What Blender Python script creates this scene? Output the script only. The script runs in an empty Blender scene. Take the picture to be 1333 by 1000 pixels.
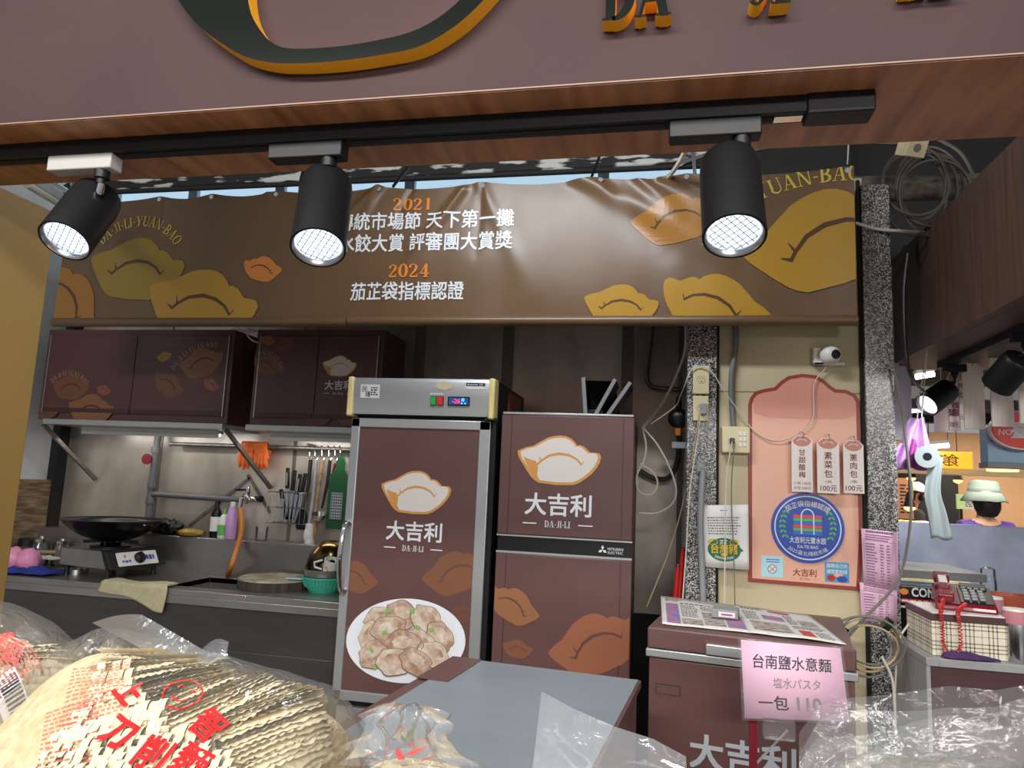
import bpy, bmesh, math, random
from mathutils import Vector, Matrix, noise
from mathutils.geometry import tessellate_polygon
random.seed(7)
SC = bpy.context.scene
COL = SC.collection
PI = math.pi

# ---------------------------------------------------------------- camera
FPX, CX, CY = 940.0, 666.5, 500.0            # focal length in pixels of a 1333 x 1000 frame
RM = Matrix(((0.97911755, -0.01519904, 0.20272595),
             (0.19860932, -0.14134793, -0.96983251),
             (0.04339541, 0.98984330, -0.13537757)))
EYE = Vector((0, 0, 1.5))
camd = bpy.data.cameras.new('camera')
camd.sensor_fit = 'HORIZONTAL'; camd.sensor_width = 36; camd.lens = FPX / 1333 * 36
camd.clip_start = 0.02; camd.clip_end = 200
cam = bpy.data.objects.new('camera', camd)
cam.matrix_world = Matrix.Translation(EYE) @ RM.to_4x4()
COL.objects.link(cam); SC.camera = cam

# ---------------------------------------------------------------- light and exposure
SC.view_settings.view_transform = 'Standard'; SC.view_settings.look = 'None'
SC.view_settings.gamma = 1; SC.view_settings.use_curve_mapping = False
SC.view_settings.exposure = 0.25
W = bpy.data.worlds.new('hall_air'); SC.world = W; W.use_nodes = True
W.node_tree.nodes['Background'].inputs[0].default_value = (0.93, 0.96, 1.0, 1)
W.node_tree.nodes['Background'].inputs[1].default_value = 0.27

def area(name, loc, sx, sy, power, col=(1, 1, 1), rot=(0, 0, 0)):
    l = bpy.data.lights.new(name, 'AREA'); l.shape = 'RECTANGLE'; l.size = sx; l.size_y = sy
    l.energy = power; l.color = col
    o = bpy.data.objects.new(name, l); o.location = loc; o.rotation_euler = rot; COL.objects.link(o)
    return o
# fluorescent rows of the market hall, over the aisle where the photographer stands
area('hall_light', (-1.0, -1.3, 3.50), 4.5, 0.30, 165, (1.0, 0.97, 0.93), (math.radians(50), 0, 0))
area('hall_light', (2.4, -5.0, 3.30), 4.5, 0.35, 210, (1.0, 0.97, 0.93), (math.radians(68), 0, 0))
# added light, unseen behind the sign board, for the banner's sheen and the kitchen
area('banner_fill', (-0.55, 2.25, 3.25), 1.3, 0.12, 30, (0.88, 0.94, 1.0), (math.radians(16), 0, 0))
area('cabinet_lamp', (-3.2, 4.08, 1.709), 1.0, 0.012, 1.7, (1.0, 0.93, 0.84))  # added under the long cabinet to brighten the kitchen wall
area('cabinet_lamp', (-2.05, 4.08, 1.709), 0.6, 0.012, 1.4, (1.0, 0.93, 0.84))
# lamps over the neighbouring food stall
area('neighbour_light', (2.5, 5.7, 2.58), 1.6, 0.6, 60, (1.0, 0.93, 0.82))
area('neighbour_light', (3.6, 8.7, 2.58), 2.4, 0.6, 130, (1.0, 0.88, 0.70))

# ---------------------------------------------------------------- pixel -> place
def ray(px, py):
    return RM @ Vector((px - CX, -(py - CY), -FPX))
def PY(px, py, Y):
    d = ray(px, py); return EYE + d * (Y / d.y)
def PX(px, py, X):
    d = ray(px, py); return EYE + d * (X / d.x)
def PZ(px, py, Z):
    d = ray(px, py); return EYE + d * ((Z - EYE.z) / d.z)

# ---------------------------------------------------------------- materials
def lin(c):
    return tuple(((x / 12.92) if x <= 0.04045 else ((x + 0.055) / 1.055) ** 2.4) for x in (v / 255.0 for v in c))
MATS = {}
def mat(name, col, rough=0.5, metal=0.0, spec=0.5, var=0.0, scale=(6, 6, 6), col2=None, bump=0.0, bscale=None,
        emit=0.0, detail=4.0, ramp=(0.35, 0.65), trans=0.0, alpha=1.0, coat=0.0, sub=0.0):
    m = bpy.data.materials.new(name); m.use_nodes = True
    nt = m.node_tree; b = nt.nodes['Principled BSDF']
    c = lin(col)
    b.inputs['Base Color'].default_value = (*c, 1)
    b.inputs['Roughness'].default_value = rough; b.inputs['Metallic'].default_value = metal
    b.inputs['Specular IOR Level'].default_value = spec
    if trans: b.inputs['Transmission Weight'].default_value = trans
    if coat: b.inputs['Coat Weight'].default_value = coat
    if sub:
        b.inputs['Subsurface Weight'].default_value = sub; b.inputs['Subsurface Radius'].default_value = (0.01, 0.006, 0.004)
    b.inputs['Alpha'].default_value = alpha
    if emit:
        b.inputs['Emission Color'].default_value = (*c, 1); b.inputs['Emission Strength'].default_value = emit
    if var or col2 or bump:
        tc = nt.nodes.new('ShaderNodeTexCoord'); mp = nt.nodes.new('ShaderNodeMapping')
        nt.links.new(tc.outputs['Object'], mp.inputs['Vector'])
        mp.inputs['Scale'].default_value = scale
        n = nt.nodes.new('ShaderNodeTexNoise'); n.inputs['Scale'].default_value = 1; n.inputs['Detail'].default_value = detail
        nt.links.new(mp.outputs['Vector'], n.inputs['Vector'])
        if var or col2:
            r = nt.nodes.new('ShaderNodeValToRGB')
            a = lin(col2) if col2 else tuple(x * (1 - var) for x in c)
            e = c if col2 else tuple(min(1, x * (1 + var)) for x in c)
            r.color_ramp.elements[0].position = ramp[0]; r.color_ramp.elements[1].position = ramp[1]
            r.color_ramp.elements[0].color = (*a, 1); r.color_ramp.elements[1].color = (*e, 1)
            nt.links.new(n.outputs['Fac'], r.inputs['Fac']); nt.links.new(r.outputs['Color'], b.inputs['Base Color'])
        if bump:
            n2 = n
            if bscale:
                mp2 = nt.nodes.new('ShaderNodeMapping'); mp2.inputs['Scale'].default_value = bscale
                nt.links.new(tc.outputs['Object'], mp2.inputs['Vector'])
                n2 = nt.nodes.new('ShaderNodeTexNoise'); n2.inputs['Scale'].default_value = 1; n2.inputs['Detail'].default_value = 3
                nt.links.new(mp2.outputs['Vector'], n2.inputs['Vector'])
            bp = nt.nodes.new('ShaderNodeBump'); bp.inputs['Strength'].default_value = bump; bp.inputs['Distance'].default_value = 0.01
            nt.links.new(n2.outputs['Fac'], bp.inputs['Height']); nt.links.new(bp.outputs['Normal'], b.inputs['Normal'])
    MATS[name] = m
    return m

def film_mat(name, tint=(240, 245, 250), haze=0.10, rough=0.12, ior=1.4, gloss=0.45):
    m = bpy.data.materials.new(name); m.use_nodes = True
    nt = m.node_tree; nt.nodes.remove(nt.nodes['Principled BSDF']); out = nt.nodes['Material Output']
    tr = nt.nodes.new('ShaderNodeBsdfTransparent'); gl = nt.nodes.new('ShaderNodeBsdfGlossy'); df = nt.nodes.new('ShaderNodeBsdfDiffuse')
    tl = nt.nodes.new('ShaderNodeBsdfTranslucent')
    gl.inputs['Roughness'].default_value = rough
    df.inputs['Color'].default_value = (*lin(tint), 1); tl.inputs['Color'].default_value = (*lin(tint), 1)
    md = nt.nodes.new('ShaderNodeMixShader'); md.inputs[0].default_value = 0.5
    nt.links.new(df.outputs[0], md.inputs[1]); nt.links.new(tl.outputs[0], md.inputs[2])
    m1 = nt.nodes.new('ShaderNodeMixShader'); m1.inputs[0].default_value = haze
    nt.links.new(tr.outputs[0], m1.inputs[1]); nt.links.new(md.outputs[0], m1.inputs[2])
    fr = nt.nodes.new('ShaderNodeFresnel'); fr.inputs['IOR'].default_value = ior
    m2 = nt.nodes.new('ShaderNodeMixShader')
    sc_ = nt.nodes.new('ShaderNodeMath'); sc_.operation = 'MULTIPLY'; sc_.inputs[1].default_value = gloss
    nt.links.new(fr.outputs[0], sc_.inputs[0]); nt.links.new(sc_.outputs[0], m2.inputs[0]); nt.links.new(m1.outputs[0], m2.inputs[1]); nt.links.new(gl.outputs[0], m2.inputs[2])
    nt.links.new(m2.outputs[0], out.inputs['Surface'])
    tc = nt.nodes.new('ShaderNodeTexCoord'); n = nt.nodes.new('ShaderNodeTexNoise')
    n.inputs['Scale'].default_value = 26; n.inputs['Detail'].default_value = 3; n.inputs['Distortion'].default_value = 1.2
    nt.links.new(tc.outputs['Object'], n.inputs['Vector'])
    bp = nt.nodes.new('ShaderNodeBump'); bp.inputs['Strength'].default_value = 0.4; bp.inputs['Distance'].default_value = 0.012
    nt.links.new(n.outputs['Fac'], bp.inputs['Height']); nt.links.new(bp.outputs['Normal'], gl.inputs['Normal'])
    MATS[name] = m
    return m

def granite():
    m = mat('granite', (120, 120, 122), rough=0.25)
    nt = m.node_tree; b = nt.nodes['Principled BSDF']
    tc = nt.nodes.new('ShaderNodeTexCoord'); v = nt.nodes.new('ShaderNodeTexVoronoi'); v.inputs['Scale'].default_value = 230
    nt.links.new(tc.outputs['Object'], v.inputs['Vector'])
    r = nt.nodes.new('ShaderNodeValToRGB'); r.color_ramp.interpolation = 'CONSTANT'
    sp = nt.nodes.new('ShaderNodeSeparateColor'); nt.links.new(v.outputs['Color'], sp.inputs['Color'])
    els = r.color_ramp.elements
    els[0].position = 0; els[0].color = (*lin((42, 42, 44)), 1)
    els[1].position = 0.36; els[1].color = (*lin((98, 97, 97)), 1)
    for p, c in ((0.55, (150, 148, 145)), (0.74, (190, 186, 178)), (0.93, (60, 60, 62))):
        e = els.new(p); e.color = (*lin(c), 1)
    nt.links.new(sp.outputs[0], r.inputs['Fac']); nt.links.new(r.outputs['Color'], b.inputs['Base Color'])
    return m

def plaid():
    m = mat('plaid', (232, 222, 196), rough=0.6)
    nt = m.node_tree; b = nt.nodes['Principled BSDF']
    tc = nt.nodes.new('ShaderNodeTexCoord'); sx = nt.nodes.new('ShaderNodeSeparateXYZ')
    nt.links.new(tc.outputs['Object'], sx.inputs[0])
    def mth(op, a, bb=None):
        n = nt.nodes.new('ShaderNodeMath'); n.operation = op
        for i, x in enumerate((a, bb)):
            if x is None: continue
            if isinstance(x, (int, float)): n.inputs[i].default_value = x
            else: nt.links.new(x, n.inputs[i])
        return n.outputs[0]
    h = mth('ADD', sx.outputs[0], sx.outputs[1])
    total = None
    for src in (h, sx.outputs[2]):
        for off, w in ((0.012, 0.06), (0.026, 0.06), (0.040, 0.06), (0.062, 0.03)):
            fr = mth('FRACT', mth('MULTIPLY', mth('ADD', src, 10 + off), 1 / 0.078))
            k = mth('MULTIPLY', mth('LESS_THAN', fr, w), 0.62)
            total = k if total is None else mth('ADD', total, k)
    mx = nt.nodes.new('ShaderNodeMix'); mx.data_type = 'RGBA'; mx.clamp_factor = True
    nt.links.new(total, mx.inputs['Factor'])
    mx.inputs['A'].default_value = (*lin((225, 216, 192)), 1); mx.inputs['B'].default_value = (*lin((38, 36, 40)), 1)
    nt.links.new(mx.outputs['Result'], b.inputs['Base Color'])
    return m

M = MATS
mat('fascia', (64, 45, 45), rough=0.6, spec=0.22, var=0.10, scale=(3, 3, 3), bump=0.05, bscale=(300, 300, 300))
mat('wood', (182, 126, 86), rough=0.42, col2=(130, 84, 56), scale=(26, 3.2, 26), detail=6, ramp=(0.3, 0.7))
mat('wood_dark', (98, 72, 60), rough=0.5, col2=(74, 52, 44), scale=(60, 60, 2.5), detail=6, ramp=(0.3, 0.7))
mat('gold_side', (250, 176, 36), rough=0.45)
mat('mirror_black', (16, 20, 16), rough=0.12, spec=0.3)
mat('black_metal', (22, 23, 25), rough=0.45, spec=0.3)
mat('black_plastic', (16, 16, 18), rough=0.35)
mat('adapter_sheen', (170, 168, 166), rough=0.5)  # white reflection on the track adapter, put into its colour
mat('reflector', (200, 200, 205), rough=0.25, metal=1)
mat('lamp_glow', (225, 238, 255), emit=1.7)
mat('tube_glow', (235, 243, 255), emit=6)
mat('window_glow', (176, 206, 226), emit=0.85, rough=0.3)
mat('steel', (150, 146, 142), rough=0.32, metal=0.8, var=0.22, scale=(1.2, 30, 3), bump=0.02, bscale=(4, 4, 300))
mat('steel_wall', (188, 178, 166), rough=0.34, metal=0.6, var=0.35, scale=(2.2, 2.2, 1.3), bump=0.06, bscale=(3, 3, 3))
mat('steel_seam', (120, 114, 108), rough=0.35, metal=0.6)
mat('steel_dark', (78, 73, 73), rough=0.42, metal=0.5, var=0.2, scale=(1, 1, 6))
mat('steel_bright', (190, 192, 195), rough=0.22, metal=1)
mat('steel_table', (150, 160, 166), rough=0.36, metal=0.4, var=0.05, scale=(3, 7, 4))
mat('chrome', (225, 225, 228), rough=0.08, metal=1)
mat('aluminium', (188, 190, 190), rough=0.38, metal=0.7)
mat('maroon', (98, 68, 65), rough=0.38, var=0.06, scale=(3, 3, 3))
mat('maroon_cab', (98, 62, 62), rough=0.36, var=0.05, scale=(3, 3, 3))
mat('maroon_dark', (74, 46, 46), rough=0.4)
mat('side_pink', (176, 122, 112), rough=0.5)
mat('banner_vinyl', (104, 78, 52), rough=0.37, spec=0.6, var=0.05, scale=(4, 4, 4), bump=0.04, bscale=(240, 240, 240))
mat('print_olive', (150, 124, 44), rough=0.32)
mat('print_gold', (176, 134, 46), rough=0.32)
mat('print_ochre', (158, 108, 42), rough=0.32)
mat('print_orange', (198, 120, 52), rough=0.32)
mat('print_tan', (148, 98, 66), rough=0.4)
mat('print_brown', (126, 82, 58), rough=0.4)
mat('print_rust', (150, 92, 66), rough=0.4)
mat('print_text', (176, 138, 116), rough=0.4)
mat('print_dim', (112, 70, 58), rough=0.4)
mat('print_crease', (82, 56, 36), rough=0.35)
mat('print_white', (226, 228, 230), rough=0.4)
mat('print_cream', (222, 214, 206), rough=0.4)
mat('print_logo_orange', (214, 150, 78), rough=0.4)
mat('print_yellow', (206, 178, 76), rough=0.35)
mat('print_num', (222, 130, 48), rough=0.35)
mat('tan_board', (134, 106, 54), rough=0.55, var=0.05, scale=(2, 2, 2))
mat('paint_white', (196, 200, 202), rough=0.6, var=0.06, scale=(3, 3, 3))
mat('paint_beige', (198, 184, 148), rough=0.6, var=0.05, scale=(2, 2, 2), bump=0.03, bscale=(90, 90, 90))
mat('plywood', (138, 116, 88), rough=0.7, col2=(78, 62, 46), scale=(8, 8, 60), detail=5)
mat('concrete', (120, 112, 102), rough=0.85, col2=(70, 62, 56), scale=(14, 14, 30), bump=0.4)
mat('peeling', (178, 182, 180), rough=0.8, col2=(26, 25, 25), scale=(4.2, 8, 20), detail=7, ramp=(0.50, 0.56), bump=0.3)
mat('dark', (22, 21, 22), rough=0.8)
mat('ceiling', (36, 35, 36), rough=0.9)
mat('floor_tile', (120, 114, 108), rough=0.35, var=0.15, scale=(3, 3, 3))
granite(); plaid()
mat('ivory', (214, 200, 160), rough=0.45)
mat('ivory_strip', (226, 210, 142), rough=0.45)
mat('white_plastic', (222, 220, 214), rough=0.4)
mat('grey_plastic', (138, 140, 142), rough=0.45)
mat('cable_white', (206, 200, 188), rough=0.5)
mat('cable_tan', (178, 156, 120), rough=0.5)
mat('cable_grey', (116, 112, 104), rough=0.6)
mat('cable_old', (84, 78, 70), rough=0.6)
mat('cable_black', (26, 25, 25), rough=0.5)
mat('conduit', (112, 112, 112), rough=0.5)
mat('pipe_steel', (120, 114, 108), rough=0.4, metal=0.7, var=0.2, scale=(20, 20, 20))
mat('pipe_grey', (92, 92, 94), rough=0.5)
mat('red', (190, 36, 34), rough=0.4)
mat('red_dark', (110, 26, 38), rough=0.35)
mat('red_phone', (118, 26, 36), rough=0.25, coat=0.3)
mat('red_cord', (196, 40, 48), rough=0.35)
mat('print_red', (212, 26, 30), rough=0.35)
mat('print_red_faint', (196, 84, 70), rough=0.4, alpha=0.75)
mat('green', (18, 74, 36), rough=0.4)
mat('green_led', (40, 150, 70), rough=0.3, emit=0.25)
mat('red_led', (200, 40, 36), rough=0.3, emit=0.25)
mat('display_blue', (36, 78, 140), rough=0.2, emit=0.25)
mat('display_red', (255, 50, 90), emit=1.5)
mat('display_cyan', (90, 190, 255), emit=1.2)
mat('orange_rubber', (226, 104, 26), rough=0.55, var=0.12, scale=(30, 30, 30))
mat('hose', (186, 112, 40), rough=0.35)
mat('teal', (62, 166, 142), rough=0.4)
mat('pink_bag', (222, 140, 176), rough=0.4, bump=0.2, bscale=(40, 40, 40))
mat('blue_cloth', (30, 48, 132), rough=0.8, var=0.15, scale=(20, 20, 20))
mat('cloth_white', (206, 202, 192), rough=0.85)
mat('towel', (190, 182, 146), rough=0.9, var=0.08, scale=(40, 40, 40), bump=0.6, bscale=(260, 260, 260))
mat('wood_light', (170, 140, 98), rough=0.6, col2=(120, 92, 60), scale=(10, 60, 60))
mat('block_wood', (158, 150, 126), rough=0.75, col2=(104, 96, 80), scale=(14, 14, 14))
mat('block_bark', (70, 60, 50), rough=0.85, col2=(42, 36, 30), scale=(40, 40, 5))
mat('wok_iron', (34, 33, 34), rough=0.28, metal=0.7, var=0.2, scale=(12, 12, 12))
mat('pot_gold', (150, 120, 70), rough=0.2, metal=1, col2=(60, 54, 50), scale=(3, 3, 9))
mat('paper', (228, 226, 222), rough=0.7)
mat('paper_pink', (228, 184, 210), rough=0.65)
mat('paper_sign', (226, 184, 204), rough=0.6)
mat('news', (206, 202, 196), rough=0.75, var=0.04, scale=(20, 20, 20))
mat('ink', (40, 38, 40), rough=0.6)
mat('ink_soft', (118, 112, 112), rough=0.7)
mat('ink_pink', (132, 84, 116), rough=0.7)
mat('ink_maroon', (120, 48, 44), rough=0.6)
mat('ink_grey', (132, 122, 128), rough=0.6)
mat('news_blue', (86, 120, 190), rough=0.7, col2=(200, 110, 90), scale=(26, 26, 26))
mat('news_photo', (120, 112, 104), rough=0.7, col2=(190, 176, 164), scale=(40, 40, 40), detail=6)
mat('news_red', (190, 70, 60), rough=0.7)
mat('poster_pink', (232, 176, 150), rough=0.45)
mat('poster_rose', (222, 150, 132), rough=0.45)
mat('poster_border', (150, 58, 46), rough=0.45)
mat('poster_maroon', (122, 52, 54), rough=0.45)
mat('tag_white', (232, 222, 214), rough=0.5, var=0.06, scale=(220, 20, 8))
mat('tag_blush', (196, 128, 112), rough=0.5)
mat('badge_blue', (36, 74, 168), rough=0.4)
mat('badge_ring', (214, 224, 238), rough=0.4)
mat('stripe_red', (224, 78, 84), rough=0.5)
mat('stripe_green', (98, 182, 92), rough=0.5)
mat('stripe_blue', (60, 112, 208), rough=0.5)
mat('sticker_cyan', (176, 222, 232), rough=0.4)
mat('sticker_blue', (62, 160, 206), rough=0.4)
mat('sticker_green', (40, 104, 58), rough=0.5)
mat('sticker_yellow', (226, 184, 44), rough=0.5)
mat('purple', (82, 48, 134), rough=0.75, var=0.1, scale=(30, 30, 30))
mat('purple_cloth', (66, 38, 86), rough=0.8, var=0.1, scale=(50, 50, 50))
mat('lilac_bag', (196, 150, 206), rough=0.35)
mat('magenta_bag', (160, 66, 146), rough=0.35)
mat('bag_roll', (150, 160, 160), rough=0.4)
mat('edge_beige', (140, 112, 96), rough=0.5)
mat('sage', (146, 160, 150), rough=0.8)
mat('hair', (20, 16, 16), rough=0.55)
mat('skin', (206, 156, 126), rough=0.55, sub=0.05)
mat('black_cloth', (24, 23, 28), rough=0.85)
mat('sign_orange', (240, 170, 40), emit=0.9, rough=0.5)
mat('sign_silver', (176, 180, 186), rough=0.4)
mat('sign_blue', (150, 182, 208), rough=0.4, var=0.03, scale=(3, 3, 3))
mat('sign_red', (196, 52, 44), rough=0.3, emit=0.15)
mat('food_wall', (176, 138, 104), rough=0.6, var=0.08, scale=(2, 2, 2))
mat('food_gold', (226, 178, 84), rough=0.5, emit=0.1)
mat('food_white', (232, 224, 204), rough=0.5)
mat('lamp_amber', (255, 206, 120), emit=2.2)
mat('lime', (190, 224, 150), rough=0.5, emit=0.2)
mat('partition', (150, 158, 176), rough=0.42, metal=0.6, var=0.15, scale=(5, 5, 5))
mat('counter_top', (150, 150, 150), rough=0.4, var=0.06, scale=(9, 9, 9))
mat('terracotta', (168, 80, 54), rough=0.4)
mat('cup_pink', (196, 128, 136), rough=0.4)
mat('noodle', (216, 202, 168), rough=0.62, var=0.07, scale=(30, 30, 30), sub=0.10)
mat('noodle_core', (208, 190, 152), rough=0.65, col2=(190, 166, 122), scale=(90, 40, 90), bump=0.8)
mat('noodle_fine', (232, 216, 176), rough=0.65, col2=(196, 172, 124), scale=(160, 30, 160), sub=0.1)
mat('plate_white', (228, 232, 238), rough=0.4)
mat('dumpling_skin', (208, 186, 166), rough=0.5, col2=(164, 128, 104), scale=(24, 24, 24), detail=5)
mat('dumpling_pale', (222, 208, 192), rough=0.5, col2=(188, 160, 138), scale=(30, 30, 30), detail=5)
mat('dumpling_edge', (128, 96, 76), rough=0.5)
mat('scallion', (130, 180, 92), rough=0.5)
film_mat('film', haze=0.06, rough=0.10)
film_mat('film_milky', tint=(226, 232, 238), haze=0.26, rough=0.2)
film_mat('film_clear', haze=0.09, rough=0.10, gloss=0.7)
film_mat('glass', haze=0.03, rough=0.03, gloss=1.0)

# ---------------------------------------------------------------- geometry helpers
def chain(o):
    m = Matrix.Identity(4)
    while o is not None:
        m = o.matrix_basis @ m; o = o.parent
    return m

class MB:
    """Collects shapes; build() links them as one mesh object."""
    def __init__(s): s.v = []; s.f = []
    def add(s, vs, fs):
        n = len(s.v); s.v += [Vector(v) for v in vs]; s.f += [tuple(i + n for i in f) for f in fs]; return s
    def box(s, x0, x1, y0, y1, z0, z1):
        x0, x1 = sorted((x0, x1)); y0, y1 = sorted((y0, y1)); z0, z1 = sorted((z0, z1))
        return s.add([(x0, y0, z0), (x1, y0, z0), (x1, y1, z0), (x0, y1, z0), (x0, y0, z1), (x1, y0, z1), (x1, y1, z1), (x0, y1, z1)],
                     [(3, 2, 1, 0), (4, 5, 6, 7), (0, 1, 5, 4), (1, 2, 6, 5), (2, 3, 7, 6), (3, 0, 4, 7)])
    def obox(s, c, ax, ay, az):                     # oriented box, half vectors
        c = Vector(c); vs = []
        for k in (-1, 1):
            for i, j in ((-1, -1), (1, -1), (1, 1), (-1, 1)):
                vs.append(c + Vector(ax) * i + Vector(ay) * j + Vector(az) * k)
        return s.add(vs, [(3, 2, 1, 0), (4, 5, 6, 7), (0, 1, 5, 4), (1, 2, 6, 5), (2, 3, 7, 6), (3, 0, 4, 7)])
    def bar(s, a, b, w, h, up=(0, 0, 1)):
        a = Vector(a); b = Vector(b); d = (b - a); l = d.length; d.normalize()
        sd = d.cross(Vector(up));
        if sd.length < 1e-4: sd = d.cross(Vector((1, 0, 0)))
        sd.normalize(); u = sd.cross(d)
        return s.obox((a + b) / 2, d * l / 2, sd * w / 2, u * h / 2)
    def tube(s, pts, r, n=8, cap=True):
        pts = [Vector(p) for p in pts]; N = len(pts); rs = r if isinstance(r, (list, tuple)) else [r] * N
        base = len(s.v); prev = None
        for i, p in enumerate(pts):
            t = (pts[min(i + 1, N - 1)] - pts[max(i - 1, 0)]).normalized()
            if prev is None:
                a = Vector((0, 0, 1)) if abs(t.z) < 0.9 else Vector((1, 0, 0))
                u = t.cross(a).normalized()
            else:
                u = (prev - t * prev.dot(t))
                u = u.normalized() if u.length > 1e-6 else t.orthogonal().normalized()
            prev = u; w = t.cross(u)
            for k in range(n):
                q = 2 * PI * k / n
                s.v.append(p + (u * math.cos(q) + w * math.sin(q)) * rs[i])
        for i in range(N - 1):
            for k in range(n):
                a = base + i * n + k; b = base + i * n + (k + 1) % n
                s.f.append((a, b, b + n, a + n))
        if cap:
            s.f.append(tuple(base + k for k in reversed(range(n)))); s.f.append(tuple(base + (N - 1) * n + k for k in range(n)))
        return s
    def lathe(s, prof, c=(0, 0, 0), n=24, axis=(0, 0, 1), cap=True):
        ax = Vector(axis).normalized(); u = ax.orthogonal().normalized(); w = ax.cross(u); c = Vector(c); base = len(s.v)
        for r, h in prof:
            for k in range(n):
                q = 2 * PI * k / n
                s.v.append(c + ax * h + (u * math.cos(q) + w * math.sin(q)) * max(r, 1e-5))
        for i in range(len(prof) - 1):
            for k in range(n):
                a = base + i * n + k; b = base + i * n + (k + 1) % n
                s.f.append((a, b, b + n, a + n))
        if cap:
            s.f.append(tuple(base + k for k in reversed(range(n))))
            s.f.append(tuple(base + (len(prof) - 1) * n + k for k in range(n)))
        return s
    def grid(s, fn, nu, nv):
        base = len(s.v)
        for j in range(nv + 1):
            for i in range(nu + 1): s.v.append(Vector(fn(i / nu, j / nv)))
        for j in range(nv):
            for i in range(nu):
                a = base + j * (nu + 1) + i
                s.f.append((a, a + 1, a + nu + 2, a + nu + 1))
        return s
    def prism(s, poly, fn, t0, t1):                 # poly in (u,v), fn(u,v,w)
        n = len(poly); A = [fn(u, v, t0) for u, v in poly]; B = [fn(u, v, t1) for u, v in poly]
        return s.add(A + B, [tuple(range(n)), tuple(reversed(range(n, 2 * n)))] + [((i + 1) % n, i, i + n, (i + 1) % n + n) for i in range(n)])
    def build(s, name, m, parent=None, local=False, bevel=0.0, smooth=True, solid=0.0, sub=0, angle=38):
        me = bpy.data.meshes.new(name)
        vs = s.v
        if parent is not None and not local:
            inv = chain(parent).inverted(); vs = [inv @ v for v in vs]
        me.from_pydata([tuple(v) for v in vs], [], s.f); me.validate()
        bm = bmesh.new(); bm.from_mesh(me); bmesh.ops.recalc_face_normals(bm, faces=bm.faces) if bevel or sub else None
        bm.to_mesh(me); bm.free()
        if isinstance(m, str): m = M[m]
        me.materials.append(m)
        if smooth:
            me.shade_smooth(); me.set_sharp_from_angle(angle=math.radians(angle))
        o = bpy.data.objects.new(name, me); COL.objects.link(o)
        if parent is not None: o.parent = parent
        if solid:
            md = o.modifiers.new('solid', 'SOLIDIFY'); md.thickness = solid; md.offset = 0
        if bevel:
            md = o.modifiers.new('bevel', 'BEVEL'); md.width = bevel; md.segments = 2; md.limit_method = 'ANGLE'
        if sub:
            md = o.modifiers.new('sub', 'SUBSURF'); md.levels = sub; md.render_levels = sub
        return o

def tag(o, label, cat, group=None, kind=None):
    o['label'] = label; o['category'] = cat
    if group: o['group'] = group
    if kind: o['kind'] = kind
    return o
def root(name, label, cat, loc=(0, 0, 0), rz=0.0, group=None):
    o = bpy.data.objects.new(name, None); o.empty_display_size = 0.05; COL.objects.link(o)
    o.location = loc; o.rotation_euler = (0, 0, rz)
    return tag(o, label, cat, group)
def struct(o, label=None):
    o['kind'] = 'structure'
    if label: o['label'] = label
    return o
def copy_tree(o, parent=None):
    c = o.copy(); COL.objects.link(c); c.parent = parent
    for ch in list(o.children): copy_tree(ch, c)
    return c

# ---- flat print: polygons and lettering laid on a mapped surface
def fmap(o, u=(1, 0, 0), v=(0, 0, 1), lift=0.0):
    o = Vector(o); u = Vector(u); v = Vector(v); n = u.cross(v).normalized()
    return lambda a, b, w=0.0: o + u * a + v * b + n * (w + lift)
def clip_poly(poly, x0, x1, y0, y1):
    def cl(p, ins, cut):
        out = []
        for i in range(len(p)):
            a = p[i - 1]; b = p[i]
            if ins(b):
                if not ins(a): out.append(cut(a, b))
                out.append(b)
            elif ins(a): out.append(cut(a, b))
        return out
    for k, lim, sg in ((0, x0, 1), (0, x1, -1), (1, y0, 1), (1, y1, -1)):
        if not poly: return poly
        def cut(a, b, k=k, lim=lim):
            t = (lim - a[k]) / (b[k] - a[k]); return (a[0] + (b[0] - a[0]) * t, a[1] + (b[1] - a[1]) * t)
        poly = cl(poly, lambda p, k=k, lim=lim, sg=sg: (p[k] - lim) * sg >= 0, cut)
    return poly
def area2(p): return sum(p[i - 1][0] * p[i][1] - p[i][0] * p[i - 1][1] for i in range(len(p)))
def flat(polys, mp, m, name, parent, w=0.0, grid=None, clip=None):
    """One flat printed piece made of 2-D polygons carried onto a surface by mp(u, v, w)."""
    bm = bmesh.new()
    for pi_, p in enumerate(polys):
        zz = (pi_ % 9) * 2.5e-5
        if clip: p = clip_poly(list(p), *clip)
        q = []
        for a in p:
            if not q or (abs(a[0] - q[-1][0]) + abs(a[1] - q[-1][1])) > 1e-6: q.append(a)
        if len(q) < 3: continue
        tris = tessellate_polygon([[Vector((a[0], a[1], 0)) for a in q]])
        vs = [bm.verts.new((a[0], a[1], zz)) for a in q]
        for t in tris:
            a, b, c = (q[i] for i in t)
            ar = (b[0] - a[0]) * (c[1] - a[1]) - (c[0] - a[0]) * (b[1] - a[1])
            if abs(ar) < 1e-12: continue
            try: bm.faces.new([vs[i] for i in (t if ar > 0 else reversed(t))])
            except ValueError: pass
    return flat_bm(bm, mp, m, name, parent, w, grid)
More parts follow.
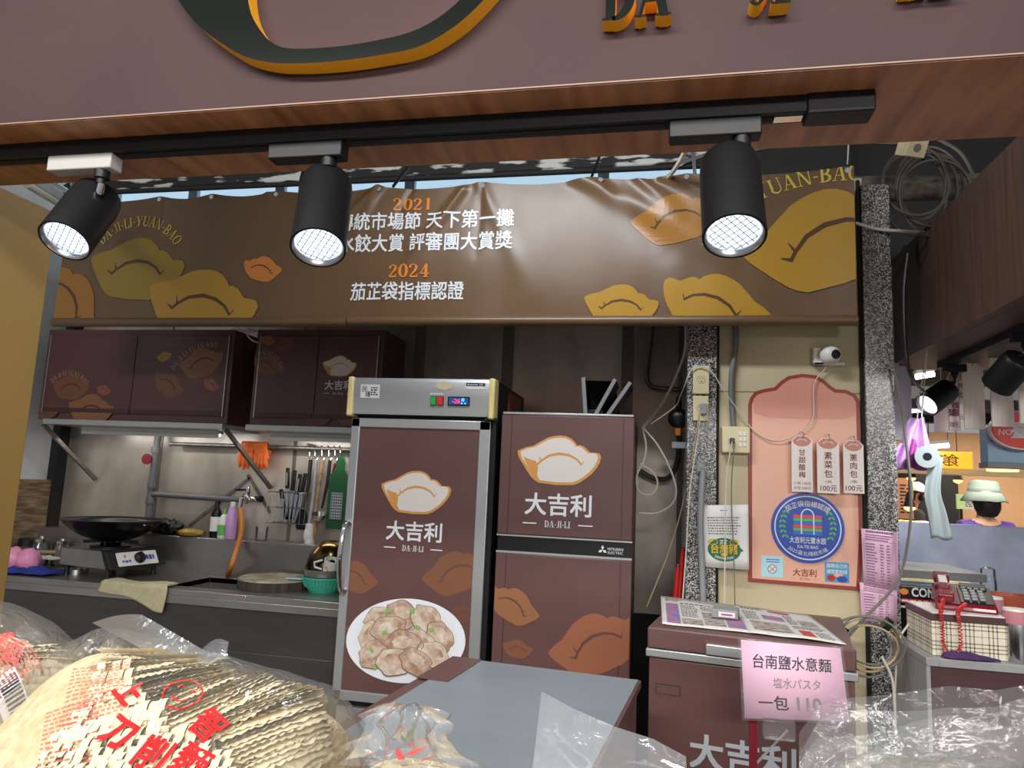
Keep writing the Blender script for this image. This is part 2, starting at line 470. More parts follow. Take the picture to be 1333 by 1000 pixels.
def flat_bm(bm, mp, m, name, parent, w=0.0, grid=None):
    if not bm.verts: bm.free(); return None
    if grid:
        for k in (0, 1):
            lo = min(v.co[k] for v in bm.verts); hi = max(v.co[k] for v in bm.verts); c = math.floor(lo / grid) * grid + grid
            while c < hi:
                no = [0, 0, 0]; no[k] = 1; co = [0, 0, 0]; co[k] = c
                bmesh.ops.bisect_plane(bm, geom=bm.verts[:] + bm.edges[:] + bm.faces[:], plane_co=co, plane_no=no); c += grid
    inv = chain(parent).inverted() if parent is not None else Matrix.Identity(4)
    for v in bm.verts: v.co = inv @ Vector(mp(v.co.x, v.co.y, w + v.co.z))
    me = bpy.data.meshes.new(name); bm.to_mesh(me); bm.free()
    me.materials.append(M[m] if isinstance(m, str) else m)
    o = bpy.data.objects.new(name, me); COL.objects.link(o)
    if parent is not None: o.parent = parent
    return o
def rect(x0, y0, x1, y1): return [(x0, y0), (x1, y0), (x1, y1), (x0, y1)]
def rrect(x0, y0, x1, y1, r, n=5):
    out = []
    for cx, cy, a in ((x1 - r, y0 + r, -90), (x1 - r, y1 - r, 0), (x0 + r, y1 - r, 90), (x0 + r, y0 + r, 180)):
        for k in range(n + 1):
            q = math.radians(a + 90 * k / n); out.append((cx + r * math.cos(q), cy + r * math.sin(q)))
    return out
def ell(cx, cy, rx, ry, n=40, a0=0, a1=360, rot=0):
    out = []; R = math.radians(rot)
    for k in range(n):
        q = math.radians(a0 + (a1 - a0) * k / (n if a1 - a0 == 360 else n - 1)); x = rx * math.cos(q); y = ry * math.sin(q)
        out.append((cx + x * math.cos(R) - y * math.sin(R), cy + x * math.sin(R) + y * math.cos(R)))
    return out
def stroke(pts, ws):
    """Polygons along a polyline with a width per point."""
    out = []; N = len(pts); L = []; Rr = []
    if not isinstance(ws, (list, tuple)): ws = [ws] * N
    for i, p in enumerate(pts):
        a = pts[max(i - 1, 0)]; b = pts[min(i + 1, N - 1)]; dx = b[0] - a[0]; dy = b[1] - a[1]; l = math.hypot(dx, dy) or 1
        nx, ny = -dy / l * ws[i] / 2, dx / l * ws[i] / 2
        L.append((p[0] + nx, p[1] + ny)); Rr.append((p[0] - nx, p[1] - ny))
    for i in range(N - 1): out.append([Rr[i], Rr[i + 1], L[i + 1], L[i]])
    return out
def arc(cx, cy, rx, ry, a0, a1, n=14):
    return [(cx + rx * math.cos(math.radians(a0 + (a1 - a0) * k / n)), cy + ry * math.sin(math.radians(a0 + (a1 - a0) * k / n))) for k in range(n + 1)]
def xf(polys, cx, cy, sc=1.0, rot=0.0, flip=False):
    c, s_ = math.cos(math.radians(rot)), math.sin(math.radians(rot)); out = []
    for p in polys:
        q = []
        for x, y in p:
            if flip: x = -x
            x *= sc; y *= sc; q.append((cx + x * c - y * s_, cy + x * s_ + y * c))
        out.append(q)
    return out

TXT = {}
def glyph_mesh(body, bold):
    k = (body, bold)
    if k not in TXT:
        c = bpy.data.curves.new('lettering', 'FONT'); c.body = body; c.size = 1; c.offset = 0.0; c.resolution_u = 3; c.fill_mode = 'FRONT'
        o = bpy.data.objects.new('lettering', c); me = bpy.data.meshes.new_from_object(o)
        v0 = [tuple(v.co[:2]) for v in me.vertices]; f0 = [tuple(p.vertices) for p in me.polygons]; vs = []; fs = []
        for dx, dy in (((1, 1), (-1, 1), (1, -1), (-1, -1)) if bold else ((0, 0),)):       # a heavier face: overlaid shifted strokes
            n0 = len(vs); vs += [(x + dx * bold * .8, y + dy * bold * .8, (dx + 2 * dy + 3) * 2.5e-5) for x, y in v0]; fs += [tuple(i + n0 for i in f) for f in f0]
        TXT[k] = (vs, fs)
        bpy.data.objects.remove(o); bpy.data.curves.remove(c); bpy.data.meshes.remove(me)
    return TXT[k]
def text(body, u, v, h, mp, m, parent, name='lettering', bold=0.0, rot=0.0, align='c', stretch=1.0, grid=None, w=0.0, shear=0.0, maxw=None, bend=0.0):
    """Lettering of em height h centred on (u, v); bend = degrees of arc it is set along."""
    vs, fs = glyph_mesh(body, bold)
    if not vs: return None
    x0 = min(p[0] for p in vs); x1 = max(p[0] for p in vs); y0 = min(p[1] for p in vs); y1 = max(p[1] for p in vs)
    sc = h; sx = h * stretch
    if maxw and (x1 - x0) * sx > maxw: sx = maxw / (x1 - x0)
    ax = {'c': (x0 + x1) / 2, 'l': x0, 'r': x1}[align]; ay = (y0 + y1) / 2
    c, s_ = math.cos(math.radians(rot)), math.sin(math.radians(rot))
    bm = bmesh.new(); nv = []
    Wd = (x1 - x0) * sx
    for x, y, zz in vs:
        x = (x - ax) * sx + (y - ay) * shear * sc; y = (y - ay) * sc
        if bend:
            R = Wd / math.radians(abs(bend)); q = x / R
            if bend > 0: x, y = (R + y) * math.sin(q), (R + y) * math.cos(q) - R
            else: x, y = (R - y) * math.sin(q), R - (R - y) * math.cos(q)
        nv.append(bm.verts.new((u + x * c - y * s_, v + x * s_ + y * c, zz)))
    for f in fs:
        try: bm.faces.new([nv[i] for i in f])
        except ValueError: pass
    bmesh.ops.recalc_face_normals(bm, faces=bm.faces)
    for f in bm.faces:
        if f.normal.z < 0: f.normal_flip()
    return flat_bm(bm, mp, m, name, parent, w, grid)

# ---- a serif alphabet for the brand lettering (letters and figures the place uses)
def SG(ch, T=0.15):
    t, S = T * .37, 0.08
    def stem(x, y0=0, y1=1, w=T, top=True, bot=True):
        o = [rect(x, y0, x + w, y1)]
        if bot: o.append(rect(x - S, y0, x + w + S, y0 + 0.05))
        if top: o.append(rect(x - S, y1 - 0.05, x + w + S, y1))
        return o
    def diag(a, b, w): return [[(a[0], a[1]), (a[0] + w, a[1]), (b[0] + w, b[1]), (b[0], b[1])]]
    if ch == 'I': return stem(S) , T + 2 * S
    if ch == 'L': return stem(S) + [rect(S, 0, .58, .055), [(.58, 0), (.61, .28), (.56, .28), (.44, .055)]], .62
    if ch == 'J': return stem(.24, .2, 1, bot=False) + stroke(arc(.16, .2, .155, .17, 0, -150, 10), [T, T * .9, .11, .09, .08, .07, .07, .07, .08, .1, .12]) , .24 + T + S
    if ch == 'D': return stem(S) + stroke(arc(S + .16, .5, .40, .472, 90, -90, 18), [t + (T - t) * math.sin(PI * k / 18) for k in range(19)]) + [rect(S, .945, S + .17, 1), rect(S, 0, S + .17, .055)], .76
    if ch == 'A': return diag((.08, 0), (.36, 1), t) + diag((.56, 0), (.33, 1), T) + [rect(.2, .3, .62, .35), rect(0, 0, .26, .05), rect(.46, 0, .82, .05)], .82
    if ch == 'Y': return stem(.3, 0, .45, top=False) + diag((.3, .42), (.06, 1), T) + diag((.40, .42), (.62, 1), t) + [rect(0, .95, .32, 1), rect(.52, .95, .78, 1)], .78
    if ch == 'U': return stem(S, .3, 1, bot=False) + [rect(.62, .3, .62 + t, 1), rect(.54, .95, .76, 1)] + stroke(arc(.38, .3, .27, .27, 180, 360, 14), [T - (T - t) * k / 14 for k in range(15)]), .76
    if ch == 'N': return [rect(.1, 0, .1 + t, 1), rect(.66, 0, .66 + t, 1), rect(0, 0, .26, .05), rect(.56, .95, .82, 1), rect(0, .95, .2, 1)] + diag((.60, 0), (.08, 1), T * .9), .82
    if ch == 'B': return stem(S) + stroke(arc(S + .14, .74, .30, .235, 90, -90, 12), [t + (T - t) * math.sin(PI * k / 12) for k in range(13)]) + stroke(arc(S + .14, .265, .36, .24, 90, -90, 12), [t + (T - t) * math.sin(PI * k / 12) for k in range(13)]) + [rect(S, .945, S + .15, 1), rect(S, 0, S + .15, .05), rect(S, .48, S + .15, .53)], .68
    if ch == 'O': return stroke(arc(.38, .5, .31, .47, 0, 360, 28), [t + (T - t) * abs(math.cos(2 * PI * k / 28)) for k in range(29)]), .76
    if ch == '-': return [rect(.04, .38, .30, .46)], .34
    if ch == '0': return stroke(arc(.29, .5, .21, .465, 0, 360, 28), [.07 + .11 * abs(math.cos(2 * PI * k / 28)) for k in range(29)]), .58
    if ch == '1': return stem(.2, 0, 1, w=.17, top=False) + [[(.06, .80), (.2, .86), (.37, 1), (.2, .94)]], .52
    if ch == '2': return stroke([(.08, .70), (.10, .86), (.20, .95), (.32, .95), (.43, .86), (.44, .70), (.36, .50), (.20, .28), (.08, .10)], [.16, .12, .08, .08, .14, .17, .15, .10, .09]) + [rect(.06, 0, .50, .13), [(.50, 0), (.54, .26), (.49, .26), (.44, .13)]], .60
    if ch == '4': return [rect(.30, 0, .46, 1), rect(.02, .24, .58, .34), rect(.22, 0, .54, .05)] + diag((.02, .28), (.34, 1), .07), .62
    return [], .3
def serif(body, u, v, h, mp, m, parent, name='lettering', rot=0.0, bend=0.0, stretch=1.0, gap=.05, grid=None, w=0.0, clip=None):
    items = []; x = 0
    for ch in body:
        p, a = SG(ch); items.append((x, a, p)); x += a + gap
    tot = (x - gap) * h * stretch; out = []
    for x, a, p in items:
        cx = (x + a / 2) * h * stretch - tot / 2
        if bend:
            R = tot / math.radians(bend); q = cx / R; bx, by, br = R * math.sin(q), R * math.cos(q) - R, -math.degrees(q)
        else: bx, by, br = cx, 0, 0
        loc = [[((qx - a / 2) * stretch, qy - .5) for qx, qy in poly] for poly in p]
        out += xf(loc, bx, by, h, br)
    return flat(xf(out, u, v, 1, rot), mp, m, name, parent, w, grid, clip)

# ---- the ingot dumpling of the shop's print
DUMP = [(.006, .196), (.10, .153), (.193, .13), (.27, .083), (.30, .067), (.362, .03), (.44, .008), (.515, 0), (.58, .006), (.638, .03), (.69, .075), (.715, .113),
        (.745, .104), (.79, .118), (.822, .144), (.868, .19), (.93, .188), (.975, .196), (1, .236), (.985, .30), (.945, .374), (.89, .44), (.822, .497), (.755, .545), (.684, .574),
        (.48, .582), (.27, .564), (.22, .535), (.178, .497), (.12, .42), (.07, .344), (.03, .285), (.009, .236)]
DUMP = [(x - .5, .29 - y) for x, y in DUMP]
CREASE = stroke([(-.30, -.03), (-.25, -.06), (-.21, -.02), (-.12, .045), (0, .075), (.12, .062), (.21, .02), (.27, -.045), (.30, .0)],
                [.008, .03, .022, .028, .032, .028, .022, .026, .008]) + stroke([(-.21, -.02), (-.23, .045)], [.02, .006])
def dumpling(u, v, width, rot, fill, mp, parent, crease='print_crease', flip=False, grid=None, clip=None, w=0.0, name='dumpling_print'):
    a = flat(xf([DUMP], u, v, width, rot, flip), mp, fill, name, parent, w, grid, clip)
    if a is not None:
        b = flat(xf(CREASE, u, v, width, rot, flip), mp, crease, 'crease_line', a, w + 0.0006, grid, clip)
    return a
def logo(u, v, width, mp, parent, words=True, wm='print_white', w=0.0):
    k = width
    a = flat(xf([DUMP], u, v, k), mp, 'print_logo_orange', 'logo_outline', parent, w)
    inner = [(x * .925, y * .90 + .002) for x, y in DUMP]
    flat(xf([inner], u, v, k), mp, 'print_cream', 'logo_fill', a, w + 0.0005)
    flat(xf([[(-.42, .03), (-.36, .00), (-.27, -.02), (-.24, -.10), (-.25, -.18), (-.22, -.24), (-.28, -.21), (-.36, -.10)]], u, v, k), mp, 'print_logo_orange', 'logo_shade', a, w + 0.0008)
    flat(xf(CREASE, u, v, k), mp, 'print_logo_orange', 'logo_crease', a, w + 0.0009)
    if words:
        text('大吉利', u + .01 * k, v - .52 * k, .27 * k, mp, wm, parent, 'lettering', bold=.022, w=w)
        serif('DA-JI-LI', u + .01 * k, v - .745 * k, .075 * k, mp, wm, parent, 'lettering', stretch=.92, w=w)
        flat([rect(u - .40 * k, v - .752 * k, u - .235 * k, v - .738 * k), rect(u + .255 * k, v - .752 * k, u + .42 * k, v - .738 * k)], mp, wm, 'lettering_rule', parent, w)
def lines(x0, y0, x1, y1, n, mp, m, parent, name='print_line', fill=.45, rag=.25, seed=1, w=0.0, chunk=None):
    """Rows of small print as broken bars."""
    rr = random.Random(seed); out = []; dy = (y1 - y0) / n; ck = chunk or abs(dy) * 1.1
    for i in range(n):
        y = y1 - dy * (i + .5); x = x0; xe = x1 - (x1 - x0) * rr.random() * rag
        while x < xe:
            l = ck * rr.uniform(.5, 1.4); out.append(rect(x, y - abs(dy) * fill / 2, min(x + l, xe), y + abs(dy) * fill / 2)); x += l + ck * .35
    return flat(out, mp, m, name, parent, w)
def swoop(pts, n=24):
    """Catmull-Rom through points."""
    P = [Vector(p) for p in pts]; P = [P[0] * 2 - P[1]] + P + [P[-1] * 2 - P[-2]]; out = []
    seg = len(P) - 3; per = max(2, n // seg)
    for i in range(seg):
        for k in range(per + (1 if i == seg - 1 else 0)):
            t = k / per; a, b, c, d = P[i:i + 4]
            out.append(.5 * ((2 * b) + (c - a) * t + (2 * a - 5 * b + 4 * c - d) * t * t + (3 * b - a - 3 * c + d) * t ** 3))
    return out
def cable(name, pts, r, m, label, cat='cable', group=None, n=40, parent=None, sides=6):
    o = MB().tube(swoop(pts, n), r, sides).build(name, m, parent)
    if parent is None: tag(o, label, cat, group)
    return o
# ================================================================ the setting
BW = 4.30                                            # kitchen back wall
fl = struct(MB().box(-7, 8, -5, 14, -0.05, 0).build('floor', 'floor_tile'), 'dark tiled market floor')
tl = MB().box(-.297, .297, -.297, .297, 0, .004)
first = None
for i in range(6):
    for j in range(5):
        if first is None:
            t = first = tl.build('tile', 'floor_tile', fl, local=True, bevel=.002)
        else:
            t = first.copy(); COL.objects.link(t); t.parent = fl
        t.location = (-1.55 + .6 * i, 1.9 + .6 * j, 0)
struct(MB().box(-6, 3.6, 1.3, 5.2, 3.95, 4.05).build('ceiling', 'ceiling'), 'dark unlit ceiling above the stall')

# back wall of the kitchen: steel sheets with cover strips
wb = struct(MB().box(-4.1, 0.45, BW, BW + .08, 0, 3.1).build('wall_back', 'dark'), 'stainless steel clad back wall of the kitchen')
xs = [-4.05, -3.28, -2.30, -1.50, -0.93, -0.20, 0.13, 0.42]
for a, b in zip(xs[:-1], xs[1:]):
    MB().box(a + .004, b - .004, BW - .012, BW, 0.8, 3.1).build('panel', 'steel_wall', wb, bevel=.002)
for x in (-1.50, -0.93, -0.20, 0.13):
    MB().box(x - .035, x + .035, BW - .018, BW - .012, 0.9, 3.1).build('cover_strip', 'steel_seam', wb, bevel=.001)
for x in (-3.28, -2.30):
    MB().box(x - .012, x + .012, BW - .017, BW - .012, 0.9, 2.4).build('cover_strip', 'steel_seam', wb, bevel=.001)
# long dent / fold in the sheet
wl = struct(MB().box(-4.14, -4.06, 1.7, BW, 0, 3.95).build('wall_left', 'paint_white'), 'white painted side wall of the kitchen')
MB().box(-4.06, -4.0, 4.20, BW, 0.9, 2.9).build('corner_post', 'dark', wl)

# upper zone: peeling beam, transom windows
struct(MB().box(-5, 0.25, 4.02, 4.07, PY(700, 221, 4.02).z, 3.9).build('beam', 'peeling', bevel=.01), 'dark ceiling beam with peeling white paint')
struct(MB().box(-5, 0.25, 4.03, 4.065, PY(700, 225, 4.02).z, PY(700, 221, 4.02).z).build('trim_1', 'dark'), 'dark lower lip of the peeling beam')
struct(MB().box(-5, 1.1, 4.45, 4.5, 3.0, 4.0).build('wall_upper', 'dark'), 'dark wall above the transom windows')
win = root('window_1', 'row of pale daylit transom windows above the long banner', 'window', (-1.6, 4.4, 3.08)); win['kind'] = 'structure'
fr = MB().box(-4.6, .25, 4.36, 4.42, 3.17, 3.20).box(-4.6, .25, 4.36, 4.42, 3.72, 3.76)
edges = [-4.6, -3.95, -3.3, -2.62, -1.95, -1.72, -1.62, -0.42, -0.34, 0.25]
for x in (-3.95, -3.3, -2.62, -1.67, -0.38): fr.box(x - .035, x + .035, 4.36, 4.42, 3.18, 3.74)
fr.build('window_frame', 'paint_white', win)
px = [-4.6, -3.95, -3.3, -2.62, -1.67, -0.38, .25]
for a, b in zip(px[:-1], px[1:]):
    MB().box(a + .03, b - .03, 4.395, 4.405, 3.20, 3.72).build('pane', 'window_glow', win)

# wall with the poster, between two granite pillars
WP = 3.46
wr = struct(MB().box(0.25, 0.90, WP, WP + .1, 0, 2.98).build('wall_poster', 'paint_beige'), 'beige board wall carrying the tall poster')
MB().box(.262, .872, WP - .006, WP, 0, 1.205).build('panel', 'paint_beige', wr, bevel=.001)
MB().box(.262, .872, WP - .006, WP, 1.209, 1.96).build('panel', 'paint_beige', wr, bevel=.001)
MB().box(.262, .872, WP - .006, WP, 1.964, 2.98).build('panel', 'paint_beige', wr, bevel=.001)
struct(MB().box(0.118, 0.250, 3.42, 4.28, 0, 2.98).build('pillar', 'granite', bevel=.003), 'speckled granite pillar carrying the power sockets')
struct(MB().box(0.250, 0.262, 3.44, 3.47, 0, 2.98).build('trim_2', 'dark'), 'black joint beside the granite pillar')
struct(MB().box(0.886, 1.006, 3.42, 3.80, 0, 2.93).build('pillar', 'granite', bevel=.003), 'speckled granite pillar with pink price lists taped on')
struct(MB().box(0.872, 0.886, 3.435, 3.47, 0, 2.96).build('trim_3', 'dark'), 'black joint beside the poster wall')
# rough concrete tie beam above the granite pillar, near-black backdrop standing in for the unlit void behind
struct(MB().tube([(.80, 3.62, 2.995), (1.9, 3.62, 2.975)], .062, 14).build('beam', 'concrete'), 'rough concrete tie beam behind the coiled cables')
struct(MB().box(1.05, 1.285, 4.10, 4.16, PY(1180, 573, 4.1).z, 2.75).build('wall_right', 'paint_white'), 'pale grey panel beyond the granite pillar')
struct(MB().box(.45, 3.6, 4.72, 4.78, 2.45, 4.0).build('void_backdrop', 'dark'), 'dark backdrop standing in for the unlit void beyond the pillar')

# ================================================================ sign header of the stall
hd = struct(MB().box(-2.7, 1.25, 1.246, 1.29, 2.2365, 3.25).build('sign_header', 'fascia', bevel=.002), 'purple brown painted fascia board over the stall front')  # top extended out of view to block hall light from the banner
MB().box(-2.7, 1.25, 1.291, 1.545, 2.2358, 2.249).box(-2.7, 1.25, 1.2475, 1.291, 2.2345, 2.2363).build('soffit', 'wood', hd)
MB().box(-2.7, 1.25, 1.53, 1.545, 2.249, 3.25).build('rear_board', 'wood', hd)
MB().box(-2.7, 1.25, 1.2445, 1.2462, 2.2362, 2.2390).build('edge_strip', 'edge_beige', hd)

# raised metal letters on the fascia
def sign_letter(ch, u0, z0, h, wd, label):
    polys, adv = SG(ch, .22)
    r = root('sign_letter', label, 'letter', (u0, 1.246, z0))
    f = MB(); sd = MB(); rr = fmap((u0, 1.246, z0))
    for pi_, p in enumerate(polys):
        k_ = (pi_ % 8) if len({round(a, 4) for a, b in p}) == 2 else 0            # square serifs sit a hair apart
        q = [(x * wd / adv + k_ * .0002, y * h + k_ * .0005) for x, y in p]
        if area2(q) < 0: q = q[::-1]
        n = len(q)
        A = [rr(a, b, .001) for a, b in q]; B = [rr(a, b, .034 - k_ * .0002) for a, b in q]
        f.add(B, [tuple(range(n))]); sd.add(A + B, [(i, (i + 1) % n, (i + 1) % n + n, i + n) for i in range(n)])
    sd.build('side_return', 'gold_side', r, smooth=False); f.build('face', 'mirror_black', r, smooth=False)
    return r
sign_letter('D', -.116, 2.338, .095, .060, 'raised letter D with gold sides on the fascia')
sign_letter('A', -.058, 2.338, .095, .064, 'raised letter A with gold sides on the fascia')
sign_letter('J', .142, 2.342, .095, .034, 'raised letter J with gold sides on the fascia')
sign_letter('I', .176, 2.342, .095, .032, 'raised letter I beside the letter J on the fascia')
sign_letter('L', .386, 2.348, .095, .046, 'raised letter L with gold sides on the fascia')
sign_letter('I', .436, 2.348, .095, .036, 'raised letter I beside the letter L on the fascia')

# big raised dumpling outline: black mirror ring with gold edge
lg = root('sign_emblem', 'large raised dumpling outline emblem in black mirror with gold edge', 'emblem', (-.66, 1.246, 2.30))
OUT = [(-1.06, 2.58), (-1.03, 2.52), (-.99, 2.455), (-.94, 2.40), (-.885, 2.358), (-.83, 2.325), (-.77, 2.307), (-.70, 2.300), (-.62, 2.299), (-.54, 2.304), (-.47, 2.313), (-.42, 2.334), (-.375, 2.365), (-.335, 2.405), (-.30, 2.45), (-.27, 2.50), (-.25, 2.58)]
INN = [(-.85, 2.58), (-.846, 2.52), (-.838, 2.46), (-.824, 2.415), (-.80, 2.378), (-.775, 2.352), (-.745, 2.337), (-.70, 2.331), (-.62, 2.330), (-.545, 2.336), (-.485, 2.346), (-.44, 2.364), (-.40, 2.392), (-.362, 2.43), (-.33, 2.47), (-.30, 2.52), (-.285, 2.58)]
OUT += [(-.20, 2.68), (-.19, 2.74), (-.32, 2.76), (-.44, 2.85), (-.66, 2.92), (-.88, 2.85), (-1.0, 2.76), (-1.12, 2.74), (-1.11, 2.68), (-1.06, 2.58)]
INN += [(-.27, 2.64), (-.27, 2.67), (-.37, 2.70), (-.48, 2.79), (-.66, 2.85), (-.79, 2.79), (-.84, 2.71), (-.87, 2.68), (-.865, 2.64), (-.85, 2.58)]
OUT = [tuple(p[:2]) for p in swoop([(a, b, 0) for a, b in OUT], 150)]; INN = [tuple(p[:2]) for p in swoop([(a, b, 0) for a, b in INN], 150)]
g = fmap((0, 1.246, 0)); face = MB(); side = MB(); inner = MB()
for i in range(len(OUT) - 1):
    a, b, c, d = OUT[i], OUT[i + 1], INN[i + 1], INN[i]
    face.add([g(*p, .038) for p in (a, b, c, d)], [(0, 1, 2, 3)])
    side.add([g(*a, .0), g(*b, .0), g(*b, .038), g(*a, .038)], [(0, 1, 2, 3)])
    inner.add([g(*d, .0), g(*c, .0), g(*c, .038), g(*d, .038)], [(3, 2, 1, 0)])
face.build('face', 'mirror_black', lg, smooth=False); side.build('gold_edge', 'gold_side', lg); inner.build('inner_edge', 'gold_side', lg)

# ================================================================ track lights
tr = root('light_track', 'black ceiling light track under the wooden soffit of the sign', 'light track', (-.8, 1.31, 2.236))
MB().box(-2.4, .36, 1.328, 1.372, 2.202, 2.236).build('rail', 'black_metal', tr, bevel=.002)
MB().box(-2.4, .28, 1.343, 1.357, 2.1995, 2.202).build('slot', 'dark', tr)
MB().box(.255, .372, 1.323, 1.377, 2.195, 2.236).build('feed_box', 'black_metal', tr, bevel=.003)
MB().box(.20, .25, 1.339, 1.361, 2.199, 2.2025).build('contact_cover', 'chrome', tr)

def spotlight(x, front, rear, label, boxmat='black_metal', Y=1.350, ztop=2.202, half=.085, stem_dx=.05, energy=8.5, tint=(.93, .96, 1.0), r=.056, group=None):
    F = Vector(front); B = Vector(rear); ax = (F - B).normalized(); L = (F - B).length
    o = root('track_spotlight', label, 'spotlight', (x, Y, ztop), group=group)
    MB().box(x - half, x + half, Y - .019, Y + .019, ztop - .036, ztop).build('adapter', boxmat, o, bevel=.003)
    sx = x + stem_dx
    MB().lathe([(.017, 0), (.017, -.018), (.011, -.02), (.011, -.03)], (sx, Y, ztop - .036), 16).build('swivel', 'black_metal', o)
    mid = B + ax * L * .25
    MB().tube([(sx, Y, ztop - .06), (sx, Y - .0, ztop - .085), (mid.x, mid.y + .0, max(mid.z + r * .6, ztop - .16))], .008, 8).build('stem', 'chrome' if boxmat != 'black_metal' else 'black_metal', o)
    h = MB().lathe([(0, -.004), (r * .86, -.004), (r * .93, 0.0), (r * .97, .012), (r, .03), (r, L), (r * .92, L)], B, 32, ax, cap=False)
    h.build('housing', 'black_metal', o)
    MB().lathe([(r * .92, L), (r * .86, L - .003), (r * .80, L - .012), (r * .76, L - .02)], B, 32, ax, cap=False).build('bezel', 'reflector', o)
    MB().lathe([(r * .78, L - .018), (r * .5, L - .014), (0.0, L - .012)], B, 32, ax, cap=False).build('lens', 'lamp_glow', o)
    u = ax.orthogonal().normalized(); w = ax.cross(u); lat = MB()
    for k in range(-3, 4):
        for a, b in ((u, w), (w, u)):
            hw = math.sqrt(max(0, (r * .76) ** 2 - (k * r * .21) ** 2))
            c = B + ax * (L - .0095) + a * k * r * .21
            lat.bar(c - b * hw, c + b * hw, .0014, .0009)
    lat.build('lens_grid', 'grey_plastic', o)
    l = bpy.data.lights.new('spot_lamp', 'SPOT'); l.energy = energy; l.color = tint; l.spot_size = math.radians(75); l.spot_blend = .6; l.shadow_soft_size = .03
    lo = bpy.data.objects.new('spot_lamp', l); COL.objects.link(lo); lo.parent = o
    lo.matrix_basis = chain(o).inverted() @ (Matrix.Translation(F + ax * .004) @ ax.to_track_quat('-Z', 'Y').to_matrix().to_4x4())
    return o
spotlight(PZ(94, 216, 2.166).x, PY(84, 314, 1.32), PY(128, 256, 1.41), 'black track spotlight on the adapter with a painted pale reflection beside the tan board', 'adapter_sheen')
spotlight(PZ(399, 208, 2.166).x, PY(414, 323, 1.30), PY(426, 238, 1.385), 'black track spotlight hanging in front of the banner year lettering')
spotlight(PZ(929, 188, 2.166).x, PY(956, 308, 1.285), PY(949, 212, 1.37), 'black track spotlight beside the feed end of the track')

# tan side board closing the stall end, with a white tube along its top
o = MB().box(-1.81, -1.77, .9, 1.742, 1.0, 2.236).build('side_board', 'tan_board', bevel=.003)
tag(o, 'tan painted upright side board at the stall end under the sign', 'board')
o = root('fluorescent_tube', 'unlit white fluorescent batten behind the tan side board', 'light', (-2.2, 2.6, 2.62))
a = PY(28, 226, 2.3); b = PY(84, 262, 2.9)
MB().bar(a, b, .05, .04).build('batten', 'paint_white', o, bevel=.004); MB().tube([a + Vector((.03, 0, -.045)), b + Vector((.03, 0, -.045))], .016, 12).build('tube', 'white_plastic', o)
o = root('cable_tray', 'grey metal hanger strip above the tan side board', 'tray', (-2.2, 3.0, 2.7))
MB().bar(PY(45, 222, 2.6), PY(92, 252, 3.4), .05, .006).build('strip', 'steel_bright', o); MB().bar(PY(92, 225, 3.4), PY(98, 262, 3.4), .03, .006, up=(1, 0, 0)).build('hanger', 'steel_bright', o)

# ================================================================ long banner
BY, BX0, BX1, BZT, BZB = 3.30, -3.275, .828, 2.968, 2.275
FOLDS = [((-1.42, 2.98), (-1.95, 2.48), .035, .020), ((-1.42, 2.98), (-1.62, 2.55), .03, .014), ((-1.25, 2.97), (-1.38, 2.66), .022, -.010),
         ((-.98, 2.94), (-1.42, 2.30), .035, .022), ((-.90, 2.98), (-.62, 2.40), .04, .012), ((-.88, 2.98), (-.90, 2.6), .02, -.010),
         ((-.42, 2.99), (.28, 2.58), .06, .030), ((-.14, 2.99), (.06, 2.78), .035, .022), ((-.30, 2.99), (.0, 2.60), .05, -.018), ((-.02, 2.97), (.22, 2.86), .03, .018),
         ((-2.66, 2.95), (-2.70, 2.55), .03, .006), ((-2.35, 2.95), (-2.28, 2.6), .03, .006), ((-2.05, 2.97), (-2.02, 2.85), .03, .014), ((-3.05, 2.6), (-2.9, 2.35), .05, .010), ((-2.8, 2.75), (-2.55, 2.40), .05, .010)]
TIES = (-3.2, -2.7, -2.38, -2.0, -1.42, -.88, -.30, .10, .80)
def bfold(u, v):
    d = 0.0
    for (x0, z0), (x1, z1), wd, am in FOLDS:
        dx, dz = x1 - x0, z1 - z0; L2 = dx * dx + dz * dz; t = ((u - x0) * dx + (v - z0) * dz) / L2
        tc = max(0, min(1, t)); q = math.hypot(u - x0 - dx * tc, v - z0 - dz * tc) / (wd * (.65 + .7 * tc))
        d += am * math.exp(-q * q) * (1 - .8 * tc)
    d += .006 * noise.noise((u * 2.2, v * 3.5, 3.1)) + .0025 * noise.noise((u * 9, v * 4, 7.7))
    return d
def bmap(u, v, w=0.0):
    k = (v - BZB) / (BZT - BZB)
    sag = 0
    for a, b in zip(TIES[:-1], TIES[1:]):
        if a <= u <= b: sag = .022 * math.sin(PI * (u - a) / (b - a))
    return Vector((u, BY - bfold(u, v) - w, v - sag * max(0, k) ** 6))
bn = root('banner', 'long brown vinyl shop banner printed with dumplings and award years', 'banner', (-1.22, BY, BZB))
MB().grid(lambda a, b: bmap(BX0 + (BX1 - BX0) * a, BZB + (BZT - BZB) * b), 520, 96).build('sheet', 'banner_vinyl', bn, angle=180)
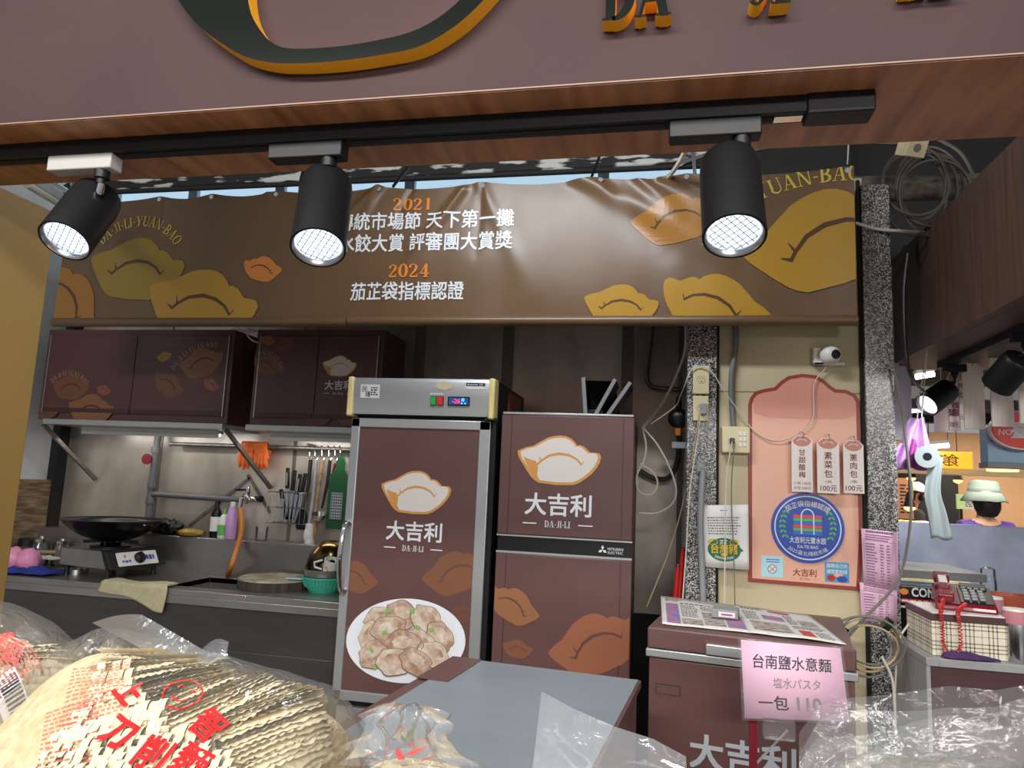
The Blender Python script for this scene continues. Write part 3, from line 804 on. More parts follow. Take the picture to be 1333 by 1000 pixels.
# rolled hem around a rod along the bottom
hem = MB()
hem.tube([(BX0, BY, BZB - .012), (-1.545, BY, BZB - .014)], .024, 14); hem.build('hem', 'banner_vinyl', bn)
MB().tube([(-1.54, BY, BZB - .010), (BX1, BY, BZB - .012)], .024, 14).build('hem', 'banner_vinyl', bn)
G = .02; CB = (BX0 + .002, BX1 - .002, BZB, BZT); W0 = .004
def bp(px, py): p = PY(px, py, BY); return p.x, p.z
BN = [0]
def bd(px, py, wpx, rot, fill, flip=False):
    BN[0] += 1
    x, z = bp(px, py); x2, _ = bp(px + wpx / 2, py); x1, _ = bp(px - wpx / 2, py)
    dumpling(x, z, x2 - x1, rot, fill, bmap, bn, flip=flip, grid=G, clip=CB, w=W0 + .0013 * (BN[0] % 3) - .001)
bd(178, 350, 124, -4, 'print_olive'); bd(262, 397, 146, -8, 'print_gold'); bd(342, 350, 52, -14, 'print_orange', True)
bd(90, 392, 110, -52, 'print_ochre', True); bd(808, 398, 98, -4, 'print_gold'); bd(880, 284, 118, 12, 'print_ochre')
bd(930, 398, 150, -22, 'print_gold', True); bd(1080, 308, 238, 20, 'print_gold')
for s, px_, py_ in (('2021', 537, 264), ('2024', 533, 353)):
    x, z = bp(px_, py_); serif(s, x, z, .068, bmap, 'print_num', bn, stretch=1.25, grid=.012, w=W0)
def bt(s, px0, px1, py, h):
    x0, z0 = bp(px0, py); x1, _ = bp(px1, py)
    text(s, (x0 + x1) / 2, z0, h, bmap, 'print_white', bn, bold=.018, grid=.012, w=W0, stretch=1.02, maxw=x1 - x0)
bt('傳統市場節 天下第一攤', 440, 669, 290, .098); bt('水餃大賞 評審團大賞獎', 442, 667, 318, .098); bt('茄芷袋指標認證', 457, 604, 380, .098)
x, z = bp(185, 292); serif('DA-JI-LI-YUAN-BAO', x, z + .02, .058, bmap, 'print_yellow', bn, bend=105, rot=-2, stretch=.9, grid=G, w=W0, clip=CB)
x, z = bp(1050, 230); serif('YUAN-BAO', x, z + .005, .080, bmap, 'print_yellow', bn, bend=34, rot=9, stretch=.95, grid=G, w=W0, clip=CB)
x, z = bp(952, 282); serif('DA-JI-LI-', x, z, .080, bmap, 'print_yellow', bn, bend=40, rot=48, stretch=.95, grid=G, w=W0, clip=CB)
for x in TIES:
    MB().lathe([(.012, 0), (.012, .004), (.006, .004)], bmap(x, BZT - .02, .001), 12, (0, -1, 0)).build('eyelet', 'chrome', bn)
for px_, py_ in ((512, 225), (770, 205)):
    x, z = bp(px_, py_)
    MB().tube([(x, BY + .01, 2.97), (x + .03, BY + .2, 3.2), (x + .02, BY + .35, 3.5)], .008, 6).build('hanging_cord', 'cable_black', bn)
# ceiling clutter above the banner
cable('ceiling_cable', [(-2.12, 3.9, 3.5), (-2.08, 3.7, 3.25), (-2.0, 3.55, 3.0), (-1.98, 3.5, 2.9)], .016, 'cable_black', 'thick black cable bending down behind the banner near the middle spotlight')
cable('ceiling_cable', [(-2.0, 3.9, 3.5), (-1.95, 3.7, 3.2), (-1.93, 3.5, 2.95)], .012, 'cable_black', 'thinner black cable beside the thick one behind the banner')
cable('ceiling_cable', [(.12, 2.6, 3.0), (.10, 3.0, 2.98), (.02, 3.28, 2.95), (-.1, 3.7, 3.05)], .012, 'cable_white', 'white cable crossing above the banner behind the spotlight stem')
cable('ceiling_cable', [(.20, 2.4, 2.9), (.24, 2.9, 2.95), (.30, 3.26, 3.0)], .010, 'cable_white', 'white cable dropping onto the banner top')
o = MB().bar(PY(900, 180, 4.01), PY(905, 232, 4.01), .02, .02).bar(PY(880, 215, 4.01), PY(925, 200, 4.01), .02, .02).build('hanger_bracket', 'steel_bright')
tag(o, 'pale crossed metal hanger bracket above the banner beside the beam end', 'bracket')
# ================================================================ wall cabinets
CF = 3.93
def cabinet(pL, pR, label, split_px, shelf_px):
    x0 = PY(pL, 480, CF).x; x1 = PY(pR, 480, CF).x; z1 = 2.36; z0 = 1.775
    o = root('wall_cabinet', label, 'cabinet', ((x0 + x1) / 2, 4.1, z0))
    MB().box(x0, x1, CF, BW - .014, z0, z1).build('body', 'maroon_cab', o, bevel=.003)
    xs_ = PY(split_px, 500, CF).x; e = .035
    for a, b in ((x0 + e, xs_ - .002), (xs_ + .002, x1 - e)):
        d = MB().box(a, b, CF - .010, CF, z0 + .045, z1 - .04).build('door', 'maroon_cab', o, bevel=.002)
        MB().box(a + .004, b - .004, CF - .016, CF - .0105, z0 + .050, z0 + .075).build('finger_pull', 'maroon_dark', d, bevel=.001)
    for x in (x0 + e - .004, x1 - e + .004):
        MB().box(x - .003, x + .003, CF - .012, CF, z0 + .045, z1 - .04).build('edge_strip', 'aluminium', o)
    sx0 = PY(shelf_px[0], 555, CF - .06).x; sx1 = PY(shelf_px[1], 555, CF - .06).x
    MB().box(sx0, sx1, CF - .05, BW - .02, z0 - .034, z0).build('shelf_plate', 'aluminium', o, bevel=.002)
    return o, x0, x1, z0, z1
cmap = fmap((0, CF - .0115, 0))
def cd(o, px, py, wpx, rot, fill, clip, flip=False):
    p = PY(px, py, CF - .011); a = PY(px - wpx / 2, py, CF).x; b = PY(px + wpx / 2, py, CF).x
    dumpling(p.x, p.z, b - a, rot, fill, cmap, o, crease='maroon_dark', flip=flip, clip=clip)
def ct(o, px, py, h, rot, bend, clip, body='DA-JI-LI-YUAN-BAO'):
    p = PY(px, py, CF - .011); serif(body, p.x, p.z, h, cmap, 'print_text', o, rot=rot, bend=bend, clip=clip, stretch=.95)
cl, x0, x1, z0, z1 = cabinet(58, 302, 'long maroon wall cabinet with scattered dumpling prints above the wok', 174, (53, 288))
CLP = (x0 + .002, x1 - .002, z0 + .002, z1)
cd(cl, 92, 504, 48, -2, 'print_brown', CLP); cd(cl, 135, 508, 19, -16, 'print_rust', CLP, True); cd(cl, 118, 533, 60, -2, 'print_tan', CLP); cd(cl, 64, 535, 30, 20, 'print_dim', CLP)
cd(cl, 262, 472, 58, 16, 'print_tan', CLP); cd(cl, 220, 500, 44, -30, 'print_brown', CLP, True); cd(cl, 214, 464, 19, 18, 'print_gold', CLP); cd(cl, 224, 447, 20, 0, 'print_dim', CLP); cd(cl, 275, 501, 22, -28, 'print_rust', CLP, True)
ct(cl, 92, 485, .030, -2, 100, CLP); ct(cl, 250, 455, .034, 28, 70, CLP)
cr, x0, x1, z0, z1 = cabinet(331, 498, 'shorter maroon wall cabinet with the white dumpling logo on its door', 412, (318, 470))
CRP = (x0 + .002, x1 - .002, z0 + .002, z1)
cd(cr, 348, 475, 40, -18, 'print_brown', CRP, True); cd(cr, 349, 443, 20, -12, 'print_rust', CRP, True); cd(cr, 371, 448, 26, 24, 'print_dim', CRP); cd(cr, 415, 544, 36, 14, 'print_dim', CRP); cd(cr, 452, 545, 30, 0, 'print_brown', CRP)
ct(cr, 352, 461, .028, -22, 110, CRP)
p = PY(443, 477, CF); a = PY(421, 477, CF).x; b = PY(466, 477, CF).x
logo(p.x, p.z, b - a, cmap, cr, w=.0006)
for x, s in ((-3.86, 1), (-2.56, 1)):
    o = tag(MB().bar((x, CF - .02, 1.74), (x + .12, BW - .03, 1.40), .022, .022).build('shelf_brace', 'pipe_steel'),
            'diagonal steel brace under the wall cabinet near the side wall' if x < -3 else 'diagonal steel brace behind the hanging orange gloves', 'brace')
o = root('wall_bracket', 'thin crossed steel straps on the wall behind the faucet', 'bracket', (-2.4, BW - .016, 1.3))
for i, (a, b) in enumerate((((325, 622), (246, 685)), ((322, 618), (352, 668)))):
    MB().bar(PY(*a, BW - .018), PY(*b, BW - .018), .02, .003, up=(0, 1, 0)).build('strap', 'pipe_steel', o)
# lamp socket and cord between the cabinets
o = root('socket_plate', 'small white socket plate with cord between the wall cabinets', 'socket', PY(322, 429, 3.9))
p = PY(318, 428, 3.9); MB().box(p.x - .07, p.x + .04, 3.88, 3.98, p.z - .006, p.z + .006).build('plate', 'white_plastic', o, bevel=.002)
MB().tube(swoop([PY(322, 431, 3.9), PY(323, 438, 3.9), PY(330, 444, 3.9), PY(337, 446, 3.93)], 16), .005).build('cord', 'cable_white', o)

# ================================================================ sink counter
ZC, YF = .85, 3.585
XR = PZ(432, 792, ZC).x
sk = root('sink_counter', 'long stainless steel sink counter along the kitchen wall', 'counter', (-2.8, 3.9, 0))
bx0, bx1, by0, by1 = PZ(228, 760, ZC).x, PZ(305, 770, ZC).x + .12, 3.70, 4.08
top = MB().box(-4.05, bx0, YF, BW - .16, ZC - .035, ZC).box(bx1, XR, YF, BW - .16, ZC - .035, ZC).box(bx0, bx1, YF, by0, ZC - .035, ZC).box(bx0, bx1, by1, BW - .16, ZC - .035, ZC)
top.build('worktop', 'steel', sk, bevel=.004)
MB().box(bx0, bx1, by0, by1, ZC - .24, ZC - .235).box(bx0 - .004, bx0, by0, by1, ZC - .24, ZC - .002).box(bx1, bx1 + .004, by0, by1, ZC - .24, ZC - .002).box(bx0, bx1, by0 - .004, by0, ZC - .24, ZC - .002).box(bx0, bx1, by1, by1 + .004, ZC - .24, ZC - .002).build('basin', 'steel', sk)
MB().box(-4.05, XR, BW - .16, BW - .02, ZC - .035, 1.075).build('splash_ledge', 'steel', sk, bevel=.008)
MB().box(-4.05, XR, YF + .012, YF + .03, .34, ZC - .035).build('front_panel', 'steel_dark', sk, bevel=.003)
MB().box(-4.05, XR, YF - .002, YF + .012, ZC - .075, ZC - .033).build('front_lip', 'steel', sk, bevel=.003)
MB().box(-4.05, XR - .05, YF + .004, YF + .013, .45, .56).build('lower_rail', 'steel_dark', sk, bevel=.003)
MB().box(XR - .05, XR, YF + .002, YF + .05, 0, ZC - .035).build('leg', 'steel_dark', sk, bevel=.003)
MB().box(-4.0, -3.95, YF + .002, YF + .05, 0, ZC - .035).build('leg', 'steel_dark', sk, bevel=.003)
MB().box(XR - .006, XR + .006, YF, BW - .16, ZC - .03, ZC + .15).build('end_flange', 'aluminium', sk, bevel=.002)

# plywood board leaning in the corner
o = tag(MB().box(-4.05, -4.02, 3.6, 4.26, ZC + .10, 1.385).build('plywood_board', 'plywood', bevel=.002), 'stained plywood board against the white side wall', 'board')

# ---- gas stove and wok
c = PZ(145, 743, ZC + .06); SL, SW = .42, .38                               # the stove stands on tall feet, turned on the worktop
du = Vector((-.985, .17, 0)).normalized(); dv = Vector((du.y, -du.x, 0))
st = root('gas_stove', 'single burner steel gas stove with blue labelled control panel', 'stove', c + du * SL / 2 + dv * SW / 2 - Vector((0, 0, .06)))
b0 = c.copy(); H = .10
def sp(a, b, h): return b0 + du * a + dv * b + Vector((0, 0, h))
MB().add([sp(.03, 0, 0), sp(SL, 0, 0), sp(SL, SW, 0), sp(.03, SW, 0), sp(.075, 0, H), sp(SL, 0, H), sp(SL, SW, H), sp(.075, SW, H)],
         [(3, 2, 1, 0), (4, 5, 6, 7), (0, 1, 5, 4), (1, 2, 6, 5), (2, 3, 7, 6), (3, 0, 4, 7)]).build('body', 'steel', st, bevel=.004)
MB().add([sp(0, -.006, 0), sp(.04, -.006, 0), sp(.04, SW + .006, 0), sp(0, SW + .006, 0), sp(.055, -.006, H + .004), sp(.095, -.006, H + .004), sp(.095, SW + .006, H + .004), sp(.055, SW + .006, H + .004)],
         [(3, 2, 1, 0), (4, 5, 6, 7), (0, 1, 5, 4), (1, 2, 6, 5), (2, 3, 7, 6), (3, 0, 4, 7)]).build('front_frame', 'black_metal', st, bevel=.003)
cu = -dv if False else dv; up = (Vector((0, 0, H)) + du * .055).normalized()
nrm = (-du * H + Vector((0, 0, .055))).normalized()
co = sp(.0275, SW / 2, H / 2) + nrm * .0035
pm = fmap(co, cu if cu.cross(up).dot(nrm) > 0 else -cu, up)
MB().prism(rrect(-.14, -.042, .14, .042, .006), pm, 0, .003).build('control_panel', 'white_plastic', st)
flat([rect(-.11, -.02, -.095, -.008), rect(-.09, -.022, -.07, -.008), rect(-.065, -.02, -.05, -.006), rect(.06, -.012, .075, .016), rect(.08, -.014, .1, .016), rect(.105, -.012, .118, .014)], pm, 'badge_blue', 'panel_print', st, .0036)
flat([rect(-.09, .008, -.08, .024)], pm, 'red', 'flame_mark', st, .0036)
MB().lathe([(.034, .003), (.032, .022), (.029, .024)], pm(.01, 0), 24, nrm).bar(pm(.01, -.028, .026), pm(.01, .028, .026), .013, .016, up=nrm).build('knob', 'black_plastic', st)
ctr = sp(SL * .60, SW / 2, H)
MB().lathe([(.11, .0), (.11, .012), (.06, .016), (.05, .03), (.03, .03)], ctr, 28).build('burner', 'wok_iron', st)
for k in range(4):
    q = k * PI / 2 + .5; d = Vector((math.cos(q), math.sin(q), 0)); MB().bar(ctr + d * .04 + Vector((0, 0, .038)), ctr + d * .15 + Vector((0, 0, .032)), .012, .02).build('pan_support', 'wok_iron', st)
for i, j in ((.06, .03), (SL - .03, .03), (SL - .03, SW - .03), (.06, SW - .03)):
    MB().lathe([(.016, -.06), (.012, 0)], sp(i, j, 0), 10).build('foot', 'black_plastic', st)
wk = root('wok', 'wide black iron wok standing on the gas stove', 'wok', ctr + Vector((0, 0, .034)))
wc = ctr + Vector((0, 0, .034)); Rw = .28
prof = [(0.0, 0)] + [(Rw * math.sin(math.radians(a)) / math.sin(math.radians(58)), .13 * (1 - math.cos(math.radians(a))) / (1 - math.cos(math.radians(58)))) for a in range(8, 59, 5)]
prof += [(Rw + .006, .134)] + [(x - .004, y + .004) for x, y in reversed(prof[1:])] + [(0, .005)]
MB().lathe(prof, wc, 48, cap=False).build('bowl', 'wok_iron', wk, angle=60)
e = Vector((1, -.1, 0)).normalized()
MB().tube(swoop([wc + e * Rw + Vector((0, -.05, .125)), wc + e * (Rw + .05) + Vector((0, -.03, .135)), wc + e * (Rw + .05) + Vector((0, .03, .135)), wc + e * Rw + Vector((0, .05, .125))], 14), .008).build('handle', 'wok_iron', wk)
MB().lathe([(.01, 0), (.012, .004), (0.0, .008)], wc + e * (Rw - .015) + Vector((0, -.03, .118)), 10, -e).build('rivet', 'chrome', wk)
MB().lathe([(.01, 0), (.012, .004), (0.0, .008)], wc + e * (Rw - .015) + Vector((0, .03, .118)), 10, -e).build('rivet', 'chrome', wk)

# ---- jars, pink bag, cloths beside the stove
def jar(px, py, Y, label, r=.055, h=.17):
    p = PY(px, py, Y); o = root('glass_jar', label, 'jar', (p.x, Y, ZC))
    MB().lathe([(r * .9, .002), (r, .012), (r, h * .72), (r * .8, h * .82), (r * .78, h * .9), (r * .74, h * .9), (r * .76, h * .8), (r * .94, h * .7), (r * .94, .016)], (p.x, Y, ZC), 24).build('glass', 'glass', o)
    MB().lathe([(r * .86, h * .86), (r * .86, h * .97), (r * .3, h), (r * .22, h * 1.06)], (p.x, Y, ZC), 24).build('lid', 'steel_bright', o)
jar(52, 715, 4.02, 'clear glass jar with steel lid behind the gas stove'); jar(80, 712, 4.07, 'smaller glass jar close behind the stove under the wok rim', .05, .16)
o = root('glass_jar', 'dark jar with black lid against the plywood board', 'jar', (PY(36, 710, 4.0).x, 4.0, ZC))
p = PY(36, 710, 4.0); MB().lathe([(.05, .002), (.052, .12), (.046, .135)], (p.x, 4.0, ZC), 20).build('glass', 'glass', o); MB().lathe([(.054, .12), (.054, .16), (.05, .165)], (p.x, 4.0, ZC), 20).build('lid', 'black_plastic', o)
p = PY(27, 738, 3.74)
def lump(c, rx, ry, rz, seed, amp=.25, n=24, freq=3):
    c = Vector(c)
    def f(a, b):
        th = 2 * PI * a; ph = PI * (b - .5); d = Vector((math.cos(ph) * math.cos(th), math.cos(ph) * math.sin(th), math.sin(ph)))
        k = 1 + amp * noise.noise(d * freq + Vector((seed, 0, 0)))
        return c + Vector((d.x * rx * k, d.y * ry * k, max(d.z * rz * k, -rz * .85)))
    return MB().grid(f, n, n // 2)
o = root('pink_bag', 'knotted pink plastic bag on the counter by the plywood board', 'bag', (p.x, 3.74, ZC))
lump((p.x - .05, 3.72, ZC + .066), .078, .07, .075, 2).build('body', 'pink_bag', o, angle=180); lump((p.x + .055, 3.73, ZC + .066), .07, .06, .075, 5).build('bulge', 'pink_bag', o, angle=180)
def drape(name, c, ux, uy, sx, sy, hgt, m, label, seed, cat='cloth', drop=0.0, n=22):
    c = Vector(c); ux = Vector(ux).normalized(); uy = Vector(uy).normalized()
    def f(a, b):
        x = (a - .5) * 2; y = (b - .5) * 2
        e = 1 + .16 * noise.noise((x * 1.3 + seed, y * 1.3, 0))
        z = hgt * (.35 + .65 * abs(noise.noise((x * 2.2 + seed, y * 2.2, 1)) * 1.6)) * (1 - .6 * max(abs(x), abs(y)) ** 3) + .004
        return c + ux * x * sx * e + uy * y * sy * e + Vector((0, 0, z))
    o = MB().grid(f, n, n).build(name, m, None, angle=180, solid=.004)
    return tag(o, label, cat)
p = PZ(36, 747, ZC); drape('blue_cloth', (p.x, p.y, ZC), (1, .1, 0), (0, 1, 0), .20, .09, .05, 'blue_cloth', 'crumpled blue cloth on the counter beside the gas stove', 3)
p = PZ(55, 738, ZC); drape('white_cloth', (p.x + .02, p.y - .02, ZC + .045), (1, .0, 0), (0, 1, 0), .11, .05, .03, 'cloth_white', 'folded white cloth lying on the blue cloth', 9)
p = PZ(211, 738, ZC); drape('rag', (p.x, p.y, ZC), (1, -.1, 0), (0, 1, 0), .09, .12, .05, 'cloth_white', 'crumpled white rag on the counter between stove and basin', 14)
cable('stove_pipe', [PZ(-5, 725, ZC + .09), PY(10, 722, 3.7), PY(30, 719, 3.72), PY(72, 719, 3.85)], .011, 'cable_tan', 'bent beige gas tube running along the counter to the stove', 'tube')
o = tag(MB().lathe([(.055, 0), (.058, .03), (.05, .032), (.048, .004)], PZ(97, 748, ZC) + Vector((0, .02, 0)), 24).build('steel_dish', 'steel_bright'), 'shallow steel dish on the counter under the stove edge', 'dish')
o = lump(PZ(95, 712, ZC + .06) * 0 + Vector((PY(97, 705, 4.05).x, 4.06, ZC + .06)), .05, .03, .058, 8).build('red_packet', 'red', None, angle=180); tag(o, 'red plastic packet behind the wok', 'packet')

# towel over the counter edge
a = PZ(145, 757, ZC); b = PZ(238, 762, ZC)
def tw(s, t):
    x = a.x + (b.x - a.x) * s; L = .050 + .075 * s + .008 * math.sin(s * 9)
    q = t * (.10 + L); wob = .008 * math.sin(s * 14 + t * 4)
    if q < .10: return (x + .02 * (1 - s), YF + .10 - q - .002, ZC + .012 + .006 * math.sin(s * 7 + 2))
    return (x + .015 * math.sin(t * 3), YF - .012 + wob * .6, ZC + .012 - (q - .10) + .01 * math.sin(s * 5) * t)
o = MB().grid(tw, 26, 22).build('towel', 'towel', None, angle=180, solid=.009); tag(o, 'beige hand towel hung over the counter edge', 'towel')

# ---- pipework and faucet
RY = 4.22
pp = root('water_pipe', 'grey water pipe standing up the kitchen wall beside the wok', 'pipe', (PY(196, 690, RY).x, RY, 1.08))
MB().tube([PY(207, 560, RY), PY(200, 610, RY), PY(196, 645, RY), PY(192, 690, RY)], .022, 12).build('riser', 'pipe_grey', pp)
MB().tube([PY(196, 643, RY), PY(250, 647, RY), PY(316, 651, RY)], .018, 12).build('branch', 'pipe_grey', pp)
for q in ((198, 632), (196, 652), (203, 586)): MB().lathe([(.028, -.02), (.03, 0), (.028, .02)], PY(*q, RY), 14).build('coupling', 'pipe_grey', pp)
MB().lathe([(.035, 0), (.035, .012)], PY(196, 598, RY) + Vector((0, -.03, 0)), 12, (0, -1, 0)).build('valve_wheel', 'red_dark', pp)
fc = root('faucet', 'chrome wall faucet with cross handle above the sink ledge', 'faucet', PY(320, 653, RY))
f0 = PY(320, 650, RY - .03)
MB().tube([f0 + Vector((-.05, .03, 0)), f0 + Vector((.09, .03, .0))], .02, 12).build('body', 'chrome', fc)
MB().tube([f0 + Vector((0, .02, -.02)), f0 + Vector((0, -.02, .03)), f0 + Vector((0, -.05, .01)), f0 + Vector((-.005, -.05, -.05))], .016, 12).build('spout', 'chrome', fc)
MB().lathe([(.012, 0), (.018, .03), (.014, .06)], f0 + Vector((0, .02, .02)), 12).build('valve', 'chrome', fc)
MB().bar(f0 + Vector((-.095, .02, .055)), f0 + Vector((-.02, .02, .058)), .012, .012).bar(f0 + Vector((-.057, -.02, .056)), f0 + Vector((-.057, .06, .056)), .012, .012).build('handle', 'black_plastic', fc)
MB().tube([f0 + Vector((.05, .03, .01)), f0 + Vector((.10, .01, .005))], [.014, .022], 10).build('side_tap', 'black_metal', fc)
cable('hose', [f0 + Vector((-.005, -.05, -.05)), PY(314, 690, 4.12), PY(308, 715, 4.08), PY(300, 740, 4.0), PZ(291, 762, ZC - .08)], .016, 'hose', 'orange rubber hose hanging from the faucet into the sink', 'hose', sides=10)

# ---- rail with hanging tools
rl = root('utensil_rail', 'long round steel rail under the wall cabinets', 'rail', PY(340, 581, RY))
MB().tube([PY(222, 578, RY), PY(470, 586, RY)], .014, 10).build('rod', 'pipe_steel', rl)
for q in (240, 400): MB().bar(PY(q, 579, RY), PY(q, 579, BW - .012) , .012, .02).build('bracket', 'pipe_steel', rl)
def glove(px0, px1, py, seed, name_label):
    A = PY(px0, py, RY); B = PY(px1, py, RY); wd = B.x - A.x; o = root('rubber_glove', name_label, 'glove', A)
    def f(s, t):
        x = A.x + wd * s + .01 * math.sin(t * 5 + seed); q = (t - .25)
        L = .16 + .015 * math.sin(s * 9 + seed)
        if q < 0: return (x, RY + .018, A.z + .012 + q * .3)
        return (x + .012 * (s - .5) * q, RY - .022 - .01 * math.sin(s * PI), A.z + .016 - q * L)
    MB().grid(f, 16, 16).build('cuff', 'orange_rubber', o, angle=180, solid=.004)
    for k in range(4):
        x = A.x + wd * (.14 + .24 * k); L = (.05, .08, .07, .045)[k]
        MB().tube(swoop([(x, RY - .024, A.z - .06), (x + .004, RY - .028, A.z - .11), (x + .008 * (k - 1), RY - .026, A.z - .125 - L * .5)], 8), [.016] * 6 + [.014, .010, .006][:max(0, 9 - 6)], 8).build('finger', 'orange_rubber', o)
    return o
glove(316, 334, 578, 1, 'orange rubber glove over the rail, beside the diagonal brace'); glove(335, 352, 579, 3, 'orange rubber glove over the rail, next to the knife rack')
def hook(px, parent):
    p = PY(px, 584, RY); MB().tube(swoop([p + Vector((-.012, .014, -.012)), p + Vector((0, 0, .018)), p + Vector((.014, -.014, -.012)), p + Vector((.018, -.02, -.05)), p + Vector((.03, -.026, -.075)), p + Vector((.045, -.026, -.06))], 20), .003, 6).build('hook', 'chrome', parent)
    return p + Vector((.032, -.026, -.072))
def hang(px, label, cat, name): 
    o = root(name, label, cat, PY(px, 584, RY)); return o, hook(px, o)
o, h = hang(402, 'dark steel spatula hung from the rail beside the knife rack', 'spatula', 'spatula')
MB().tube([h, h + Vector((.0, 0, -.14)), h + Vector((-.015, 0, -.30))], [.013, .012, .007], 8).build('handle', 'black_plastic', o)
MB().prism([(-.02, 0), (.02, 0), (.045, -.09), (.03, -.13), (-.03, -.13), (-.045, -.09)], fmap(h + Vector((-.025, 0, -.30))), 0, .003).build('blade', 'wok_iron', o)
o, h = hang(409, 'ladle with pale grey plastic handle hung from the rail', 'ladle', 'ladle')
MB().tube([h, h + Vector((.0, 0, -.2)), h + Vector((-.01, 0, -.38)), h + Vector((-.01, 0, -.42))], [.009, .010, .013, .02], 8).build('handle', 'grey_plastic', o)
lump(h + Vector((-.012, -.01, -.46)), .026, .02, .05, 4, .05).build('head', 'white_plastic', o, angle=180)
o, h = hang(418, 'long brown wooden spoon hung from the rail', 'spoon', 'wooden_spoon')
MB().tube([h, h + Vector((-.01, 0, -.15)), h + Vector((-.03, 0, -.36))], [.012, .009, .008], 8).build('handle', 'wood_light', o); lump(h + Vector((-.034, 0, -.43)), .03, .012, .07, 6, .05).build('bowl', 'wood', o, angle=180)
o, h = hang(427, 'black ladle with steel bowl hung beside the green grater', 'ladle', 'ladle')
MB().tube([h, h + Vector((-.005, 0, -.14)), h + Vector((-.03, 0, -.30))], [.011, .012, .006], 8).build('handle', 'black_plastic', o); MB().lathe([(.0, -.045), (.03, -.035), (.048, 0), (.045, 0), (.028, -.03), (0, -.04)], h + Vector((-.03, -.03, -.33)), 20, (0.1, -.3, 1), cap=False).build('bowl', 'steel_bright', o)
o, h = hang(435, 'dark red scissors handle hung behind the green grater', 'scissors', 'kitchen_scissors')
MB().tube(swoop([h + Vector((0, .012, 0)), h + Vector((.02, .012, -.04)), h + Vector((.005, .012, -.12)), h + Vector((-.02, .012, -.10)), h + Vector((-.01, .012, -.02))], 18), .008, 6).build('handle', 'red_dark', o); MB().bar(h + Vector((-.01, .012, -.11)), h + Vector((-.04, .012, -.24)), .018, .004, up=(0, 1, 0)).build('blade', 'steel_bright', o)
o, h = hang(442, 'green plastic grater with a steel grating plate hung on the rail', 'grater', 'grater')
gm = fmap(h + Vector((.0, -.004, 0)))
MB().prism([(-.02, .02), (.02, .02), (.03, -.01), (.03, -.06), (.055, -.10), (.055, -.42), (-.07, -.42), (-.07, -.10), (-.03, -.06), (-.03, -.01)], gm, 0, .008).build('board', 'green', o, bevel=.002)
pl = MB().prism(rect(-.045, -.36, .03, -.20), gm, .008, .0095).build('grating_plate', 'steel_bright', o)
tt = MB()
for i in range(5):
    for j in range(9): tt.lathe([(.005, 0), (.002, .005)], gm(-.038 + .015 * i, -.35 + .0175 * j, .0095), 6, (0, -1, 0))
tt.build('teeth', 'black_metal', pl)

# knife rack
kr = root('knife_rack', 'wire knife rack on the kitchen wall', 'rack', PY(375, 660, RY))
a = PY(352, 640, RY - .03); b = PY(402, 640, RY - .03); c2 = PY(352, 680, RY - .03); wires = MB()
for z in (a.z, (a.z + c2.z) / 2, c2.z):
    wires.tube([(a.x, RY - .06, z), (b.x, RY - .06, z), (b.x, RY + .03, z), (a.x, RY + .03, z), (a.x, RY - .06, z)], .003, 5)
wires.build('frame', 'steel_bright', kr)
for k in range(9):
    x = a.x + (b.x - a.x) * k / 8; MB().tube([(x, RY - .06, a.z), (x, RY - .06, c2.z), (x, RY + .03, c2.z)], .0025, 5).build('wire', 'steel_bright', kr)
HB = [MATS['black_plastic']]
for k, (px_, py_, tl_, lbl) in enumerate(((375, 609, -.05, 'tallest square ended black knife handle in the rack'), (384, 612, .03, 'round ended black knife handle next to the tallest one'), (391, 617, .08, 'black knife handle with pale grip stripe in the rack'), (398, 616, .12, 'slim black knife handle leaning to the spatula'), (366, 637, -.12, 'short black handle lowest in the knife rack'))):
    p = PY(px_, py_, RY - .015); q = Vector((p.x - tl_ * .35, RY - .015, c2.z + .02)); d = (q - p).normalized()
    o = root('kitchen_knife', lbl, 'knife', p); hl = .13 if k != 4 else .06
    MB().bar(p, p + d * hl, .022, .02, up=(0, 1, 0)).build('handle', 'black_plastic', o, bevel=.004)
    if k in (0, 2): MB().bar(p + d * .03 + Vector((0, -.011, 0)), p + d * .11 + Vector((0, -.011, 0)), .008, .002, up=(0, 1, 0)).build('grip_inlay', 'grey_plastic', o)
    MB().bar(p + d * hl, q, .034, .003, up=(0, 1, 0)).build('blade', 'steel_bright', o)

# ---- things on the ledge
ZL = 1.075; LY = 4.20
def lx(px, py=690): return PY(px, py, LY).x
o = root('bottle', 'dark glass sauce bottle with pale label on the ledge', 'bottle', (lx(280), LY, ZL))
MB().lathe([(.03, 0), (.033, .01), (.033, .15), (.02, .18), (.014, .19), (.014, .215)], (lx(280), LY, ZL), 20).build('glass', 'wok_iron', o); MB().lathe([(.016, .205), (.016, .225)], (lx(280), LY, ZL), 14).build('cap', 'black_plastic', o); MB().lathe([(.0335, .04), (.0335, .13)], (lx(280), LY, ZL), 20, cap=False).build('label', 'paper', o)
o = root('bottle', 'squat dish soap bottle with green label on the ledge', 'bottle', (lx(293), LY - .02, ZL))
MB().lathe([(.03, 0), (.034, .01), (.034, .10), (.02, .14), (.012, .15)], (lx(293), LY - .02, ZL), 20).build('body', 'white_plastic', o); MB().lathe([(.0345, .02), (.0345, .085)], (lx(293), LY - .02, ZL), 20, cap=False).build('label', 'stripe_green', o); MB().lathe([(.012, .15), (.010, .18)], (lx(293), LY - .02, ZL), 12).build('cap', 'stripe_green', o)
o = root('bottle', 'tall lilac plastic bottle behind the orange hose', 'bottle', (lx(305), LY - .04, ZL))
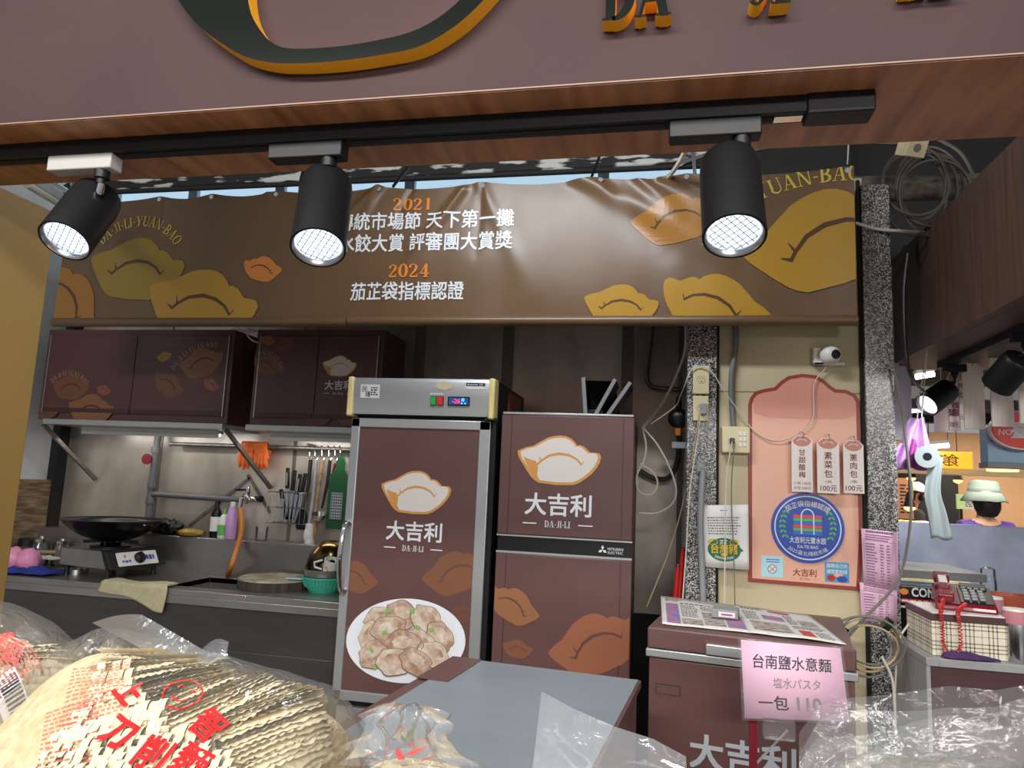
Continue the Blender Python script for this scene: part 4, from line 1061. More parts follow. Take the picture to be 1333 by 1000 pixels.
MB().lathe([(.030, 0), (.033, .01), (.033, .15), (.020, .19), (.014, .20)], (lx(305), LY - .04, ZL), 20).build('body', 'lilac_bag', o); MB().lathe([(.016, .20), (.016, .23)], (lx(305), LY - .04, ZL), 12).build('cap', 'white_plastic', o)
o = tag(MB().lathe([(.034, 0), (.038, .085), (.035, .085), (.031, .004)], (lx(341), LY, ZL), 22).build('drinking_glass', 'glass'), 'clear drinking glass standing on the ledge under the faucet', 'glass')
o = tag(MB().lathe([(.032, 0), (.032, .12), (.026, .122)], (lx(404), LY, ZL), 20).build('canister', 'white_plastic'), 'white cylindrical canister on the ledge below the spatula', 'canister')
o = tag(lump((lx(216), LY, ZL + .045), .11, .06, .05, 11, .5, 32, 6).build('black_bag', 'black_plastic', None, angle=180), 'crumpled black plastic bag on the ledge beside the wok', 'bag')
o = tag(lump((lx(251), LY - .02, ZL + .022), .09, .05, .026, 13, .3).build('sponge_cloth', 'print_olive', None, angle=180), 'folded olive yellow scouring cloth on the ledge', 'cloth')

# ---- chopping block, bowls and basket by the counter end
p = PZ(345, 768, ZC); R0 = (PZ(390, 765, ZC).x - PZ(300, 760, ZC).x) / 2
cb = root('chopping_block', 'thick round wooden chopping block at the end of the counter', 'chopping block', (p.x, p.y + .10, ZC))
MB().lathe([(R0 * .98, 0), (R0, .01), (R0, .05)], (p.x, p.y + .10, ZC), 40).build('rim', 'block_bark', cb); MB().lathe([(R0 * .995, .05), (R0 * .96, .058), (0, .056)], (p.x, p.y + .10, ZC), 40, cap=False).build('cutting_face', 'block_wood', cb)
o = tag(MB().bar((p.x + .10, p.y + .04, ZC + .066), (p.x + .27, p.y + .05, ZC + .068), .03, .008).build('plastic_scraper', 'sign_blue', bevel=.002), 'pale blue plastic scraper lying on the chopping block', 'scraper')
bx = PZ(411, 772, ZC); bc = Vector((bx.x + .015, bx.y + .06, ZC))
bk = root('plastic_basket', 'teal plastic colander basket at the counter end', 'basket', bc)
MB().lathe([(.075, .0), (.10, .03), (.118, .075), (.124, .076), (.124, .084), (.113, .084), (.095, .034), (.07, .006)], bc, 32).build('bowl', 'teal', bk)
rb = MB()
for k in range(36):
    q = 2 * PI * k / 36; d = Vector((math.cos(q), math.sin(q), 0)); rb.bar(bc + d * .102 + Vector((0, 0, .03)), bc + d * .121 + Vector((0, 0, .073)), .004, .004)
rb.build('rib', 'teal', bk)
o = tag(MB().lathe([(.06, .05), (.105, .09), (.112, .125), (.116, .125), (.116, .119), (.108, .085)], bc, 32).build('steel_bowl', 'steel'), 'dark steel bowl nested in the teal basket', 'bowl')
o = root('mug', 'white patterned mug tipped in the steel bowl', 'mug', bc + Vector((.04, -.01, .12)))
ax = Vector((.25, -.2, 1)); MB().lathe([(.03, 0), (.042, .01), (.045, .085), (.041, .085), (.037, .012)], bc + Vector((.035, -.01, .10)), 22, ax).build('body', 'white_plastic', o)
MB().tube(arc3 if False else [bc + Vector((-.005, -.03, .125)), bc + Vector((-.045, -.035, .135)), bc + Vector((-.05, -.035, .16)), bc + Vector((-.005, -.03, .175))], .006, 8).build('handle', 'white_plastic', o)
flat([rect(.0, 0, .018, .012), rect(.022, .01, .036, .02), rect(.01, -.014, .02, -.004)], fmap(bc + Vector((.03, -.062, .135))), 'orange_rubber', 'pattern', o)
pc = Vector((PY(430, 735, 4.0).x, 4.0, ZC)); 
o = root('mixing_bowl', 'large upturned brassy steel mixing bowl stacked behind the basket', 'bowl', pc)
MB().lathe([(.142, .10), (.145, .095), (.138, .13), (.122, .19), (.092, .24), (.05, .268), (0, .274)], pc, 40, cap=False).build('bowl', 'pot_gold', o)
MB().lathe([(.158, .088), (.160, .096), (.142, .104)], pc, 40).build('rim', 'pot_gold', o)
o = tag(MB().lathe([(.10, 0), (.125, .05), (.13, .088), (.125, .088), (.10, .01)], pc, 32).build('stock_pot', 'steel_dark'), 'dark pot under the upturned mixing bowl', 'pot')

for i, (xa, xb) in enumerate(((-3.7, -2.7), (-2.35, -1.75))):  # the long cabinet's lamp is added to brighten the wall below
    o = root('cabinet_lamp', ('added slim shielded lamp under the long wall cabinet', 'slim shielded lamp under the cabinet with the logo')[i], 'lamp', ((xa + xb) / 2, 4.08, 1.74))
    MB().box(xa, xb, 4.05, 4.10, 1.722, 1.741).box(xa, xb, 4.05, 4.056, 1.695, 1.722).build('housing', 'white_plastic', o, bevel=.002); MB().tube([(xa + .01, 4.085, 1.716), (xb - .01, 4.085, 1.716)], .006, 8).build('tube', 'tube_glow', o)
# ================================================================ upright commercial fridge
FY = 3.35
f1 = root('display_fridge', 'tall commercial fridge with printed brown door and digital display', 'fridge', (-1.15, 3.7, 0))
fx0, fx1 = -1.505, -.762
MB().box(fx0 + .01, fx1 - .01, FY + .045, 4.05, .12, 1.985).build('body', 'black_metal', f1, bevel=.004)
MB().box(fx0 + .01, fx1 - .01, FY + .02, 4.0, 0, .12).build('plinth', 'black_metal', f1)
MB().box(fx0 + .02, fx1 - .02, FY + .015, FY + .045, .14, .42).build('louvre_panel', 'aluminium', f1, bevel=.003)
for k in range(7): MB().box(fx0 + .08, fx1 - .08, FY + .010, FY + .015, .18 + .03 * k, .19 + .03 * k).build('louvre', 'dark', f1)
MB().box(fx1 - .012, fx1 - .008, 3.62, 3.95, 1.86, 1.965).build('side_label', 'terracotta', f1)
hx0, hx1, hz0, hz1 = -1.525, -.775, 1.805, 1.985
hp = MB().add([(hx0 + .02, FY - .02, hz0), (hx1 - .02, FY - .02, hz0), (hx1 - .02, FY - .03, hz1 - .02), (hx0 + .02, FY - .03, hz1 - .02), (hx0 + .02, FY + .045, hz0), (hx1 - .02, FY + .045, hz0), (hx1 - .02, FY + .045, hz1), (hx0 + .02, FY + .045, hz1), (hx0 + .02, FY - .018, hz1), (hx1 - .02, FY - .018, hz1)],
              [(0, 1, 2, 3), (3, 2, 9, 8), (8, 9, 6, 7), (5, 4, 7, 6), (1, 0, 4, 5), (0, 3, 8, 7, 4), (2, 1, 5, 6, 9)]).build('header_panel', 'aluminium', f1)
for x in (hx0, hx1 - .03): MB().box(x, x + .03, FY - .036, FY + .05, hz0 - .012, hz1 + .004).build('end_cap', 'ivory_strip', f1, bevel=.008)
hm = fmap((0, FY - .0262, 0), (1, 0, 0), (0, -.062, 1))
def hpt(px, py): p = PY(px, py, FY - .026); return p.x, p.z
def hrect(a, b, c_, d): x0, z0 = hpt(a, d); x1, z1 = hpt(c_, b); return x0, z0, x1, z1
hm = lambda u, v, w=0.0: Vector((u, FY - .0205 - (v - hz0) / (hz1 - hz0 - .02) * .010 - .0008 - w, v))
q = hrect(469, 501, 495, 518); flat([rect(*q)], hm, 'paper', 'notice_sticker', f1)
text('民', q[0] + .022, q[3] - .022, .032, hm, 'ink', f1, 'sticker_lettering', w=.0006); text('護', q[0] + .04, q[1] + .02, .03, hm, 'ink', f1, 'sticker_lettering', w=.0006)
lines(q[0] + .055, q[1] + .012, q[2] - .008, q[3] - .01, 4, hm, 'ink', f1, 'sticker_lettering', w=.0006, seed=4, fill=.55)
q = hrect(567, 497, 590, 508); flat([ell((q[0] + q[2]) / 2, (q[1] + q[3]) / 2, (q[2] - q[0]) / 2, (q[3] - q[1]) / 2, 9)], hm, 'ivory', 'glue_patch', f1)
q = hrect(607, 499, 632, 507); flat([rect(q[0], (q[1] + q[3]) / 2, q[2], q[3])], hm, 'ink', 'maker_badge', f1); flat([rect(q[0], q[1], q[2], (q[1] + q[3]) / 2)], hm, 'paper', 'maker_badge_strip', f1)
text('HV', q[2] - .018, q[3] - .008, .014, hm, 'print_white', f1, 'badge_lettering', w=.0006, bold=.01); lines(q[0] + .006, q[3] - .012, q[2] - .034, q[3] - .004, 1, hm, 'print_white', f1, 'badge_lettering', w=.0006, fill=.5, rag=0, chunk=.008)
for (a, b, c_, d), m_, nm in (((561, 517, 568, 527), 'green_led', 'switch'), ((570, 517, 577, 527), 'red_led', 'switch')):
    q = hrect(a, b, c_, d); MB().prism(rect(q[0] - .003, q[1] - .003, q[2] + .003, q[3] + .003), hm, 0, .004).build('switch_frame', 'black_plastic', f1); MB().prism(rect(*q), hm, .004, .010).build(nm, m_, f1)
q = hrect(560, 512, 578, 514); lines(q[0], q[1], q[2], q[3], 1, hm, 'print_white', f1, 'switch_caption', fill=.9, rag=0, chunk=.01)
q = hrect(583, 517, 612, 528); dp = MB().prism(rect(*q), hm, 0, .006).build('digital_display', 'black_plastic', f1)
flat([rect(q[0] + .006, q[1] + .005, q[2] - .006, q[3] - .005)], hm, 'display_blue', 'display_window', dp, .0066)
text('-26', q[0] + .042, (q[1] + q[3]) / 2, .03, hm, 'display_red', dp, 'display_digits', w=.0072, bold=.01); text('❄', q[0] + .075, (q[1] + q[3]) / 2 + .006, .018, hm, 'display_cyan', dp, 'display_symbol', w=.0072, bold=.01)
flat([rect(q[0] + .066, q[1] + .008, q[0] + .074, q[1] + .014), rect(q[0] + .082, q[1] + .008, q[0] + .09, q[1] + .014)], hm, 'display_cyan', 'display_key', dp, .0072)
# door
dz0, dz1 = .455, 1.785; dx0, dx1 = fx0 + .005, fx1 - .030; wf = .045
dr = MB().box(dx0, dx0 + wf, FY - .012, FY + .04, dz0, dz1).box(dx1 - wf - .01, dx1, FY - .012, FY + .04, dz0, dz1).box(dx0, dx1, FY - .012, FY + .04, dz1 - wf, dz1).box(dx0, dx1, FY - .012, FY + .04, dz0, dz0 + wf).build('door_frame', 'aluminium', f1, bevel=.004)
MB().box(dx0 + wf, dx1 - wf - .01, FY - .004, FY + .03, dz0 + wf, dz1 - wf).build('door_panel', 'maroon', f1)
MB().box(dx1 + .004, dx1 + .026, FY - .004, FY + .045, dz0, dz1).build('hinge_side', 'black_metal', f1, bevel=.002)
MB().box(dx1 - .03, dx1 + .03, FY - .02, FY - .01, dz1 + .003, dz1 + .016).build('hinge', 'black_metal', f1)
h0 = PY(449, 684, FY - .04); h1 = PY(443, 768, FY - .04)
MB().tube(swoop([h0 + Vector((.012, .03, .005)), h0, (h0 + h1) / 2 + Vector((-.004, -.025, 0)), h1, h1 + Vector((.012, .03, -.005))], 20), .013, 10).build('handle', 'chrome', f1)
DM = fmap((0, FY - .0047, 0))
DC = (dx0 + wf + .001, dx1 - wf - .011, dz0 + wf + .001, dz1 - wf - .001)
def dq(px, py): p = PY(px, py, FY - .005); return p.x, p.z
def dd(par, px, py, wpx, rot, fill, mp, clip, flip=False, w=0.0, crease='maroon'):
    x, z = dq(px, py); dumpling(x, z, dq(px + wpx / 2, py)[0] - dq(px - wpx / 2, py)[0], rot, fill, mp, par, crease=crease, flip=flip, clip=clip, w=w)
x, z = dq(541, 641); k = dq(587, 641)[0] - dq(495, 641)[0]; logo(x, z, k, DM, f1, w=.001)
dd(f1, 592, 745, 88, 24, 'print_brown', DM, DC); dd(f1, 462, 750, 62, -20, 'print_brown', DM, DC, True); dd(f1, 600, 800, 40, 20, 'print_dim', DM, DC)
x, z = dq(497, 800); serif('DA-JI-LI-YUAN-BAO', x - .10, z - .03, .028, DM, 'print_tan', f1, rot=36, bend=40, clip=DC, w=.0008)
# printed plate of dumplings
x, z = dq(527, 834); sx = dq(607, 834)[0] - x; plate_z = z
flat([ell(x, z, sx * .99, .19, 60, rot=6)], DM, 'plate_white', 'plate_print', f1, .0011, clip=DC)
flat([ell(x, z + .006, sx * .86, .155, 60, rot=6)], DM, 'print_white', 'plate_rim_print', f1, .0014, clip=DC)
rr = random.Random(3)
SP = [(-.13, .085, .075, 20), (-.02, .115, .08, -10), (.10, .10, .08, -30), (.17, .03, .075, -60), (-.17, .01, .07, 60), (-.08, .04, .085, 10), (.07, -.01, .085, -15), (-.01, -.02, .085, 15), (.15, -.05, .07, -20), (-.15, -.075, .075, 30), (-.05, -.10, .08, 0), (.06, -.09, .075, -20)]
for i, (a, b, r_, ro) in enumerate(SP):
    n_ = 26; pts = [(r_ * (1 + .10 * math.sin(5 * t_ + i) + .05 * math.sin(9 * t_ + 2 * i)) * math.cos(t_), .78 * r_ * (1 + .08 * math.sin(4 * t_ + i)) * math.sin(t_)) for t_ in (2 * PI * q_ / n_ for q_ in range(n_))]
    flat(xf([[(p[0] * 1.05, p[1] * 1.07 - .002) for p in pts]], x + a, z + b, 1, ro), DM, 'dumpling_edge', 'dumpling_edge_print', f1, .00158 + .0003 * i, clip=DC)
    o = flat(xf([pts], x + a, z + b, 1, ro), DM, 'dumpling_skin' if i % 2 else 'dumpling_pale', 'dumpling_photo_print', f1, .0017 + .0003 * i, clip=DC)
    flat(xf([[(p[0] * .55, p[1] * .42 + r_ * .16) for p in pts]], x + a, z + b, 1, ro), DM, 'dumpling_pale' if i % 2 else 'dumpling_skin', 'dumpling_centre_print', o, .00185 + .0003 * i, clip=DC)
for a, b in ((-.09, .13), (.03, .135), (.06, .065), (.13, .06), (-.10, .03), (-.16, -.055), (-.14, -.13)):
    flat(xf([rect(-.012, -.008, .012, .008)], x + a, z + b, 1, rr.uniform(-60, 60)), DM, 'scallion', 'scallion_print', f1, .0062)

# ================================================================ two-door fridge
f2 = root('refrigerator', 'brown wrapped two door refrigerator with white dumpling logo', 'fridge', (-.44, 3.7, 0))
gx0, gx1 = -.742, -.118
MB().box(gx0 + .006, gx1 - .006, FY + .055, 3.98, .06, 1.83).build('body', 'maroon_dark', f2, bevel=.004)
MB().box(gx0 + .03, gx1 - .03, FY + .05, 3.9, 0, .06).build('plinth', 'black_plastic', f2)
def fdoor(z0, z1, nm):
    d = MB().box(gx0, gx1, FY, FY + .05, z0, z1).build('door', 'maroon', f2, bevel=.006)
    for x in (gx0 + .05, gx1 - .05): MB().box(x - .002, x + .002, FY - .0012, FY, z0 + .004, z1 - .004).build('door_rib', 'maroon_dark', d)
    return d
d1 = fdoor(1.262, 1.822, 'door'); d2 = fdoor(.08, 1.178, 'door')
MB().box(gx0 + .004, gx1 - .004, FY - .002, FY + .05, 1.822, 1.834).build('top_trim', 'aluminium', f2, bevel=.003)
MB().box(gx0 + .004, gx1 - .004, FY + .012, FY + .055, 1.178, 1.262).build('handle_recess', 'black_plastic', f2)
MB().box(gx0, gx1, FY + .001, FY + .012, 1.178, 1.187).build('recess_trim', 'aluminium', f2); MB().box(gx0, gx1, FY + .001, FY + .012, 1.255, 1.262).build('recess_trim', 'aluminium', f2)
gm2 = fmap((0, FY + .0115, 0)); lx_, lz_ = dq(784, 716); lz_ = 1.216
tri = [[(0, .004), (.008, .018), (0, .032), (-.008, .018)]]
flat(xf([[(0, 0), (.0065, .011), (0, .022), (-.0065, .011)]], lx_, lz_, 1, 0) + xf([[(0, 0), (.0065, .011), (0, .022), (-.0065, .011)]], lx_, lz_, 1, 120) + xf([[(0, 0), (.0065, .011), (0, .022), (-.0065, .011)]], lx_, lz_, 1, 240), gm2, 'print_white', 'three_diamond_mark', f2)
text('MITSUBISHI', lx_ + .058, lz_ + .006, .016, gm2, 'print_white', f2, 'badge_lettering', maxw=.07, bold=.01); text('ELECTRIC', lx_ + .058, lz_ - .010, .016, gm2, 'print_white', f2, 'badge_lettering', maxw=.07)
x, z = dq(727, 599); k = dq(782, 599)[0] - dq(672, 599)[0]; logo(x, z, k, fmap((0, FY - .0016, 0)), d1)
GM = fmap((0, FY - .0016, 0)); GC = (gx0 + .004, gx1 - .004, .1, 1.17)
dd(d2, 668, 788, 72, -28, 'print_tan', GM, GC, True); dd(d2, 775, 838, 128, 26, 'print_rust', GM, GC); dd(d2, 673, 845, 40, -4, 'print_brown', GM, GC)
SM = lambda u, v, w=0.0: Vector((gx1 - .0052 + w, u, v))
flat([rect(3.44, .6, 3.60, 1.78)], SM, 'side_pink', 'side_sheet', f2)
lines(3.445, .7, 3.595, 1.74, 44, SM, 'ink_maroon', f2, 'side_print', fill=.4, w=.0006, chunk=.02)
# things on the fridge top
zt = 1.834
o = tag(MB().box(-.315 - .04, -.315 + .04, 3.5, 3.56, zt, zt + .035).build('small_box', 'black_plastic', bevel=.002), 'small flat black box on top of the two door fridge', 'box'); o.location.x = -.0
for i, (a, b, lbl, fm) in enumerate((((766, 541), (763, 497), 'upright black tray with grey edge on the fridge top', 1), ((778, 541), (803, 499), 'leaning black tray with grey edge in the middle on the fridge', 1), ((793, 541), (822, 503), 'most slanted tray leaning on the fridge top', 1))):
    p = PY(*a, 3.62); q = PY(*b, 3.62); p.z = zt + .006; o = root('tray', lbl, 'tray', p)
    MB().bar(p, q, .012, .26, up=(0, 1, 0)).build('sheet', 'black_plastic', o)
    MB().bar(p + Vector((0, -.135, 0)), q + Vector((0, -.135, 0)), .018, .014, up=(0, 1, 0)).build('edge', 'grey_plastic', o)
o = tag(MB().add([PY(760, 541, 3.80), PY(808, 543, 3.80), PY(800, 497, 3.86), PY(764, 496, 3.86)], [(0, 1, 2, 3)]).build('black_folder', 'black_plastic', None, solid=.012), 'black plastic folder standing behind the leaning trays', 'folder')

# ================================================================ middle worktable (steel topped chest)
ZT = .90
BL = PZ(590, 855, ZT); BR = PZ(835, 885, ZT); tu = (BR - BL); TWd = tu.length; tu.normalize(); tv = Vector((-tu.y, tu.x, 0)); up = Vector((0, 0, 1)); TD = .92
tb = root('work_table', 'steel topped brown work chest in front of the fridges', 'table', (BL + BR) / 2 - tv * TD / 2 - up * ZT)
c0 = (BL + BR) / 2 - tv * TD / 2
MB().obox(c0 - up * (ZT / 2 + .01), tu * (TWd / 2 - .012), tv * (TD / 2 - .012), up * (ZT / 2 - .012)).build('body', 'maroon', tb, bevel=.004)
MB().obox(c0 - up * .014, tu * (TWd / 2), tv * (TD / 2), up * .012).build('top_frame', 'maroon', tb, bevel=.003)
MB().obox(c0 + tu * .018 - tv * .006, tu * (TWd / 2 - .026), tv * (TD / 2 - .008), up * .002).build('steel_sheet', 'steel_table', tb)
MB().obox(BL + tu * .055 - tv * .16 + up * .0035, tu * .052, tv * .15, up * .001).build('corner_plate', 'maroon', tb)
for i, (sx_, sy_) in enumerate(((-1, -1), (1, -1), (1, 1), (-1, 1))):
    pp_ = c0 + tu * (TWd / 2 - .05) * sx_ + tv * (TD / 2 - .05) * sy_; MB().lathe([(.025, -ZT), (.03, -ZT + .03)], pp_, 12).build('foot', 'black_plastic', tb)

# ================================================================ chest freezer with newspaper
ZF = 1.02; yaw = math.radians(-9)
FL = PZ(843, 816, ZF); fu = Vector((math.cos(yaw), math.sin(yaw), 0)); fv = Vector((-fu.y, fu.x, 0)); FW, FD = .665, .66
fz = root('chest_freezer', 'brown wrapped chest freezer under the wall poster', 'freezer', FL + fu * FW / 2 + fv * FD / 2 - up * ZF)
def fp(a, b, h): return FL + fu * a + fv * b + up * (h - ZF)
MB().obox(fp(FW / 2, FD / 2, .49), fu * (FW / 2 - .006), fv * (FD / 2 - .006), up * .43).build('body', 'maroon', fz, bevel=.006)
MB().obox(fp(FW / 2, FD / 2, ZF - .035), fu * FW / 2, fv * FD / 2, up * .035).build('lid', 'maroon', fz, bevel=.006)
MB().obox(fp(FW / 2, FD / 2 - .004, ZF - .085), fu * (FW / 2 + .004), fv * (FD / 2 + .002), up * .013).build('gasket_strip', 'aluminium', fz, bevel=.003)
MB().obox(fp(.26, -.008, ZF - .05), fu * .06, fv * .010, up * .018).build('lid_handle', 'aluminium', fz, bevel=.004)
fm_ = fmap(fp(0, .0045, 0), fu, up)
rec = lambda x0, z0, x1, z1: [rect(x0, z0, x1, z0 + .003), rect(x0, z1 - .003, x1, z1), rect(x0, z0, x0 + .003, z1), rect(x1 - .003, z0, x1, z1)]
flat(rec(.03, .80, .115, .835), fm_, 'steel_dark', 'lock_plate', fz, .0008)
text('大吉利', .315, .635, .115, fm_, 'sign_silver', fz, 'lettering', bold=.03, w=.0008)
for a in (.06, FW - .06):
    for b in (.06, FD - .06): MB().lathe([(.025, 0), (.025, .06)], fp(a, b, 0), 12).build('caster', 'black_plastic', fz)
# newspaper: two folded spreads
def paper_sheet(nm, label, corners, zoff, cat='newspaper', m='news', amp=.004, seed=0):
    A, B, C_, D = [Vector(c_) for c_ in corners]            # bl, br, tr, tl
    def mp(a, b, w=0.0):
        p = (A * (1 - a) + B * a) * (1 - b) + (D * (1 - a) + C_ * a) * b
        return p + Vector((0, 0, zoff + amp * (1 + noise.noise((a * 2.5 + seed, b * 2, 1))) + w))
    r_ = root(nm, label, cat, mp(.5, .5))
    MB().grid(lambda a, b: mp(a, b), 16, 10).build('sheet', m, r_, angle=180, solid=.0015)
    return r_, mp
nA = [PZ(862, 814, ZF), PZ(980, 826, ZF), PZ(958, 790, ZF), PZ(860, 777, ZF)]
r1, m1 = paper_sheet('newspaper', 'open newspaper page with blue photo boxes on the freezer lid', [(v.x, v.y, ZF) for v in nA], .001)
nB = [PZ(976, 826, ZF), PZ(1102, 841, ZF), PZ(1052, 803, ZF), PZ(957, 789, ZF)]
r2, m2 = paper_sheet('newspaper', 'newspaper page with red headline lying beside the plastic case', [(v.x, v.y, ZF) for v in nB], .002, seed=4)
wv = .0016
flat([rect(.06, .80, .96, .96)], m1, 'news_photo', 'photo_print', r1, wv)
flat([rect(.06, .06, .22, .72), rect(.76, .08, .96, .72)], m1, 'news_blue', 'photo_print', r1, wv); flat([rect(.50, .1, .74, .5)], m1, 'news_photo', 'photo_print', r1, wv)
lines(.25, .30, .48, .70, 9, m1, 'ink_soft', r1, 'text_print', w=wv, seed=2, chunk=.03); lines(.25, .72, .74, .78, 1, m1, 'ink', r1, 'text_print', w=wv, seed=5, chunk=.04); lines(.50, .55, .74, .70, 3, m1, 'ink_soft', r1, 'text_print', w=wv, seed=12, chunk=.03); flat([rect(.24, .06, .48, .24)], m1, 'news_photo', 'photo_print', r1, wv)
flat([rect(.08, .12, .52, .42)], m2, 'news_photo', 'photo_print', r2, wv); flat([rect(.28, .52, .55, .68)], m2, 'news_blue', 'photo_print', r2, wv); flat([rect(.42, .84, .70, .90)], m2, 'news_red', 'headline_print', r2, wv); flat([rect(.72, .45, .92, .66)], m2, 'news_photo', 'photo_print', r2, wv); flat([rect(.60, .08, .74, .26)], m2, 'news_red', 'photo_print', r2, wv)
lines(.05, .46, .26, .80, 8, m2, 'ink_soft', r2, 'text_print', w=wv, seed=6, chunk=.03); lines(.58, .30, .94, .42, 4, m2, 'ink_soft', r2, 'text_print', w=wv, seed=7, chunk=.03); lines(.58, .46, .70, .80, 8, m2, 'ink_soft', r2, 'text_print', w=wv, seed=8, chunk=.03); lines(.78, .06, .96, .26, 5, m2, 'ink_soft', r2, 'text_print', w=wv, seed=9, chunk=.03); lines(.05, .86, .38, .94, 2, m2, 'ink', r2, 'text_print', w=wv, seed=10, chunk=.04)
p = PZ(946, 806, ZF + .01); o = root('plastic_case', 'small grey plastic case standing on the newspaper', 'case', (p.x, p.y, ZF + .01))
MB().obox((p.x, p.y + .05, ZF + .026), fu * .048, fv * .05, up * .016).build('shell', 'grey_plastic', o, bevel=.003); MB().obox((p.x, p.y - .004, ZF + .026), fu * .03, fv * .003, up * .009).build('label', 'white_plastic', o)
flat([rect(-.02, -.003, .02, .003)], fmap((p.x, p.y - .0075, ZF + .026), fu, up), 'magenta_bag', 'label_mark', o)

# ---- pink price sign on a stand
SY = 2.26
tlc, trc, blc, brc = PY(961, 830, SY), PY(1097, 842, SY), PY(966, 938, SY - .02), PY(1110, 942, SY - .02)
def sgm(a, b, w=0.0): return (blc * (1 - a) + brc * a) * (1 - b) + (tlc * (1 - a) + trc * a) * b + Vector((0, -w, 0))
ps = root('price_sign', 'pink handwritten price sheet in a clear sleeve on a red stand', 'sign', (blc.x + .1, SY, 0))
MB().grid(lambda a, b: sgm(.025 + .95 * a, .025 + .95 * b), 2, 2).build('sheet', 'paper_sign', ps, solid=.001)
MB().grid(lambda a, b: sgm(a, b, .0015), 2, 2).build('sleeve', 'film', ps); MB().grid(lambda a, b: sgm(a, b, -.002), 2, 2).build('sleeve_back', 'film', ps)
W_, H_ = (brc - blc).length, (tlc - blc).length
sm = lambda u, v, w=0.0: sgm(u / W_, v / H_, w)
text('台南鹽水意麵', W_ * .50, H_ * .73, .042, sm, 'ink', ps, bold=.012, w=.001, maxw=W_ * .74, shear=.06)
text('塩水パスタ', W_ * .53, H_ * .47, .032, sm, 'ink_grey', ps, bold=.004, w=.001, maxw=W_ * .44, shear=.08)
text('一包', W_ * .30, H_ * .225, .042, sm, 'ink', ps, bold=.012, w=.001); text('110', W_ * .63, H_ * .22, .050, sm, 'ink_grey', ps, bold=.03, w=.001); text('元', W_ * .88, H_ * .19, .036, sm, 'ink_grey', ps, bold=.006, w=.001)
rp = sgm(.10, 0); MB().bar((rp.x + .005, SY + .015, 0), (rp.x + .005, SY + .015, rp.z + .05), .022, .022, up=(0, 1, 0)).build('stand_pole', 'red_dark', ps, bevel=.003)
rp = sgm(.09, .0); MB().box(rp.x - .12, rp.x + .14, SY - .1, SY + .14, 0, .012).build('stand_base', 'red_dark', ps, bevel=.003)
cp = sgm(.38, -.01); MB().box(cp.x - .055, cp.x + .03, SY - .04, SY - .005, cp.z - .045, cp.z + .008).build('clip', 'film_clear', ps, bevel=.004); MB().bar(cp + Vector((.01, 0, -.02)), (rp.x + .005, SY + .012, cp.z - .14), .006, .006).build('clip_arm', 'grey_plastic', ps)

# ================================================================ wall with poster
def wallmap(Y): return fmap((0, Y, 0))
PT = WP - .007
pst = root('poster_board', 'tall pink poster board with scalloped top on the beige wall', 'poster', (.62, PT, 1.1))
def pp2(px, py, Y=PT): p = PY(px, py, Y); return (p.x, p.z)
outl = [(974, 757), (1119, 769), (1123, 700), (1123.5, 600), (1123, 530), (1120.5, 522.5), (1113, 513.5), (1101, 508), (1087.5, 507), (1081.5, 503), (1072.5, 495), (1062, 489), (1044, 487), (1026, 490), (1015.5, 497), (1008, 504.5), (993, 507), (982.5, 510.5), (976.5, 518), (974, 527), (974, 640)]
ow = [pp2(*q) for q in outl]; cxm = sum(p[0] for p in ow) / len(ow)
xmx = .868; ow = [(min(p[0], xmx), p[1]) for p in ow]
wm = wallmap(PT); MB().prism(ow, wm, 0, .006).build('board', 'poster_border', pst, smooth=False)
def inset(poly, d):
    n = len(poly); out = []
    for i in range(n):
        a, b, c_ = Vector(poly[i - 1]), Vector(poly[i]), Vector(poly[(i + 1) % n]); e1 = (b - a).normalized(); e2 = (c_ - b).normalized()
        nn = Vector((-(e1.y + e2.y), e1.x + e2.x)); nn = nn.normalized() if nn.length > 1e-6 else Vector((-e1.y, e1.x)); k_ = max(.5, nn.dot(Vector((-e1.y, e1.x))))
        out.append(tuple(b + nn * d / k_))
    return out
flat([inset(ow, .016)], wm, 'poster_pink', 'poster_print', pst, .0066)
cap = [q for q in outl if q[1] < 531]; cap = [pp2(*q) for q in cap]; cap = [(min(p[0], xmx), p[1]) for p in cap]
capp = inset(cap + [pp2(974, 540), ][:0], .016); zc_ = pp2(1040, 543)[1]
flat([[(p[0], p[1]) for p in capp] + [(pp2(978, 540)[0] + .012, zc_ + .012), (pp2(1000, 545)[0], zc_ - .006), (pp2(1050, 548)[0], zc_ - .010), (pp2(1100, 546)[0], zc_ - .004), (xmx - .02, zc_ + .012)][::1]], wm, 'poster_rose', 'poster_top_print', pst, .0072)
x0_, z0_ = pp2(1047, 747); text('大吉利', x0_, z0_ + .005, .034, wm, 'poster_border', pst, bold=.02, w=.0074); serif('DA-JI-LI', x0_, z0_ - .022, .009, wm, 'poster_border', pst, w=.0074)
flat([rect(x0_ - .055, z0_ - .0225, x0_ - .035, z0_ - .0215), rect(x0_ + .035, z0_ - .0225, x0_ + .055, z0_ - .0215)], wm, 'poster_border', 'lettering_rule', pst, .0074)
